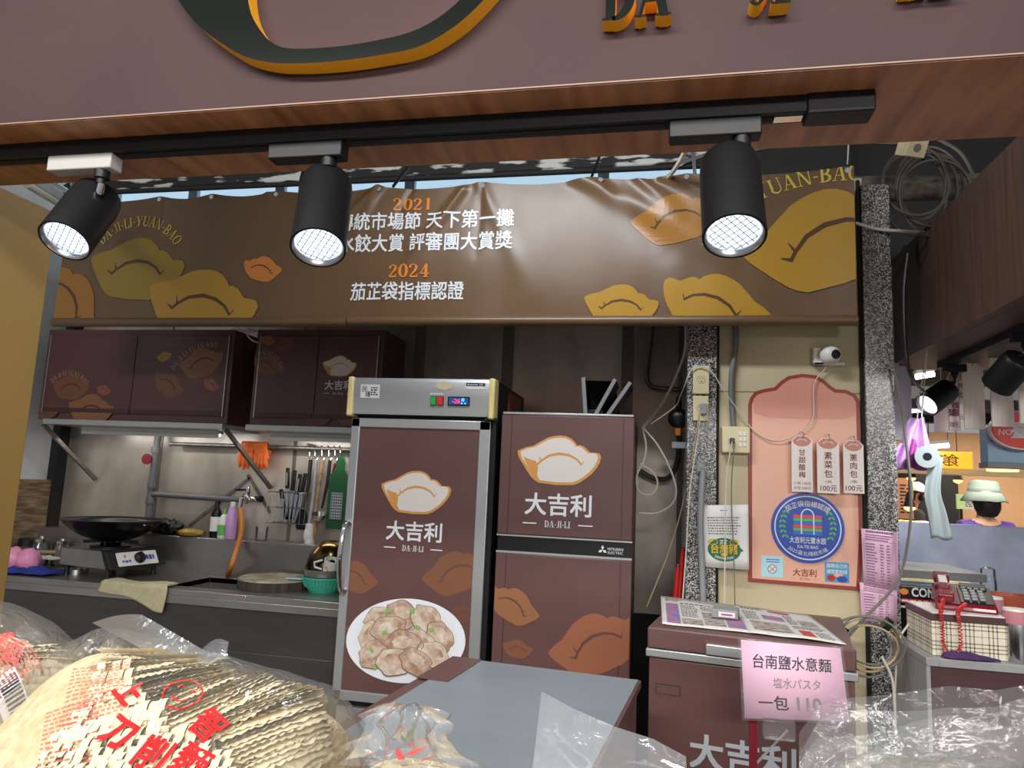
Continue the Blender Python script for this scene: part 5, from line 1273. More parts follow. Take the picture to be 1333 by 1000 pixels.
# hanging price tags
TGY = WP - .05
def price_tag(a, b, c_, d, word, low, label):
    x0, z1 = pp2(a, b, TGY); x1, z0 = pp2(c_, d, TGY); cx = (x0 + x1) / 2; hw = (x1 - x0) / 2
    o = root('price_tag', label, 'price tag', (cx, TGY, z0), group=None); m_ = wallmap(TGY)
    MB().prism([(x0, z0), (x1, z0), (x1, z1 - .02), (cx + hw * .45, z1), (cx - hw * .45, z1), (x0, z1 - .02)], m_, 0, .004).build('board', 'tag_white', o, smooth=False)
    flat([[(x0 + .004, z1 - .022), (cx - hw * .45, z1 - .003), (cx + hw * .45, z1 - .003), (x1 - .004, z1 - .022)][::-1] + arc(cx, z1 - .022, hw - .006, .026, 180, 360, 10)[1:-1]], m_, 'tag_blush', 'top_print', o, .0046)
    flat(stroke(arc(cx, z1 - .030, hw * .5, .014, 20, 160, 8), .003), m_, 'tag_white', 'crease_print', o, .0052)
    n = len(word); hh = (z1 - z0); top = z1 - .062; bot = z0 + (.055 if low[0] == 's' else .062); st_ = (top - bot) / n
    for i, ch in enumerate(word): text(ch, cx, top - st_ * (i + .5) + .004, min(.036, st_ * .92), m_, 'ink_maroon', o, bold=.012, w=.0046)
    if low[0] == 's': text(low[1], cx, z0 + .038, .016, m_, 'ink_maroon', o, maxw=hw * 1.7, w=.0046); text(low[2], cx, z0 + .017, .016, m_, 'ink_maroon', o, maxw=hw * 1.7, w=.0046)
    else: text('(1個)', cx, z0 + .050, .014, m_, 'ink_maroon', o, w=.0046); text('100元', cx, z0 + .022, .030, m_, 'ink_maroon', o, bold=.01, maxw=hw * 1.8, w=.0046)
    MB().tube(swoop([(cx, TGY - .006, z1 - .012), (cx + .008, TGY - .006, z1 + .004), (cx, TGY, z1 + .018), (cx - .004, PT - .006, z1 + .016)], 14), .0022, 6).build('hook', 'chrome', o)
    return o
price_tag(1030, 567, 1058, 641, '甘甜酸梅', ('s', '小包 100元', '大包 200元'), 'hanging price tag for sour plum with two small prices')
price_tag(1063, 570, 1093, 643, '素菜包', ('b',), 'hanging price tag for vegetable bun at one hundred')
price_tag(1097, 573, 1125, 643, '蔥肉包', ('b',), 'hanging price tag for scallion pork bun at one hundred')
# blue certificate badge
bx_, bz_ = pp2(1050.5, 687); br_ = (pp2(1098, 687)[0] - pp2(1003, 687)[0]) / 2
bg = root('certificate_badge', 'round blue certification badge with striped bag on the poster', 'badge', (bx_, PT - .007, bz_ - br_)); bm_ = fmap((bx_, PT - .0065, bz_))
MB().prism(ell(0, 0, br_, br_, 56), bm_, 0, .007).build('disc', 'badge_blue', bg)
flat(stroke(arc(0, 0, br_ * .90, br_ * .90, 0, 360, 56), br_ * .035), bm_, 'badge_ring', 'ring_print', bg, .0076)
text('茄芷袋指標認證', 0, br_ * .69, br_ * .185, bm_, 'print_cream', bg, bold=.010, bend=70, w=.0076); text('大吉利元寶水餃', 0, -br_ * .36, br_ * .20, bm_, 'print_white', bg, bold=.012, w=.0076, maxw=br_ * 1.0); text('KA-TSI BAG', 0, -br_ * .545, br_ * .13, bm_, 'print_white', bg, w=.0076, bold=.012, maxw=br_ * .56); text('2025臺北傳統市場', 0, -br_ * .74, br_ * .14, bm_, 'print_cream', bg, bend=-70, w=.0076)
for i, m_ in enumerate(('stripe_red', 'stripe_green', 'stripe_blue', 'stripe_red', 'stripe_green', 'stripe_blue')):
    zt_ = br_ * (.36 - .095 * i); flat([rect(-br_ * .39, zt_ - br_ * .083, br_ * .39, zt_)], bm_, m_, 'bag_stripe_print', bg, .0076)
flat(stroke([(-br_ * .17, -br_ * .19), (-br_ * .17, br_ * .32)] + arc(0, br_ * .33, br_ * .17, br_ * .20, 180, 0, 12) + [(br_ * .17, br_ * .32), (br_ * .17, -br_ * .19)], br_ * .035), bm_, 'badge_ring', 'bag_handle_print', bg, .0082)
lv = []
for s_ in (-1, 1):
    for i in range(6):
        q = math.radians(-28 + 12 * i); c_ = (s_ * br_ * .70 * math.cos(q), br_ * .70 * math.sin(q) + br_ * .06); lv += [ell(c_[0] - s_ * br_ * .05, c_[1], br_ * .06, br_ * .03, 10, rot=s_ * 40), ell(c_[0] + s_ * br_ * .045, c_[1], br_ * .06, br_ * .03, 10, rot=s_ * 130)]
flat(lv, bm_, 'stripe_green', 'laurel_print', bg, .0076)
# small stickers
def sticker(a, b, c_, d, m_, label):
    x0, z1 = pp2(a, b); x1, z0 = pp2(c_, d); o = root('sticker', label, 'sticker', ((x0 + x1) / 2, PT - .007, z0)); mm = wallmap(PT - .0068)
    MB().prism(rect(x0, z0, x1, z1), mm, 0, .0008).build('sheet', m_, o); return o, mm, x0, z0, x1, z1
o, mm, x0, z0, x1, z1 = sticker(991, 723, 1019, 752, 'sticker_cyan', 'pale blue square sticker with a red crossed circle'); cx = (x0 + x1) / 2; cz = z0 + (z1 - z0) * .38
flat(stroke(arc(cx, cz, .018, .018, 0, 360, 28), .0025) + stroke([(cx - .012, cz - .012), (cx + .012, cz + .012)], .0025) + stroke([(cx - .012, cz + .012), (cx + .012, cz - .012)], .0025), mm, 'poster_border', 'crossed_circle', o, .0014); flat([ell(cx, cz, .017, .017, 24)], mm, 'paper', 'circle_fill', o, .0011)
lines(x0 + .02, z1 - .03, x1 - .014, z1 - .010, 2, mm, 'badge_blue', o, 'caption', w=.0014, chunk=.006, rag=.1)
o, mm, x0, z0, x1, z1 = sticker(1073, 731, 1105, 759, 'sticker_blue', 'bright blue sticker with white slogan and red bag picture')
text('我帶自己的', (x0 + x1) / 2, z1 - .016, .019, mm, 'paper', o, bold=.02, w=.0014, maxw=.085); text('減塑愛地球', (x0 + x1) / 2, z1 - .040, .019, mm, 'paper', o, bold=.02, w=.0014, maxw=.085)
flat([ell(x0 + .026, z0 + .018, .018, .014, 12)], mm, 'red', 'bag_picture', o, .0014); flat([ell(x0 + .07, z0 + .014, .022, .014, 14)], mm, 'badge_blue', 'wave_picture', o, .0014); flat([ell(x0 + .055, z0 + .03, .02, .008, 12)], mm, 'poster_pink', 'hand_picture', o, .0013)
# certificate sheet with the pork label
TY = 3.412
cc = [PY(911, 658, TY), PY(974, 657, TY - .002), PY(975, 742, TY - .006), PY(916, 738, TY)]
def cfm(a, b, w=0.0): return (cc[3] * (1 - a) + cc[2] * a) * (1 - b) + (cc[0] * (1 - a) + cc[1] * a) * b + Vector((0, -w - .004 * math.sin(a * 7) ** 2, 0))
o = root('notice_sheet', 'white notice sheet with green and yellow pork label', 'notice', cfm(.5, 0)); MB().grid(lambda a, b: cfm(a, b), 14, 6).build('sheet', 'paper', o, solid=.0008, angle=180)
W_, H_ = (cc[2] - cc[3]).length, (cc[0] - cc[3]).length; um = lambda u, v, w=0.0: cfm(u / W_, v / H_, w)
lines(W_ * .14, H_ * .52, W_ * .86, H_ * .82, 7, um, 'ink_soft', o, 'small_print', w=.0012, fill=.4, chunk=.008); lines(W_ * .42, H_ * .90, W_ * .58, H_ * .93, 1, um, 'ink_soft', o, 'heading_print', w=.0012, chunk=.01, rag=0)
ex, ez = W_ * .47, H_ * .29; flat([ell(ex, ez, W_ * .36, H_ * .185, 30) , [(ex + W_ * .34, ez + .012), (ex + W_ * .42, ez - .002), (ex + W_ * .34, ez - .008)]], um, 'sticker_green', 'pork_label', o, .0014, grid=.02)
flat([ell(ex - W_ * .24, ez + H_ * .12, W_ * .11, H_ * .05, 14), ell(ex + W_ * .22, ez + H_ * .12, W_ * .10, H_ * .05, 14)], um, 'sticker_yellow', 'ear_shape', o, .0018); text('台灣豬', ex, ez + .004, .044, um, 'sticker_yellow', o, bold=.02, w=.0022, maxw=W_ * .58); text('TAIWAN PORK', ex, ez - H_ * .135, .015, um, 'paper', o, bold=.02, w=.0022, bend=-50, maxw=W_ * .44); lines(ex - W_ * .08, ez + H_ * .09, ex + W_ * .07, ez + H_ * .16, 2, um, 'paper', o, 'small_print', w=.0022, fill=.6, rag=0, chunk=.012); flat([ell(ex, ez - H_ * .078, W_ * .07, H_ * .03, 14)], um, 'sticker_yellow', 'snout_shape', o, .0018)
# pink price lists on the pillar
def pink(a, b, c_, d, label, n, Y, seed):
    P_ = [PY(*q, Y) for q in (a, b, c_, d)]
    def mp(u, v, w=0.0): return (P_[3] * (1 - u) + P_[2] * u) * (1 - v) + (P_[0] * (1 - u) + P_[1] * u) * v + Vector((0, -w, 0))
    o = root('price_list', label, 'price list', mp(.5, 0)); MB().grid(lambda u, v: mp(u, v), 3, 3).build('sheet', 'paper_pink', o, solid=.0008)
    lines(.12, .93, .88, .99, 1, mp, 'ink_pink', o, 'heading_print', w=.001, fill=.6, chunk=.04, rag=.05, seed=seed); lines(.10, .80, .90, .92, 3, mp, 'ink_pink', o, 'small_print', w=.001, fill=.5, chunk=.03, seed=seed + 1)
    for a_, b_ in ((.10, .42), (.50, .62), (.68, .78)): lines(a_, .05, b_, .76, n, mp, 'ink_pink', o, 'small_print', w=.001, fill=.45, chunk=.025, rag=.3, seed=seed + 2)
    flat([rect(.06, .03, .065, .80), rect(.93, .03, .935, .80), rect(.06, .03, .935, .035), rect(.06, .795, .935, .80)], mp, 'ink_pink', 'table_rule', o, .001)
pink((1121, 688), (1169, 693), (1170, 769), (1124, 759), 'upper pink printed price list taped to the granite pillar', 14, 3.414, 3)
pink((1119, 758), (1168, 768), (1168, 811), (1122, 809), 'lower pink printed price list overlapped by the upper one', 10, 3.417, 8)
# security camera
p = PY(1078, 464, PT); sc_ = root('security_camera', 'small white ball security camera on the beige wall', 'camera', p)
a = PY(1057, 454, PT); b = PY(1098, 477, PT)
MB().box(a.x, b.x, PT - .03, PT, b.z, b.z + .014).box(a.x, a.x + .045, PT - .03, PT, b.z, a.z).build('base', 'white_plastic', sc_, bevel=.003)
bc_ = PY(1081, 462, PT - .05); lump(bc_, .045, .045, .045, 0, 0, 28).build('ball', 'white_plastic', sc_, angle=180)
d = Vector((.35, -.9, -.1)).normalized(); MB().lathe([(.022, .036), (.020, .0445), (0, .046)], bc_, 20, d, cap=False).build('lens', 'black_plastic', sc_)
# sockets
def socket(a, b, c_, d, Y, label, plug=False):
    p = PY(a, b, Y); q = PY(c_, d, Y); o = root('wall_socket', label, 'socket', ((p.x + q.x) / 2, Y, q.z)); cx, cz = (p.x + q.x) / 2, (p.z + q.z) / 2
    MB().box(p.x, q.x, Y - .025, Y, q.z, p.z).build('plate', 'ivory', o, bevel=.004); fm2 = fmap((cx, Y - .0255, cz))
    flat(stroke(arc(0, .0, .017, .017, 0, 360, 24), .0016), fm2, 'ink_soft', 'outlet_ring', o); flat([rect(-.008, .002, -.005, .008), rect(.005, .002, .008, .008), ell(0, -.007, .003, .003, 10)], fm2, 'ink', 'outlet_slot', o)
    return o, cx, cz
socket(902, 477, 923, 514, 3.42, 'upper ivory wall socket on the granite pillar')
o, cx, cz = socket(902, 516, 922, 549, 3.42, 'lower ivory wall socket with grey plug on the granite pillar')
MB().box(cx - .002, cx + .026, 3.36, 3.395, cz - .03, cz + .02).build('plug', 'grey_plastic', o, bevel=.004)
wb_ = root('socket_box', 'square ivory switch and socket box on the beige wall', 'socket', PY(957, 590, PT)); p = PY(939, 556, PT); q = PY(975, 591, PT)
MB().box(p.x, q.x, PT - .045, PT, q.z, p.z).build('box', 'ivory', wb_, bevel=.005); cx, cz = (p.x + q.x) / 2, (p.z + q.z) / 2
for i in range(2):
    for j in range(3): MB().box(cx + .012 + .018 * i, cx + .026 + .018 * i, PT - .048, PT - .044, cz - .03 + .024 * j, cz - .012 + .024 * j).build('switch', 'white_plastic', wb_, bevel=.001)
MB().box(cx - .028, cx - .008, PT - .07, PT - .044, cz - .018, cz + .006).build('plug', 'black_plastic', wb_, bevel=.003)
cable('conduit', [PY(958, 410, PT - .02), PY(957, 455, PT - .02), PY(952, 492, PT - .02), PY(953, 530, PT - .02), PY(955, 557, PT - .02)], .013, 'conduit', 'grey conduit running down the beige wall to the socket box', 'conduit', sides=10)
cable('pvc_pipe', [PY(915, 612, 3.39), PY(912, 680, 3.39), PY(914, 740, 3.39), PY(916, 800, 3.39)], .014, 'grey_plastic', 'grey plastic pipe running down the socket pillar', 'pipe', sides=12)
o = tag(MB().lathe([(.02, -.025), (.02, .025)], PY(912, 607, 3.395), 14).build('pipe_joint', 'film_milky'), 'clear plastic joint at the top of the grey pillar pipe', 'joint')
# thin cables
cable('thin_cable', [PY(1076, 478, PT - .02), PY(1060, 500, PT - .02), PY(1058, 545, PT - .02), PY(1036, 566, PT - .02), PY(1010, 574, PT - .02), PY(985, 564, PT - .02), PY(965, 540, PT - .03), PY(940, 505, 3.39), PY(928, 486, 3.385), PY(912, 477, 3.385), PY(900, 482, 3.385), PY(892, 500, 3.40), PY(886, 515, 3.5), PY(878, 530, 3.6), PY(848, 552, 3.7)], .0028, 'cable_white', 'thin white camera cable looping across the poster', n=120)
cable('thin_cable', [PY(953, 575, PT - .07), PY(946, 620, 3.39), PY(944, 700, 3.37), PY(943, 800, 3.36)], .003, 'cable_white', 'white cable hanging from the socket box over the notice')
cable('thin_cable', [PY(956, 577, PT - .07), PY(952, 640, 3.39), PY(955, 720, 3.37), PY(957, 800, 3.36)], .003, 'cable_grey', 'dark grey cable hanging from the socket box over the notice')
cable('thin_cable', [PY(912, 535, 3.36), PY(908, 570, 3.38), PY(898, 640, 3.39), PY(893, 720, 3.39), PY(888, 790, 3.39)], .003, 'cable_white', 'white plug cable hanging in front of the socket pillar')
cable('thin_cable', [PY(911, 535, 3.36), PY(902, 590, 3.39), PY(888, 660, 3.5), PY(870, 720, 3.55), PY(842, 790, 3.55)], .0032, 'cable_tan', 'tan plug cable slanting down behind the freezer')
cable('thin_cable', [PY(893, 418, 3.6), PY(892, 455, 3.6), PY(880, 490, 3.65), PY(862, 525, 3.7), PY(836, 558, 3.75)], .007, 'cable_white', 'thick white cable slanting down to the refrigerator side')
cable('thin_cable', [PY(836, 556, 3.75), PY(841, 580, 3.75), PY(838, 600, 3.75), PY(829, 620, 3.75), PY(832, 640, 3.75), PY(848, 644, 3.75), PY(856, 630, 3.75), PY(850, 615, 3.75), PY(834, 604, 3.75)], .005, 'cable_white', 'small white cable loop beside the refrigerator', n=60)
cable('thin_cable', [PY(838, 558, 3.74), PY(855, 578, 3.74), PY(870, 605, 3.74), PY(880, 635, 3.74), PY(876, 655, 3.74), PY(856, 668, 3.74), PY(832, 668, 3.74)], .005, 'cable_white', 'large white cable loop beside the refrigerator', n=60)
cable('gas_pipe', [PY(850, 410, 4.22), PY(846, 450, 4.22), PY(842, 485, 4.22), PY(845, 500, 4.22), PY(856, 505, 4.22), PY(884, 507, 4.22)], .013, 'pipe_steel', 'rusty steel pipe with a bend on the steel wall', 'pipe', sides=10)
cable('flexible_hose', [PY(884, 560, 3.9), PY(882, 600, 4.1), PY(870, 622, 4.15), PY(850, 622, 4.2), PY(832, 612, 4.2)], .014, 'cable_grey', 'grey flexible hose curving along the steel wall', 'hose', sides=10)
gr = root('gas_regulator', 'round black gas regulator with brass neck beside the pillar', 'regulator', PY(882, 545, 3.7)); c_ = PY(883, 545, 3.7)
lump(c_, .052, .04, .052, 3, .03).build('body', 'black_plastic', gr, angle=180); MB().lathe([(.018, -.05), (.014, -.085)], c_, 12).build('neck', 'hose', gr); MB().lathe([(.012, .05), (.018, .07), (.010, .11)], c_, 12).build('cap', 'black_plastic', gr)
MB().box(c_.x - .03, .118, 3.66, 3.74, c_.z - .15, c_.z - .12).build('bracket', 'grey_plastic', gr)
for dx, lbl in ((0, 'red broom handle leaning beside the freezer'), (-.022, 'shorter red mop handle leaning beside the broom handle')):
    p = PY(889, 718 + (22 if dx else 0), 3.50) + Vector((dx, 0, 0)); o = root('broom_stick' if not dx else 'mop_stick', lbl, 'broom' if not dx else 'mop', (p.x - .09, 3.5, 0))
    MB().tube([(p.x - .085, 3.60, 0), p], .0115, 10).build('pole', 'red', o); MB().lathe([(.013, 0), (.010, .018)], p, 10).build('end_cap', 'red_dark', o)
# coil of cable on the pillar foot
ck = root('cable_coil', 'tied coil of tan cable hanging on the granite pillar', 'cable coil', PY(1135, 850, 3.2)); cc0 = PY(1128, 838, 3.2)
for k in range(5):
    rr_ = .078 + .009 * ((k * 2) % 5); MB().tube([cc0 + Vector((.008 * math.sin(k * 2.3) + rr_ * 1.15 * math.cos(t_), -.012 * k + .025 * math.sin(t_ * 2 + k), .012 * math.sin(k * 1.7) + rr_ * math.sin(t_))) for t_ in (2 * PI * q_ / 28 for q_ in range(29))], .0045, 6, cap=False).build('turn', 'cable_tan' if k % 2 else 'cable_grey', ck)
for q_ in (35, 305): a_ = math.radians(q_ + 110); MB().lathe([(.03, -.012), (.03, .012)], cc0 + Vector((.10 * 1.2 * math.cos(a_), -.02, .098 * math.sin(a_))), 10, (math.sin(a_), 0, -math.cos(a_))).build('binding', 'black_plastic', ck)
cable('thin_cable', [PY(1105, 828, 3.2), PY(1125, 805, 3.25), PY(1150, 780, 3.3), PY(1165, 762, 3.34), PY(1175, 740, 3.36), PY(1184, 690, 3.38), PY(1186, 640, 3.38), PY(1180, 580, 3.38), PY(1172, 520, 3.38), PY(1162, 470, 3.38)], .006, 'cable_grey', 'long grey cable sweeping from the coil up past the pillar', n=80)
cable('thin_cable', [PY(1148, 855, 3.15), PY(1160, 880, 3.15), PY(1164, 905, 3.15), PY(1166, 960, 3.15)], .005, 'cable_white', 'white cable falling from the coil in front of the pillar')
cable('thin_cable', [PY(1183, 812, 3.25), PY(1170, 835, 3.22), PY(1166, 880, 3.2), PY(1164, 950, 3.2)], .004, 'cable_white', 'white cable falling from the counter edge by the plaid box')
# ================================================================ side counter with telephone
ZS = .93
rc = root('side_counter', 'grey topped side counter with brown front beside the granite pillar', 'counter', (1.6, 3.5, 0))
SX0, SY0, SX1, SY1 = .968, 3.02, 2.9, 4.28
MB().box(1.012, SX1, SY0, SY1, ZS - .03, ZS).box(SX0, 1.013, SY0, 3.415, ZS - .03, ZS).build('top', 'counter_top', rc, bevel=.003)
MB().box(SX0 + .004, SX1, SY0 + .012, SY0 + .03, .05, ZS - .03).build('front_panel', 'maroon_dark', rc)
MB().box(SX0, SX0 + .014, SY0 + .002, 3.415, 0, ZS - .03).build('side_panel', 'counter_top', rc)
MB().box(SX0 + .014, SX1, SY0 + .05, 3.40, 0, .05).build('plinth', 'dark', rc)
struct(MB().box(1.05, 3.4, 4.285, 4.31, 0, 1.385).build('partition', 'partition', bevel=.004), 'dull stainless splash partition behind the telephone')
# plaid box
pb = root('plaid_box', 'cream plaid storage box with a dark lid band', 'box', (1.12, 3.2, ZS))
pbx0, pbx1, pby0, pby1 = PZ(1206, 849, ZS).x, PZ(1308, 858, ZS).x, 3.065, 3.36
pz1 = PY(1206, 806, pby0).z
MB().box(pbx0 + .003, pbx1 - .003, pby0 + .003, pby1 - .003, ZS, pz1).build('body', 'plaid', pb, bevel=.002)
MB().box(pbx0, pbx1, pby0, pby1, pz1 - .004, pz1 + .022).build('lid_band', 'maroon_dark', pb, bevel=.002)
MB().box(pbx0 + .004, pbx1 - .004, pby0 + .004, pby1 - .004, pz1 + .022, pz1 + .026).build('lid_top', 'tag_white', pb)
ztop = pz1 + .026
# telephone
ph = root('telephone', 'dark red desk telephone on the plaid box', 'telephone', (1.15, 3.24, ztop)); tq = math.radians(-14)
tu_ = Vector((math.cos(tq), math.sin(tq), 0)); tv_ = Vector((-tu_.y, tu_.x, 0)); tc_ = Vector(((pbx0 + pbx1) / 2 + .035, 3.23, ztop)); U3 = Vector((0, 0, 1))
def tp(a, b, h): return tc_ + tu_ * a + tv_ * b + U3 * h
MB().add([tp(-.10, -.10, 0), tp(.11, -.10, 0), tp(.11, .10, 0), tp(-.10, .10, 0), tp(-.095, -.095, .025), tp(.105, -.095, .025), tp(.105, .09, .085), tp(-.095, .09, .085)], [(3, 2, 1, 0), (4, 5, 6, 7), (0, 1, 5, 4), (1, 2, 6, 5), (2, 3, 7, 6), (3, 0, 4, 7)]).build('base', 'red_phone', ph, bevel=.008)
sl = (.085 - .025) / .185
def kp(a, b, h=0): return tp(a, b, .025 + (b + .095) * sl + h)
kn = Vector((0, 0, 1)) - tv_ * sl; kn.normalize()
MB().obox(kp(.045, -.005, .003), tu_ * .055, (tv_ + U3 * sl) * .075, kn * .002).build('key_plate', 'black_plastic', ph)
for i in range(3):
    for j in range(4): MB().obox(kp(.012 + .026 * i, -.055 + .024 * j, .008), tu_ * .0095, (tv_ + U3 * sl) * .0075, kn * .003).build('key', 'grey_plastic', ph, bevel=.002)
MB().obox(kp(.045, .065, .007), tu_ * .045, (tv_ + U3 * sl) * .018, kn * .003).build('screen', 'black_metal', ph)
for k in range(4): MB().obox(kp(.01 + .022 * k, .040, .008), tu_ * .008, (tv_ + U3 * sl) * .004, kn * .002).build('function_key', 'grey_plastic', ph)
MB().obox(kp(-.062, .0, .035), tu_ * .020, (tv_ + U3 * sl) * .07, kn * .010).obox(kp(-.062, -.082, .026), tu_ * .028, (tv_ + U3 * sl) * .028, kn * .016).obox(kp(-.062, .078, .026), tu_ * .028, (tv_ + U3 * sl) * .028, kn * .016).build('handset', 'red_phone', ph, bevel=.008)
MB().obox(kp(-.062, .015, .047), tu_ * .014, (tv_ + U3 * sl) * .03, kn * .002).build('handset_label', 'tag_white', ph)
path = swoop([kp(-.07, -.105, .02), (pbx0 + .030, pby0 - .014, pz1 + .036), (pbx0 + .030, pby0 - .022, pz1 - .02), (pbx0 + .032, pby0 - .026, pz1 - .09), (pbx0 + .058, pby0 - .028, pz1 - .122), (pbx0 + .088, pby0 - .026, pz1 - .085), (pbx0 + .088, pby0 - .020, pz1 + .0), (pbx0 + .090, pby0 - .012, pz1 + .038), tp(.0, -.105, .03)], 90)
hel = []; 
for i in range(len(path) * 6):
    t_ = i / 6; k = int(t_); f_ = t_ - k; p0 = path[min(k, len(path) - 1)]; p1 = path[min(k + 1, len(path) - 1)]; c_ = p0.lerp(p1, f_); d_ = (path[min(k + 1, len(path) - 1)] - path[max(k - 1, 0)]).normalized(); u_ = d_.cross(Vector((0, 1, 0))); u_ = u_.normalized() if u_.length > .1 else Vector((1, 0, 0)); w_ = d_.cross(u_); q_ = 2 * PI * i / 9
    hel.append(c_ + (u_ * math.cos(q_) + w_ * math.sin(q_)) * .0062)
MB().tube(hel, .0022, 5).build('coiled_cord', 'red_cord', ph)
# boxes, books and papers behind the telephone
def slab(nm, label, a, b, y0, y1, z0, z1, m_, cat, tilt=0.0, bevel=.002):
    x0 = PY(a, 750, y0).x; x1 = PY(b, 750, y0).x
    o = MB().box(x0, x1, y0, y1, z0, z1).build(nm, m_, bevel=bevel); return tag(o, label, cat)
SB = 3.52
slab('storage_box', 'black storage box under the stack of papers', 1186, 1274, SB + .08, 4.1, ZS, 1.085, 'black_plastic', 'box')
zz = 1.085
for i, (a, b, h, m_, lbl, nm, cat) in enumerate(((1168, 1272, .010, 'cable_grey', 'grey folder sheet at the bottom of the paper stack', 'folder', 'folder'), (1176, 1262, .022, 'badge_blue', 'navy blue magazine in the paper stack', 'magazine', 'magazine'), (1170, 1266, .014, 'paper', 'white magazine with coloured edge in the paper stack', 'magazine', 'magazine'),
        (1168, 1258, .016, 'sign_blue', 'pale blue envelope in the paper stack', 'envelope', 'envelope'), (1172, 1264, .012, 'ivory', 'cream paper pad near the top of the stack', 'paper_pad', 'pad'), (1165, 1285, .034, 'pipe_grey', 'thick dark grey folder lying on top of the paper stack', 'folder', 'folder'))):
    o = slab(nm, lbl, a, b, SB + .03 * (i % 2), 4.02, zz, zz + h, m_, cat); zz += h + .0005
bkx0, bkx1 = PY(1171, 775, 3.46).x, PY(1207, 775, 3.46).x
o = root('black_book', 'black box with orange and white lettering behind the telephone', 'box', ((bkx0 + bkx1) / 2, 3.49, ZS)); MB().box(1.012, bkx1 + .05, 3.43, 3.50, ZS, PY(1180, 763, 3.46).z).build('cover', 'black_plastic', o, bevel=.002)
km = fmap((0, 3.4294, 0)); k0 = PY(1190, 771, 3.43); text('COM', k0.x + .035, k0.z, .05, km, 'print_white', o, bold=.03, maxw=.09); flat([ell(k0.x - .04, k0.z, .018, .013, 16)], km, 'print_num', 'round_mark', o); flat([rect(k0.x - .06, k0.z - .046, k0.x + .09, k0.z - .028)], km, 'red', 'red_strip', o); lines(k0.x - .055, k0.z - .07, k0.x + .085, k0.z - .055, 1, km, 'print_white', o, 'small_print', fill=.6, chunk=.02, rag=0)
lines(k0.x - .05, k0.z - .043, k0.x + .08, k0.z - .031, 1, km, 'print_white', o, 'small_print', fill=.6, chunk=.02, rag=0, w=.0005)
o = root('adapter_plug', 'white power adapter beside the plaid box', 'adapter', (1.03, 3.30, ZS)); MB().box(1.012, 1.048, 3.26, 3.34, ZS, ZS + .11).build('body', 'white_plastic', o, bevel=.006); MB().lathe([(.02, 0), (.024, .03), (.018, .05)], (1.032, 3.28, ZS + .11), 14).build('plug', 'white_plastic', o)
def thermos(px, py, Y, h, r, label):
    p = PY(px, py, Y); o = root('thermos_cup', label, 'cup', (p.x, Y, ZS)); c_ = (p.x, Y, ZS)
    MB().lathe([(r * .92, 0), (r, .006), (r, h * .72), (r * .98, h * .74)], c_, 28).build('body', 'steel_bright', o); MB().lathe([(r * 1.02, h * .72), (r * 1.04, h * .74), (r * 1.04, h * .96)], c_, 28).build('collar', 'cup_pink', o); MB().lathe([(r * 1.0, h * .96), (r * .96, h), (0, h)], c_, 28, cap=False).build('lid', 'white_plastic', o)
thermos(1324, 830, 3.08, .19, .042, 'steel thermos cup with pink collar in front of the terracotta bowl'); thermos(1291, 790, 3.42, .19, .042, 'steel thermos cup with pink collar behind the plaid box')
p = PY(1316, 790, 3.5); o = tag(MB().lathe([(.05, .10), (.06, .10), (.085, .16), (.09, .19), (.085, .19), (.055, .11)], (p.x, 3.55, ZS), 28).lathe([(.04, 0), (.05, .01), (.045, .10)], (p.x, 3.55, ZS), 20).build('bowl', 'terracotta'), 'terracotta red footed bowl beside the thermos cups', 'bowl')
p = PY(1284, 758, 3.7); o = tag(MB().lathe([(.03, 0), (.034, .2), (.03, .24), (.03, .27), (.01, .28)], (PY(1287, 770, 3.8).x, 3.8, ZS), 18).build('glass_bottle', 'glass'), 'small clear bottle behind the telephone', 'bottle')
p0 = PZ(1224, 856, ZS); p1 = PZ(1310, 866, ZS)
def pou(s, t):
    w_ = math.sin(PI * min(1, max(0, s)) ** .8) ** .6; x = p0.x + (p1.x - p0.x) * s; y = 3.038 + .012 * s + (t - .5) * .05 * w_
    return (x, y - .004, ZS + .004 + (.030 - .018 * s) * w_ * math.sin(PI * t) + .003 * noise.noise((s * 8, t * 3, 0)))
o = tag(MB().grid(pou, 28, 10).build('pouch', 'purple_cloth', None, angle=180, solid=.004), 'dark purple cloth pouch lying before the plaid box', 'pouch')

# ================================================================ neighbour's fascia, track and hanging boards
nf = struct(MB().box(1.19, 1.23, 2.30, 4.04, 2.20, 2.76).build('neighbour_fascia', 'wood_dark', bevel=.002), 'dark wood grain fascia of the neighbouring stall')
MB().box(1.23, 2.3, 2.30, 4.2, 2.20, 2.215).build('soffit', 'wood_dark', nf)
tk = root('light_track', 'black light track under the neighbouring dark wood fascia', 'light track', (1.4, 3.2, 2.2)); MB().box(1.37, 1.41, 2.4, 3.98, 2.166, 2.20).build('rail', 'black_metal', tk, bevel=.002)
spotlight(1.40, PY(1206, 528, 3.84), PY(1234, 507, 3.90), 'black spotlight under the neighbouring fascia beside the white price boards', Y=3.84, ztop=2.166, half=.05, stem_dx=.0, energy=24, r=.06)
spotlight(1.395, PY(1298, 502, 3.22), PY(1328, 468, 3.12), 'black spotlight under the neighbouring fascia above the red oval sign', Y=3.12, ztop=2.166, half=.05, stem_dx=.0, energy=24, r=.062)
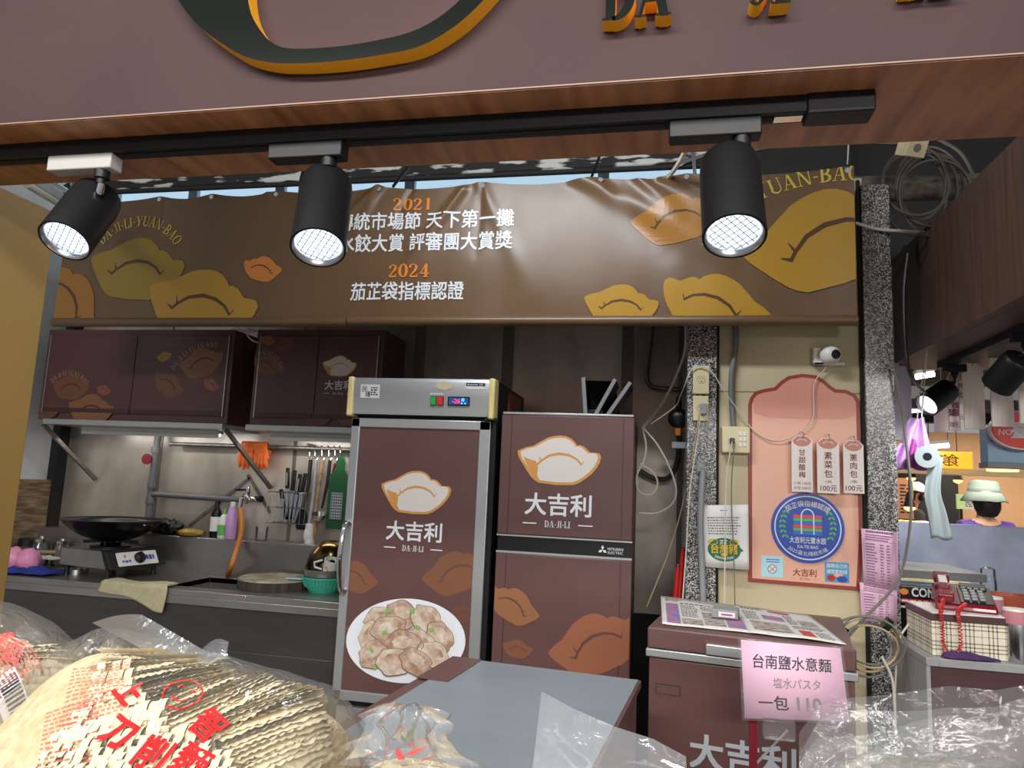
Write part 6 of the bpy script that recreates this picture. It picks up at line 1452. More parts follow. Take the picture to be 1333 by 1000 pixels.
def hboard(a, b, c_, d, Y, label, txt=None, turn=0.0):
    A = PY(a, b, Y); D = PY(c_, d, Y); o = root('price_board', label, 'price board', ((A.x + D.x) / 2, Y, D.z)); u_ = Vector((math.cos(turn), math.sin(turn), 0)); w_ = (D.x - A.x)
    m_ = fmap((A.x, Y, D.z), u_, (0, 0, 1)); h_ = A.z - D.z
    MB().prism([(0, 0), (w_, 0), (w_, h_ - .03), (w_ * .72, h_), (w_ * .28, h_), (0, h_ - .03)], m_, 0, .012).build('board', 'tag_white', o, smooth=False)
    MB().tube(swoop([m_(w_ / 2, h_ - .02, .014), m_(w_ / 2 + .01, h_ + .01, .012), m_(w_ / 2, h_ + .04, 0), Vector((m_(w_ / 2, 0).x, m_(w_ / 2, 0).y, max(2.202, A.z + .06)))], 12), .003, 6).build('hook', 'chrome', o)
    if txt:
        flat([ell(w_ / 2, h_ - .04, w_ * .4, .035, 20)], m_, 'tag_blush', 'round_print', o, .0126)
        for i, (s_, yy, xx, hh) in enumerate(txt): text(s_, w_ * xx, h_ * yy, hh, m_, 'ink_maroon', o, bold=.01, w=.0128, maxw=w_ * .9)
hboard(1214, 502, 1240, 563, 4.10, 'plain white price board hung behind the spotlight')
hboard(1232, 484, 1248, 561, 3.96, 'narrow price board with red vertical lettering', [('粿', .42, .7, .04), ('蘿', .30, .7, .04), ('蔔', .30, .3, .04), ('100元', .10, .5, .035)])
hboard(1251, 472, 1283, 559, 4.0, 'wide blank white price board beside the lettered one', turn=.1)
hboard(1246, 478, 1254, 560, 3.90, 'slim edge-on price board with tiny red print', [('肉', .7, .5, .03), ('包', .55, .5, .03), ('元', .2, .5, .03)])
hboard(1286, 456, 1320, 556, 3.85, 'tall blank white price board above the red oval sign', turn=.05)
hboard(1322, 452, 1360, 552, 3.7, 'tall blank white price board next to the frame of the second spotlight', turn=.05)
# blue panel with red oval sign
bs = root('light_box', 'pale blue hanging light box panel beyond the price boards', 'sign', PY(1310, 605, 4.6)); A = PY(1284, 556, 4.6); D = PY(1345, 604, 4.6)
MB().box(A.x, D.x + .2, 4.6, 4.7, D.z, A.z).build('panel', 'sign_blue', bs, bevel=.004); MB().box(A.x - .005, D.x + .2, 4.59, 4.71, D.z - .03, D.z).build('lower_frame', 'grey_plastic', bs)
lines(A.x + .02, A.z - .09, A.x + .08, A.z - .04, 2, fmap((0, 4.5992, 0)), 'ink_soft', bs, 'small_print', chunk=.015)
ov = root('oval_sign', 'red oval sign with white lettering on the pale blue light box', 'sign', PY(1330, 565, 4.5)); c_ = PY(1332, 560, 4.52); om = fmap((c_.x, 4.56, c_.z))
MB().prism(ell(0, 0, .155, .10, 40), om, 0, .05).build('disc', 'sign_red', ov); MB().prism(ell(0, 0, .165, .11, 40), om, -.0, .035).build('rim', 'tag_white', ov)
text('NO.', -.09, -.015, .045, om, 'print_white', ov, bold=.02, w=.051); text('臺', -.02, .0, .10, om, 'print_white', ov, bold=.02, w=.051)

# hanging purple bags and the bag roll
hg = root('bag_bundle', 'bundle of purple and white plastic bags hung by the passage', 'bag bundle', PY(1185, 600, 3.75))
def strip(path, w0, w1, m_, nm, par, twist=0.0, amp=.02, seed=0):
    P_ = swoop(path, 18); n_ = len(P_)
    def f(a, b):
        k = min(int(a * (n_ - 1)), n_ - 1); w_ = w0 + (w1 - w0) * a; x = (b - .5) * w_; return P_[k] + Vector((x, amp * math.sin(b * 9 + seed + a * 3), .006 * math.sin(b * 7 + seed)))
    return MB().grid(f, n_ - 1, 14).build(nm, m_, par, angle=180, solid=.002)
strip([PY(1194, 545, 3.75), PY(1191, 562, 3.75), PY(1192, 582, 3.75), PY(1196, 598, 3.75)], .05, .16, 'lilac_bag', 'upper_bag', hg, seed=1)
strip([PY(1176, 577, 3.72), PY(1172, 590, 3.72), PY(1168, 611, 3.72)], .04, .10, 'lilac_bag', 'lower_bag', hg, seed=3)
strip([PY(1186, 572, 3.74), PY(1186, 590, 3.74), PY(1188, 611, 3.74)], .05, .12, 'magenta_bag', 'lower_bag', hg, seed=5)
MB().tube([PY(1194, 548, 3.75), PY(1196, 520, 3.75), Vector((1.25, 3.75, 2.20))], .003, 6).build('cord', 'cable_white', hg)
rl_ = root('bag_roll', 'roll of white plastic bags hanging with its loose strip', 'bag roll', PY(1207, 620, 3.62)); c_ = PY(1207, 595, 3.62)
MB().lathe([(.018, -.07), (.050, -.07), (.050, .07), (.018, .07)], c_, 28, (.31, .95, .03), cap=False).build('roll', 'bag_roll', rl_); MB().lathe([(.016, -.072), (.016, .072)], c_, 16, (.31, .95, .03)).build('core', 'black_plastic', rl_)
strip([c_ + Vector((.03, -.03, .0)), PY(1214, 640, 3.6), PY(1220, 670, 3.6), PY(1226, 702, 3.6)], .055, .085, 'bag_roll', 'loose_strip', rl_, amp=.006)
MB().tube([c_, c_ + Vector((-.01, 0, .1)), PY(1200, 540, 3.65), Vector((1.22, 3.66, 2.20))], .003, 6).build('cord', 'cable_white', rl_)

# ================================================================ cables above
cq = root('cable_coil', 'large coil of grey cables hanging in the dark above the pillar', 'cable coil', PY(1200, 300, 3.50)); c_ = PY(1203, 250, 3.5)
rr = random.Random(5)
for k in range(7):
    a_ = .13 + rr.uniform(-.03, .03); b_ = .19 + rr.uniform(-.04, .03); ox = rr.uniform(-.05, .05); oz = rr.uniform(-.03, .03)
    MB().tube([c_ + Vector((ox + a_ * math.cos(t_), -.008 * k + .02 * math.sin(t_ + k), oz + b_ * math.sin(t_))) for t_ in (2 * PI * q_ / 30 for q_ in range(31))], .0065, 6, cap=False).build('turn', 'cable_old', cq)
MB().tube(swoop([c_ + Vector((0, 0, .16)), c_ + Vector((.02, .1, .4)), c_ + Vector((0, .2, .9))], 12), .008).build('hanger', 'cable_black', cq)
pl_ = root('plug_box', 'old ivory plug box dangling from the coiled cables', 'plug box', PY(1188, 195, 3.3)); c_ = PY(1187, 192, 3.3); d = Vector((.35, -.8, -.45)).normalized(); u_ = d.cross(Vector((0, 0, 1))).normalized(); w_ = u_.cross(d)
MB().obox(c_, u_ * .05, w_ * .04, d * .035).build('body', 'ivory', pl_, bevel=.004); MB().lathe([(.018, .035), (.018, .038), (.012, .038)], c_, 16, d).build('socket_ring', 'cable_grey', pl_); MB().obox(c_ + w_ * .041 - d * .01, u_ * .045, w_ * .004, d * .02).build('top_clip', 'black_plastic', pl_)
MB().tube(swoop([c_ - d * .03, c_ + Vector((.02, .1, .08)), c_ + Vector((.05, .25, .35))], 10), .006).build('lead', 'cable_grey', pl_)
cable('thin_cable', [PY(1105, 175, 3.3), PY(1104, 200, 3.3), PY(1103, 214, 3.3)], .003, 'cable_white', 'thin white cord holding up the end of the banner')
cable('thin_cable', [PY(1113, 290, 3.36), PY(1140, 298, 3.4), PY(1175, 301, 3.4), PY(1210, 303, 3.55)], .007, 'cable_white', 'white cable crossing in front of the pillar to the coil', n=20)
cable('ceiling_cable', [PY(960, 200, 3.9), PY(1010, 190, 3.9), PY(1080, 182, 3.9), PY(1160, 186, 3.9), PY(1230, 180, 3.8)], .012, 'cable_old', 'grey cable strung across the dark gap above the banner')
cable('ceiling_cable', [PY(1218, 180, 3.6), PY(1250, 200, 3.6), PY(1270, 235, 3.6)], .010, 'cable_old', 'grey cable slanting from the coil behind the wood fascia')
cable('thin_cable', [PY(1182, 330, 3.36), PY(1177, 380, 3.36), PY(1179, 450, 3.36), PY(1186, 490, 3.4), PY(1205, 512, 3.7)], .007, 'cable_black', 'black cable hanging down past the dark wood fascia corner')
cable('thin_cable', [PY(1178, 320, 3.7), PY(1172, 350, 3.7), PY(1160, 375, 3.6), PY(1155, 395, 3.5)], .012, 'cable_grey', 'grey sheathed cable bent behind the pillar edge')
o = tag(MB().box(1.006, 1.05, 3.62, 3.70, 2.45, 2.86).build('pipe_cover', 'paint_white', bevel=.003), 'white pipe cover beside the granite pillar', 'cover')

# ================================================================ food stall far behind
struct(MB().box(1.2, 8.0, 10.4, 10.5, 0, 2.4).build('wall_far', 'food_wall'), 'tan back wall of the far food stall')
struct(MB().box(1.3, 8.5, 4.8, 10.6, 2.62, 2.7).build('ceiling_far', 'ceiling'), 'dark ceiling over the far food stall')
for i, (Y, z) in enumerate(((6.2, 2.3), (7.0, 2.32), (7.6, 2.25))):
    o = tag(MB().box(1.9, 5.0, Y, Y + .12, z, z + .10).build('cable_duct', 'dark'), ('front', 'middle', 'rear')[i] + ' dark duct under the far stall ceiling', 'duct')
def far_tube(a, b, Y, label):
    p, q = PY(*a, Y), PY(*b, Y); o = root('fluorescent_tube', label, 'light', p); MB().tube([p, q], .022, 10).build('tube', 'tube_glow', o); MB().bar(p + Vector((0, .02, .04)), q + Vector((0, .02, .04)), .08, .03).build('batten', 'paint_white', o)
    for e_ in (p, q): MB().tube([e_ + Vector((0, .02, .05)), (e_.x, e_.y + .02, 2.64)], .006, 6).build('drop_rod', 'grey_plastic', o)
far_tube((1192, 491), (1216, 487), 6.4, 'lit fluorescent tube seen just below the dark wood fascia'); far_tube((1184, 535), (1204, 533), 7.2, 'lit fluorescent tube above the purple bags'); far_tube((1210, 582), (1235, 580), 7.9, 'lit fluorescent tube above the orange sign')
og = root('lightbox_sign', 'glowing orange light box sign with two black characters', 'sign', PY(1235, 612, 8.0)); A = PY(1200, 587, 8.0); D = PY(1267, 611, 8.0)
MB().box(A.x, D.x, 8.0, 8.15, D.z, A.z).build('box', 'sign_orange', og, bevel=.005); om = fmap((0, 7.998, 0)); q = PY(1238, 599, 8.0); text('美', PY(1227, 600, 8).x, q.z, .13, om, 'ink', og, bold=.004); text('食', PY(1240, 600, 8).x, q.z, .13, om, 'ink', og, bold=.004)
MB().box(A.x - .3, D.x + .5, 8.05, 8.2, D.z - .06, D.z).build('shelf', 'ivory', og)
o = tag(MB().box(PY(1190, 650, 9.8).x, PY(1248, 650, 9.8).x, 9.8, 10.38, 1.15, 1.95).build('extractor_hood', 'black_metal'), 'black extractor hood behind the cook', 'hood')
mn = root('menu_board', 'tan menu board with rows of small print beyond the passage', 'menu', PY(1178, 675, 8.6)); A = PY(1167, 622, 8.6); D = PY(1190, 676, 8.6); MB().box(A.x, D.x, 8.6, 8.63, D.z, A.z).build('board', 'poster_pink', mn); lines(A.x + .03, D.z + .05, D.x - .03, A.z - .06, 9, fmap((0, 8.598, 0)), 'ink', mn, 'small_print', chunk=.05)
tray = root('food_tray', 'display tray on a steel counter behind the splash partition', 'tray', PY(1195, 690, 6.0)); A = PY(1164, 684, 6.0); D = PY(1232, 684, 6.0); MB().box(A.x - .1, D.x, 5.8, 6.4, A.z - .06, A.z - .02).build('tray', 'steel_bright', tray); MB().box(A.x - .1, D.x, 5.8, 6.4, 0, A.z - .06).build('counter', 'steel_dark', tray)
rr = random.Random(11)
for i in range(16):
    px_ = 1165 + 4.2 * i; gold = i < 8; y_ = 5.95 + rr.uniform(0, .25); p = PY(px_, 677, y_); 
    o = lump((p.x, y_, A.z + .012), .035, .035, .03, i, .25, 10).build('fried_snack' if gold else 'steamed_bun', 'food_gold' if gold else 'food_white', None, angle=180)
    tag(o, 'golden fried snack heaped on the far display tray' if gold else 'small white bun on the far display tray', 'snack' if gold else 'bun', 'golden snacks on the tray' if gold else 'white buns on the tray')
def bulb(px, py, Y, label):
    p = PY(px, py, Y); o = root('lamp', label, 'lamp', p); MB().lathe([(.02, .12), (.03, .06), (.05, .0), (.045, 0)], p, 16).build('shade', 'black_metal', o); MB().lathe([(.045, .01), (.04, -.02), (.0, -.04)], p, 16, cap=False).build('bulb', 'lamp_amber', o); MB().tube([p + Vector((0, 0, .11)), (p.x, p.y, 2.62)], .005, 6).build('cord', 'cable_black', o)
bulb(1186, 622, 8.2, 'small warm lamp hanging in front of the menu board'); bulb(1247, 625, 8.3, 'small warm lamp hanging below the orange sign'); bulb(1184, 660, 6.6, 'bright bare lamp over the fried snacks')
pd = root('pendant_lamp', 'amber drum pendant lamp over the far counter', 'lamp', PY(1305, 612, 7.2)); p = PY(1305, 611, 7.2); MB().lathe([(.12, -.02), (.125, .02), (.10, .025)], p, 28).build('shade', 'lamp_amber', pd); MB().lathe([(.09, .02), (.085, .06), (.02, .065)], p, 24).build('top', 'terracotta', pd); MB().tube([p + Vector((0, 0, .06)), (p.x, p.y, 2.62)], .005, 6).build('cord', 'cable_black', pd)
lm = root('price_card', 'lime green price card standing on the far counter', 'card', PY(1252, 672, 7.4)); A = PY(1245, 643, 7.4); D = PY(1257, 663, 7.4); MB().box(A.x, D.x, 7.4, 7.42, D.z, A.z).build('card', 'lime', lm); MB().box(D.x, D.x + .08, 7.42, 7.43, D.z, A.z).build('paper', 'paper', lm); MB().box(A.x + .03, A.x + .05, 7.41, 7.43, 1.22, D.z + .02).build('stand', 'black_metal', lm); lines(D.x + .005, D.z + .02, D.x + .075, A.z - .02, 6, fmap((0, 7.418, 0)), 'ink', lm, 'small_print', chunk=.03)
cn = root('far_counter', 'wooden counter of the far food stall', 'counter', (3.6, 7.6, 0)); MB().box(2.4, 5.2, 7.3, 7.9, 1.16, 1.22).build('top', 'food_wall', cn); MB().box(2.4, 5.2, 7.4, 7.85, 0, 1.16).build('front', 'wood', cn)

# ---- two people behind the partition
def person(loc, rz, hgt, shirt, pants, label, hat, lean=0.0, arms=0.0):
    o = root('person', label, 'person', loc, rz); k = hgt / 1.7
    def skin_obj(nm, m_, V, E, R, lv=2):
        me = bpy.data.meshes.new(nm); me.from_pydata([(x * k, (y - lean * max(0, z - .95)) * k, z * k) for x, y, z in V], E, []); ob = bpy.data.objects.new(nm, me); COL.objects.link(ob); ob.parent = o
        me.materials.append(M[m_]); sk_ = ob.modifiers.new('skin', 'SKIN'); sk_.use_smooth_shade = True
        for i, r_ in enumerate(R):
            s_ = me.skin_vertices[0].data[i]; s_.radius = ((r_, r_) if isinstance(r_, float) else r_); s_.radius = tuple(q * k for q in s_.radius)
        me.skin_vertices[0].data[0].use_root = True
        sb = ob.modifiers.new('sub', 'SUBSURF'); sb.levels = lv; sb.render_levels = lv
        return ob
    hz = .72 + .1 * arms
    V = [(0, 0, .95), (0, 0, 1.15), (0, .0, 1.36), (0, .0, 1.45), (0, -.01, 1.52), (0, -.015, 1.60), (0, -.01, 1.66)]
    E = [(i, i + 1) for i in range(6)]; R = [(.15, .10), (.14, .10), (.15, .095), .055, .062, .085, .07]
    for s_ in (-1, 1):
        b_ = len(V); V += [(s_ * .17, 0, 1.38), (s_ * .23, -.02 - .05 * arms, 1.15), (s_ * .21, -.10 - .20 * arms, .98 + .02 * arms), (s_ * .16, -.16 - .26 * arms, .95 + .02 * arms)]; E += [(2, b_), (b_, b_ + 1), (b_ + 1, b_ + 2), (b_ + 2, b_ + 3)]; R += [.055, .044, .034, .03]
        for f_ in range(5):
            q = len(V); V += [(s_ * (.16 + .016 * (f_ - 2)), -.22 - .26 * arms, .94 + .02 * arms), (s_ * (.155 + .018 * (f_ - 2)), -.255 - .26 * arms + (.03 if f_ in (0,) else 0), .925 + .02 * arms)]; E += [(b_ + 3, q), (q, q + 1)]; R += [.010, .008]
        b_ = len(V); V += [(s_ * .09, 0, .86), (s_ * .10, -.01, .5), (s_ * .10, .02, .09), (s_ * .10, -.10, .04)]; E += [(0, b_), (b_, b_ + 1), (b_ + 1, b_ + 2), (b_ + 2, b_ + 3)]; R += [.085, .06, .045, .035]
    skin_obj('body', 'skin', V, E, R)
    V = [(0, 0, .92), (0, 0, 1.15), (0, 0, 1.37), (0, 0, 1.44)]; E = [(0, 1), (1, 2), (2, 3)]; R = [(.17, .12), (.165, .12), (.165, .11), .075]
    for s_ in (-1, 1):
        b_ = len(V); V += [(s_ * .185, 0, 1.375), (s_ * .24, -.02 - .05 * arms, 1.13)]; E += [(2, b_), (b_, b_ + 1)]; R += [.075, .062]
        if arms: V += [(s_ * .215, -.09 - .18 * arms, 1.0)]; E += [(b_ + 1, b_ + 2)]; R += [.05]
    skin_obj('shirt', shirt, V, E, R)
    V = [(0, 0, .97), (0, 0, .9)]; E = [(0, 1)]; R = [(.165, .115), (.16, .115)]
    for s_ in (-1, 1): b_ = len(V); V += [(s_ * .095, 0, .8), (s_ * .10, -.01, .5), (s_ * .10, .02, .1)]; E += [(1, b_), (b_, b_ + 1), (b_ + 1, b_ + 2)]; R += [.10, .075, .06]
    skin_obj('trousers', pants, V, E, R)
    hy = -.012 - lean * .65; hc = Vector((0, hy, 1.615)) * k
    lump(hc + Vector((0, .03, -.005)) * k, .093 * k, .10 * k, .118 * k, 2, .06, 24).build('hair', 'hair', o, local=True, angle=180)
    face = MB()
    for s_ in (-1, 1): face.lathe([(.010 * k, 0), (.0, .008 * k)], hc + Vector((s_ * .032, -.088, .0)) * k, 10, (0, -1, 0))
    face.build('eyes', 'ink', o, local=True); lump(hc + Vector((0, -.095, -.03)) * k, .012 * k, .018 * k, .02 * k, 1, 0, 10).build('nose', 'skin', o, local=True, angle=180)
    MB().tube([hc + Vector((-.022, -.088, -.062)) * k, hc + Vector((0, -.094, -.064)) * k, hc + Vector((.022, -.088, -.062)) * k], .004 * k, 6).build('mouth', 'terracotta', o, local=True)
    for s_ in (-1, 1): lump(hc + Vector((s_ * .088, .0, -.02)) * k, .014 * k, .02 * k, .03 * k, 1, 0, 10).build('ear', 'skin', o, local=True, angle=180)
    if hat == 'bucket':
        lump(hc + Vector((0, .045, -.055)) * k, .105 * k, .085 * k, .12 * k, 6, .10, 24).build('hair_bob', 'hair', o, local=True, angle=180)
        h_ = MB().lathe([(.168, -.03), (.172, -.028), (.122, .045), (.116, .05), (.108, .12), (.09, .14), (.0, .146)], hc + Vector((0, .01, .0)) * k, 36, (0, 0, 1), cap=False)
        h_.v = [hc + (v - hc) * k + Vector((0, 0, .012 * noise.noise(v * 14))) for v in h_.v]; h_.build('bucket_hat', 'sage', o, local=True, angle=180, solid=.004)
        MB().lathe([(.1175, .052), (.1150, .072)], hc + Vector((0, .01, .0)) * k, 36, cap=False).build('hat_band', 'sage', o, local=True)
    else:
        MB().lathe([(.104, .03), (.104, .06), (.09, .10), (.05, .125), (0, .13)], hc, 30, cap=False).build('cap', 'paint_white', o, local=True, angle=180)
        MB().prism(ell(0, -.06, .08, .09, 24), lambda u, v, w: hc + Vector((u, v - .03, .032 + w + v * .15)), 0, .006).build('cap_peak', 'paint_white', o, local=True)
        lump(hc + Vector((0, -.072, -.045)) * k, .05 * k, .03 * k, .04 * k, 4, 0, 14).build('mask', 'black_cloth', o, local=True, angle=180)
    return o
p = PY(1281, 640, 6.5); person((p.x, 6.5, 0), PI + .25, 1.625, 'purple', 'black_cloth', 'person seen from behind in a sage bucket hat and purple shirt', 'bucket')
p = PY(1203, 640, 8.9); person((p.x - .22, 9.0, 0), .75, 1.66, 'black_cloth', 'black_cloth', 'person in black clothes and white cap bending over the food', 'cap', lean=.25, arms=.6)
# ================================================================ front counter with noodle bags
ZB = .98
dc = root('display_counter', 'stall front counter carrying the noodle bags', 'counter', (-.2, .85, 0))
MB().box(-1.75, 1.15, .48, 1.22, ZB - .03, ZB).build('top', 'steel', dc, bevel=.003); MB().box(-1.73, 1.13, .52, .55, .03, ZB - .03).build('front_panel', 'maroon', dc); MB().box(-1.73, 1.13, 1.17, 1.2, .03, ZB - .03).build('back_panel', 'steel_dark', dc)
for x in (-1.70, 1.10): MB().box(x - .02, x + .02, .55, 1.17, 0, ZB - .03).build('side', 'steel_dark', dc)

def mound(cx, cy, a, b, h, tilt=0.0, peak=.45, p=3.0, seed=0, wr=.0, rot=0.0):
    cr_, sr_ = math.cos(rot), math.sin(rot)
    def H(x, y):
        dx, dy = x - cx, y - cy; s = (dx * cr_ + dy * sr_) / a; t = (-dx * sr_ + dy * cr_) / b
        if abs(s) >= 1 or abs(t) >= 1: return ZB
        fs = (1 - abs(s) ** p) ** (1 / 2.0); 
        if t > peak: ft = (1 - ((t - peak) / (1 - peak)) ** 2.6) ** .5
        else: ft = .28 + .72 * (.5 + .5 * math.cos(PI * (peak - t) / (1 + peak))) if t > -.93 else .28 * (1 - ((-t - .93) / .07) ** 2) ** .5
        z = ZB + (h + tilt * s) * fs * ft
        if wr: z += wr * (noise.noise((x * 14 + seed, y * 14, 1)) + .5 * abs(noise.noise((x * 34 + seed, y * 30, 5)))) * min(1, fs * ft * 1.6)
        return max(z, ZB + .001)
    H.box = (cx, cy, a, b, cr_, sr_)
    return H
def hit(H, px, py, d=0.0, y0=.4, y1=1.4):
    r_ = ray(px, py); n = 260
    for i in range(n + 1):
        Y = y0 + (y1 - y0) * i / n; p = EYE + r_ * (Y / r_.y)
        if p.z <= H(p.x, p.y) - d: return Vector((p.x, p.y, H(p.x, p.y) - d))
    return None
def normal(H, x, y, e=.006):
    return Vector((H(x - e, y) - H(x + e, y), H(x, y - e) - H(x, y + e), 2 * e)).normalized()
def surf_mesh(H, n, off=0.0):
    cx, cy, a, b, cr_, sr_ = H.box
    def f(i, j):
        s = (i * 2 - 1); t = (j * 2 - 1); x = cx + s * a * cr_ - t * b * sr_; y = cy + s * a * sr_ + t * b * cr_
        return Vector((x, y, max(H(x, y) + off, ZB + .0015)))
    return MB().grid(f, n, n)
def ribbon(mb, P_, H, width, roll, ruf, seed, turns=9.0):
    n = len(P_); base = len(mb.v)
    for i, p in enumerate(P_):
        t_ = (P_[min(i + 1, n - 1)] - P_[max(i - 1, 0)]).normalized(); nn = normal(H, p.x, p.y); sd = t_.cross(nn)
        sd = sd.normalized() if sd.length > 1e-4 else Vector((1, 0, 0)); nn = sd.cross(t_); w_ = sd * math.cos(roll) + nn * math.sin(roll); o_ = -sd * math.sin(roll) + nn * math.cos(roll)
        q = i / (n - 1) * turns * 2 * PI + seed
        mb.v += [p - w_ * width / 2 + o_ * ruf * math.sin(q), p + o_ * ruf * .1, p + w_ * width / 2 + o_ * ruf * math.sin(q + 1.3)]
    for i in range(n - 1):
        for k in (0, 1):
            a = base + i * 3 + k; mb.f.append((a, a + 1, a + 4, a + 3))
def bundle(mb, H, S0, S1, E0, E1, n, width=.022, roll=.9, depth=.016, seed=0, fold=0.0, steps=40, ruf=.0011):
    rr = random.Random(seed)
    for i in range(n):
        f = i / max(1, n - 1); a = (S0[0] + (S1[0] - S0[0]) * f + rr.uniform(-3, 3), S0[1] + (S1[1] - S0[1]) * f + rr.uniform(-2, 2)); b = (E0[0] + (E1[0] - E0[0]) * f + rr.uniform(-5, 5), E0[1] + (E1[1] - E0[1]) * f + rr.uniform(-2, 2)); P_ = []
        bow = rr.uniform(-3, 3); dd_ = rr.uniform(0, depth)
        for k in range(steps + 1):
            t_ = k / steps; px_ = a[0] + (b[0] - a[0]) * t_; py_ = a[1] + (b[1] - a[1]) * t_ + bow * math.sin(PI * t_)
            h_ = hit(H, px_, py_, dd_ + .004)
            if h_ is not None and h_.z > ZB + .03: P_.append(h_)
        if len(P_) < 8: continue
        if fold:
            d_ = (P_[-1] - P_[-4]).normalized(); nn = normal(H, P_[-1].x, P_[-1].y); e = P_[-1]
            for k in range(1, 9): q = PI * k / 8; P_.append(e + d_ * fold * math.sin(q) - nn * fold * (1 - math.cos(q)) * .9)
        P_ = [P_[0]] + [(P_[i_ - 1] + P_[i_] * 2 + P_[i_ + 1]) / 4 for i_ in range(1, len(P_) - 1)] + [P_[-1]]
        ribbon(mb, P_, H, width * rr.uniform(.8, 1.15), roll + rr.uniform(-.25, .25), ruf, rr.uniform(0, 6), rr.uniform(11, 15))
def coils(mb, H, A, B, turns, r=.012, width=.011, seed=0):
    rr = random.Random(seed); a = hit(H, *A, r * .8); b = hit(H, *B, r * .8)
    if a is None or b is None: return
    n = turns * 12; ax = (b - a).normalized(); up_ = Vector((0, 0, 1)); u = ax.cross(up_).normalized(); w = u.cross(ax); base = None
    i = 0
    while i < n:
        ln = rr.randint(13, 26); rk = r * rr.uniform(.75, 1.2); ph_ = rr.uniform(0, 6); tl_ = Vector((rr.uniform(-.25, .25), rr.uniform(-.25, .25), rr.uniform(-.2, .2))); base = len(mb.v); m_ = 0
        for k in range(ln):
            f = (i + k * .8) / n; f = min(f, 1.05); c_ = a.lerp(b, f); z_ = H(c_.x, c_.y) - r * .55; c_ = Vector((c_.x, c_.y, z_)); q = 2 * PI * k / 13 + ph_
            d_ = u * math.cos(q) + w * math.sin(q); p_ = c_ + d_ * rk; s_ = (ax + tl_ * .6).normalized() * width * .5; mb.v += [p_ - s_, p_ + s_]; m_ += 1
        for k in range(m_ - 1): q = base + k * 2; mb.f.append((q, q + 1, q + 3, q + 2))
        i += ln - rr.randint(3, 8)
def strands(mb, H, n, box, seed, r=.0014, ln=.10):
    rr = random.Random(seed)
    for i in range(n):
        p = hit(H, rr.uniform(box[0], box[2]), rr.uniform(box[1], box[3]), .002)
        if p is None: continue
        q = rr.uniform(-.6, .6) + (.6 if i % 3 == 0 else 0); d = Vector((math.cos(q), math.sin(q), 0)); P_ = []
        cv = rr.uniform(-9, 9)
        for k in range(9):
            t_ = (k / 8 - .5) * ln; x = p.x + d.x * t_ - d.y * cv * t_ * t_; y = p.y + d.y * t_ + d.x * cv * t_ * t_; P_.append((x, y, H(x, y) - .003 + .002 * math.sin(k + i)))
        if min(q_[2] for q_ in P_) > ZB + .045: mb.tube(P_, r, 5)
def on_film(H, px, py, off=.0025):
    c_ = hit(H, px, py) or Vector((H.box[0], H.box[1], 0)); sl = H(c_.x, c_.y + .02) - H(c_.x, c_.y - .02); cs = .04 / math.hypot(.04, sl)
    def mp(u, v, w=0.0):
        x, y = c_.x + u, c_.y + v * cs; return Vector((x, y, H(x, y))) + normal(H, x, y) * (off + w)
    return mp

# ---- bag of coiled noodles at the stall end
H1 = mound(-1.17, .93, .26, .25, .262, peak=.5, seed=2); F1 = mound(-1.17, .93, .27, .262, .282, peak=.5, wr=.007, seed=2)
b1 = root('noodle_bag', 'plastic bag of coiled ribbon noodles with barcode label', 'noodle bag', (-1.17, .93, ZB))
surf_mesh(H1, 30, -.03).build('noodle_core', 'noodle_core', b1, angle=180)
nm_ = MB()
for i in range(17):
    coils(nm_, H1, (-24 - 6 * (i % 2), 862 + 10.5 * i), (90 + 5 * (i % 3), 850 + 10.5 * i), 13, seed=i, r=.0105, width=.0105)
bundle(nm_, H1, (-20, 848), (20, 862), (80, 838), (95, 862), 8, seed=3, roll=.5)
nm_.build('noodles', 'noodle', b1, angle=60)['kind'] = 'stuff'
surf_mesh(F1, 64).build('film', 'film', b1, angle=180)
mp = on_film(F1, 14, 918); MB().grid(lambda a, b: mp((a - .5) * .05, (b - .5) * .045), 6, 6).build('barcode_label', 'paper', b1, angle=180)
bars = []; rr = random.Random(2); x = -.020
while x < .02: w_ = rr.choice((.0008, .0014, .002)); bars.append(rect(x, -.012, x + w_, .018)); x += w_ + rr.choice((.001, .0016))
flat(bars, mp, 'ink', 'barcode_print', b1, .0012)
mp = on_film(F1, 12, 880); lines(-.03, -.05, .018, .055, 16, mp, 'print_red_faint', b1, 'red_table_print', fill=.5, chunk=.007)
mp = on_film(F1, 8, 845); text('麵', .0, .0, .045, mp, 'print_red_faint', b1, 'lettering', bold=.02, rot=30)
fl_ = MB().grid(lambda a, b: PY(-10 + 50 * a + 20 * b, 832 + 26 * b * (1 - .3 * a) - 6 * math.sin(a * 5), 1.13 - .04 * b), 10, 6).build('top_flap', 'film_milky', b1, angle=180)
lump(PY(12, 829, 1.10), .012, .006, .008, 3, .2, 12).build('red_tie', 'print_red', b1, angle=180)

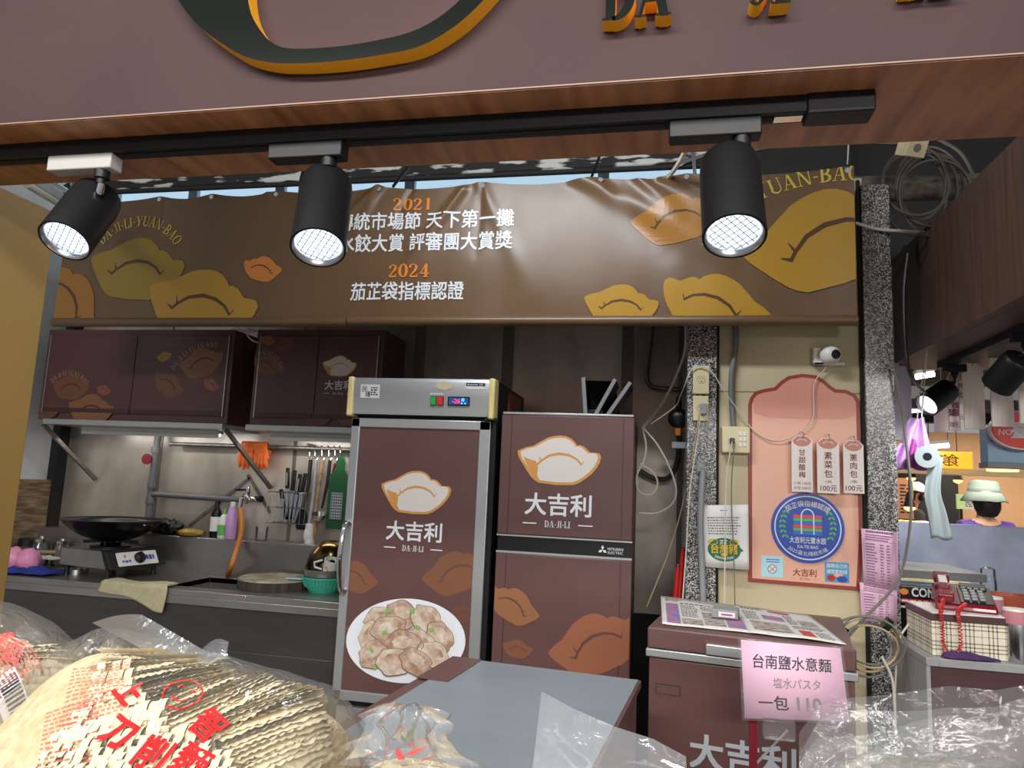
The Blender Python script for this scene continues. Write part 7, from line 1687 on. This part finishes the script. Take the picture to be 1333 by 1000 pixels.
# ---- big bag of folded ruffled noodles with red lettering
H2 = mound(-.665, .90, .240, .245, .238, tilt=-.036, peak=.42, p=11, seed=4); F2 = mound(-.665, .90, .246, .252, .244, tilt=-.036, peak=.44, p=11, wr=.006, seed=6)
b2 = root('noodle_bag', 'large plastic bag of ruffled ribbon noodles with red lettering', 'noodle bag', (-.67, .9, ZB))
surf_mesh(H2, 34, -.028).build('noodle_core', 'noodle_core', b2, angle=180)
nm_ = MB()
bundle(nm_, H2, (128, 846), (205, 926), (282, 852), (300, 884), 26, seed=1, roll=.55)
bundle(nm_, H2, (205, 926), (245, 985), (352, 866), (372, 905), 20, seed=2, roll=.55)
bundle(nm_, H2, (262, 938), (340, 1035), (405, 893), (428, 985), 34, seed=3, roll=.6, fold=.012)
bundle(nm_, H2, (300, 905), (330, 930), (385, 880), (415, 900), 10, seed=5, roll=.4, fold=.012)
bundle(nm_, H2, (150, 870), (180, 930), (215, 860), (250, 900), 10, seed=9, roll=.5)
for i in range(13):
    y_ = 905 + 10.5 * i; xa = max(118 - 8.5 * i, 30) + 6 * (i % 2); xb = 172 + 13 * i - 8 * (i % 3)
    coils(nm_, H2, (xa, y_ + 6), (min(xb, 330), y_ - 8), 7 + i // 2 + i // 3, seed=20 + i, r=.0105, width=.0105)
for i, (A, B, n_) in enumerate((((122, 880), (165, 872), 3), ((118, 893), (175, 884), 4))): coils(nm_, H2, A, B, n_, seed=50 + i, r=.0105, width=.010)
nm_.build('noodles', 'noodle', b2, angle=60)['kind'] = 'stuff'
surf_mesh(F2, 80).build('film', 'film', b2, angle=180)
def red(ch, px_, py_, h, rot, bold=.045): text(ch, 0, 0, h, on_film(F2, px_, py_, .005), 'print_red', b2, 'lettering', bold=bold, rot=rot, grid=.012)
red('上', 170, 906, .038, -24, .05); red('智', 272, 948, .046, -20, .030); red('刀', 154, 960, .044, -12, .05); red('削', 200, 988, .046, -8, .034); red('麵', 250, 1000, .046, -10, .022)
mp = on_film(F2, 238, 906); R_ = .026
flat(stroke(arc(0, 0, R_, R_ * .95, 0, 360, 30), .0022), mp, 'print_red', 'face_ring_print', b2); flat(stroke(arc(0, -.001, .012, .012, 200, 340, 10), .0022) + stroke(arc(-.009, .008, .004, .004, 0, 180, 6), .0018) + stroke(arc(.010, .007, .004, .004, 0, 180, 6), .0018), mp, 'print_red', 'smile_print', b2)
mp = on_film(F2, 132, 900); lines(-.045, -.05, .04, .05, 14, (lambda m_: lambda u, v, w=0.0: m_(u * .8 - v * .5, v * .8 + u * .5, w))(mp), 'print_red_faint', b2, 'small_red_print', fill=.4, chunk=.006)
mp = on_film(F2, 95, 965); lines(-.04, -.05, .035, .05, 14, (lambda m_: lambda u, v, w=0.0: m_(u * .8 - v * .5, v * .8 + u * .5, w))(mp), 'print_red_faint', b2, 'small_red_print', fill=.4, chunk=.006)
A, B, C_, D = PY(120, 811, 1.13), PY(185, 801, 1.12), PY(275, 852, 1.03), PY(195, 850, 1.03)
MB().grid(lambda a, b: (A.lerp(B, a)).lerp(D.lerp(C_, a), b) + Vector((0, 0, .006 * math.sin(a * 3) * (1 - b))), 10, 10).build('top_flap', 'film_milky', b2, angle=180)
A, B, C_, D = PY(262, 846, 1.06), PY(298, 836, 1.06), PY(318, 868, 1.02), PY(270, 866, 1.02)
MB().grid(lambda a, b: (A.lerp(B, a)).lerp(D.lerp(C_, a), b) + Vector((0, -.02 * math.sin(b * PI), .010 * math.sin(a * PI))), 10, 10).build('side_flap', 'film_milky', b2, angle=180)

# ---- tied bag of thin noodles
H3 = mound(-.302, .86, .122, .20, .150, peak=.5, seed=8); F3 = mound(-.302, .86, .130, .21, .160, peak=.5, wr=.008, seed=9)
b3 = root('noodle_bag', 'tied plastic bag of thin noodles before the steel work table', 'noodle bag', (-.302, .86, ZB))
surf_mesh(H3, 30, -.006).build('noodle_core', 'noodle_fine', b3, angle=180)
nm_ = MB(); strands(nm_, H3, 260, (440, 955, 660, 1020), 4); nm_.build('noodles', 'noodle', b3)['kind'] = 'stuff'
surf_mesh(F3, 56).build('film', 'film', b3, angle=180)
kc = PY(530, 950, .93)
def knot(a, b):
    th = 2 * PI * a; r_ = (.05 - .085 * b + .075 * b * b * 1.1) * (1 + .30 * math.sin(th * 7 + b * 3) + .2 * noise.noise((math.cos(th) * 3, math.sin(th) * 3, b * 4)))
    if b > .8: r_ *= 1 - (b - .8) * 3.2
    return kc + Vector((1.5 * r_ * math.cos(th), r_ * math.sin(th), -.035 + .062 * b))
MB().grid(knot, 64, 16).build('gathered_neck', 'film_clear', b3, angle=60)
for i, (a, b, rot, w_, l_) in enumerate(((545, 978, -20, .012, .04), (508, 972, 25, .006, .04), (520, 985, 30, .010, .035), (480, 980, 50, .006, .04), (560, 990, -30, .006, .03))):
    flat(xf([[(-w_ / 2, -l_ / 2), (w_ / 2, -l_ / 2), (w_ / 3, l_ / 2), (-w_ / 4, l_ / 2)]], 0, 0, 1, rot), on_film(F3, a, b), 'print_red', 'red_print', b3, grid=.01)
mp = on_film(F3, 452, 995); flat(stroke(arc(0, 0, .016, .016, 0, 360, 24), .0018), mp, 'print_red', 'red_print', b3, grid=.01)

# ---- open bag with a stiff standing flap
H4 = mound(-.06, .87, .10, .19, .140, peak=.5, seed=12); F4 = mound(-.06, .87, .108, .20, .150, peak=.5, wr=.006, seed=13)
b4 = root('noodle_bag', 'clear bag of thin noodles with a stiff pointed flap', 'noodle bag', (-.06, .87, ZB))
surf_mesh(H4, 28, -.006).build('noodle_core', 'noodle_fine', b4, angle=180); nm_ = MB(); strands(nm_, H4, 240, (690, 975, 900, 1020), 6); nm_.build('noodles', 'noodle', b4)['kind'] = 'stuff'
surf_mesh(F4, 44).build('film', 'film', b4, angle=180)
top = [(705, 900), (745, 922), (800, 946), (850, 962), (893, 985)]
def fl4(a, b):
    q = a * 4; k = min(3, int(q)); f = q - k; x = top[k][0] + (top[k + 1][0] - top[k][0]) * f; y = top[k][1] + (top[k + 1][1] - top[k][1]) * f
    return PY(x + (690 + 205 * a - x) * b, y + (1030 - y) * b, .98 - .05 * b + .02 * math.sin(a * 4) * (1 - b) + .008 * noise.noise((a * 5, b * 4, 3)))
MB().grid(fl4, 28, 14).build('top_flap', 'film_milky', b4, angle=180)

# ---- large loose clear bag
H5 = mound(.38, .88, .22, .20, .140, peak=.5, seed=15); F5 = mound(.385, .90, .245, .23, .205, tilt=.012, peak=.55, p=4, wr=.012, seed=17)
b5 = root('noodle_bag', 'big loose glossy clear bag in front of the price sign', 'noodle bag', (.385, .90, ZB))
surf_mesh(H5, 26, -.004).build('noodle_core', 'noodle_fine', b5, angle=180)
def big(i, j):
    cx, cy, a, b, cr_, sr_ = F5.box; s = i * 2 - 1; t = j * 2 - 1; x = cx + s * a; y = cy + t * b
    z = F5(x, y) + .010 * abs(noise.noise((x * 8 + y * 12, y * 4, 2))) - .012 * max(0, noise.noise((x * 22 - y * 9, y * 6, 9)))
    return Vector((x, y, max(z, ZB + .002)))
MB().grid(big, 110, 90).build('film', 'film_clear', b5, angle=180)
pts = [(1040, 955), (1066, 918), (1105, 909), (1170, 903), (1235, 893), (1295, 899), (1345, 890)]
def fl5(a, b, L_):
    q = a * 6; k = min(5, int(q)); f = q - k; x = pts[k][0] + (pts[k + 1][0] - pts[k][0]) * f; y = pts[k][1] + (pts[k + 1][1] - pts[k][1]) * f
    y += 22 * L_ + 6 * math.sin(a * (7 + 2 * L_) + L_ * 2) * (L_ > 0)
    return PY(x, y + 100 * b, 1.115 - .035 * L_ - .03 * b - .006 * math.sin(a * 14 + b * 2 + L_) - .006 * noise.noise((a * 7 + L_ * 3, b * 3, 2)))
for L_ in range(3):
    MB().grid(lambda a, b, L_=L_: fl5(a, b, L_), 48, 14).build('top_flap', 'film_clear', b5, angle=180)
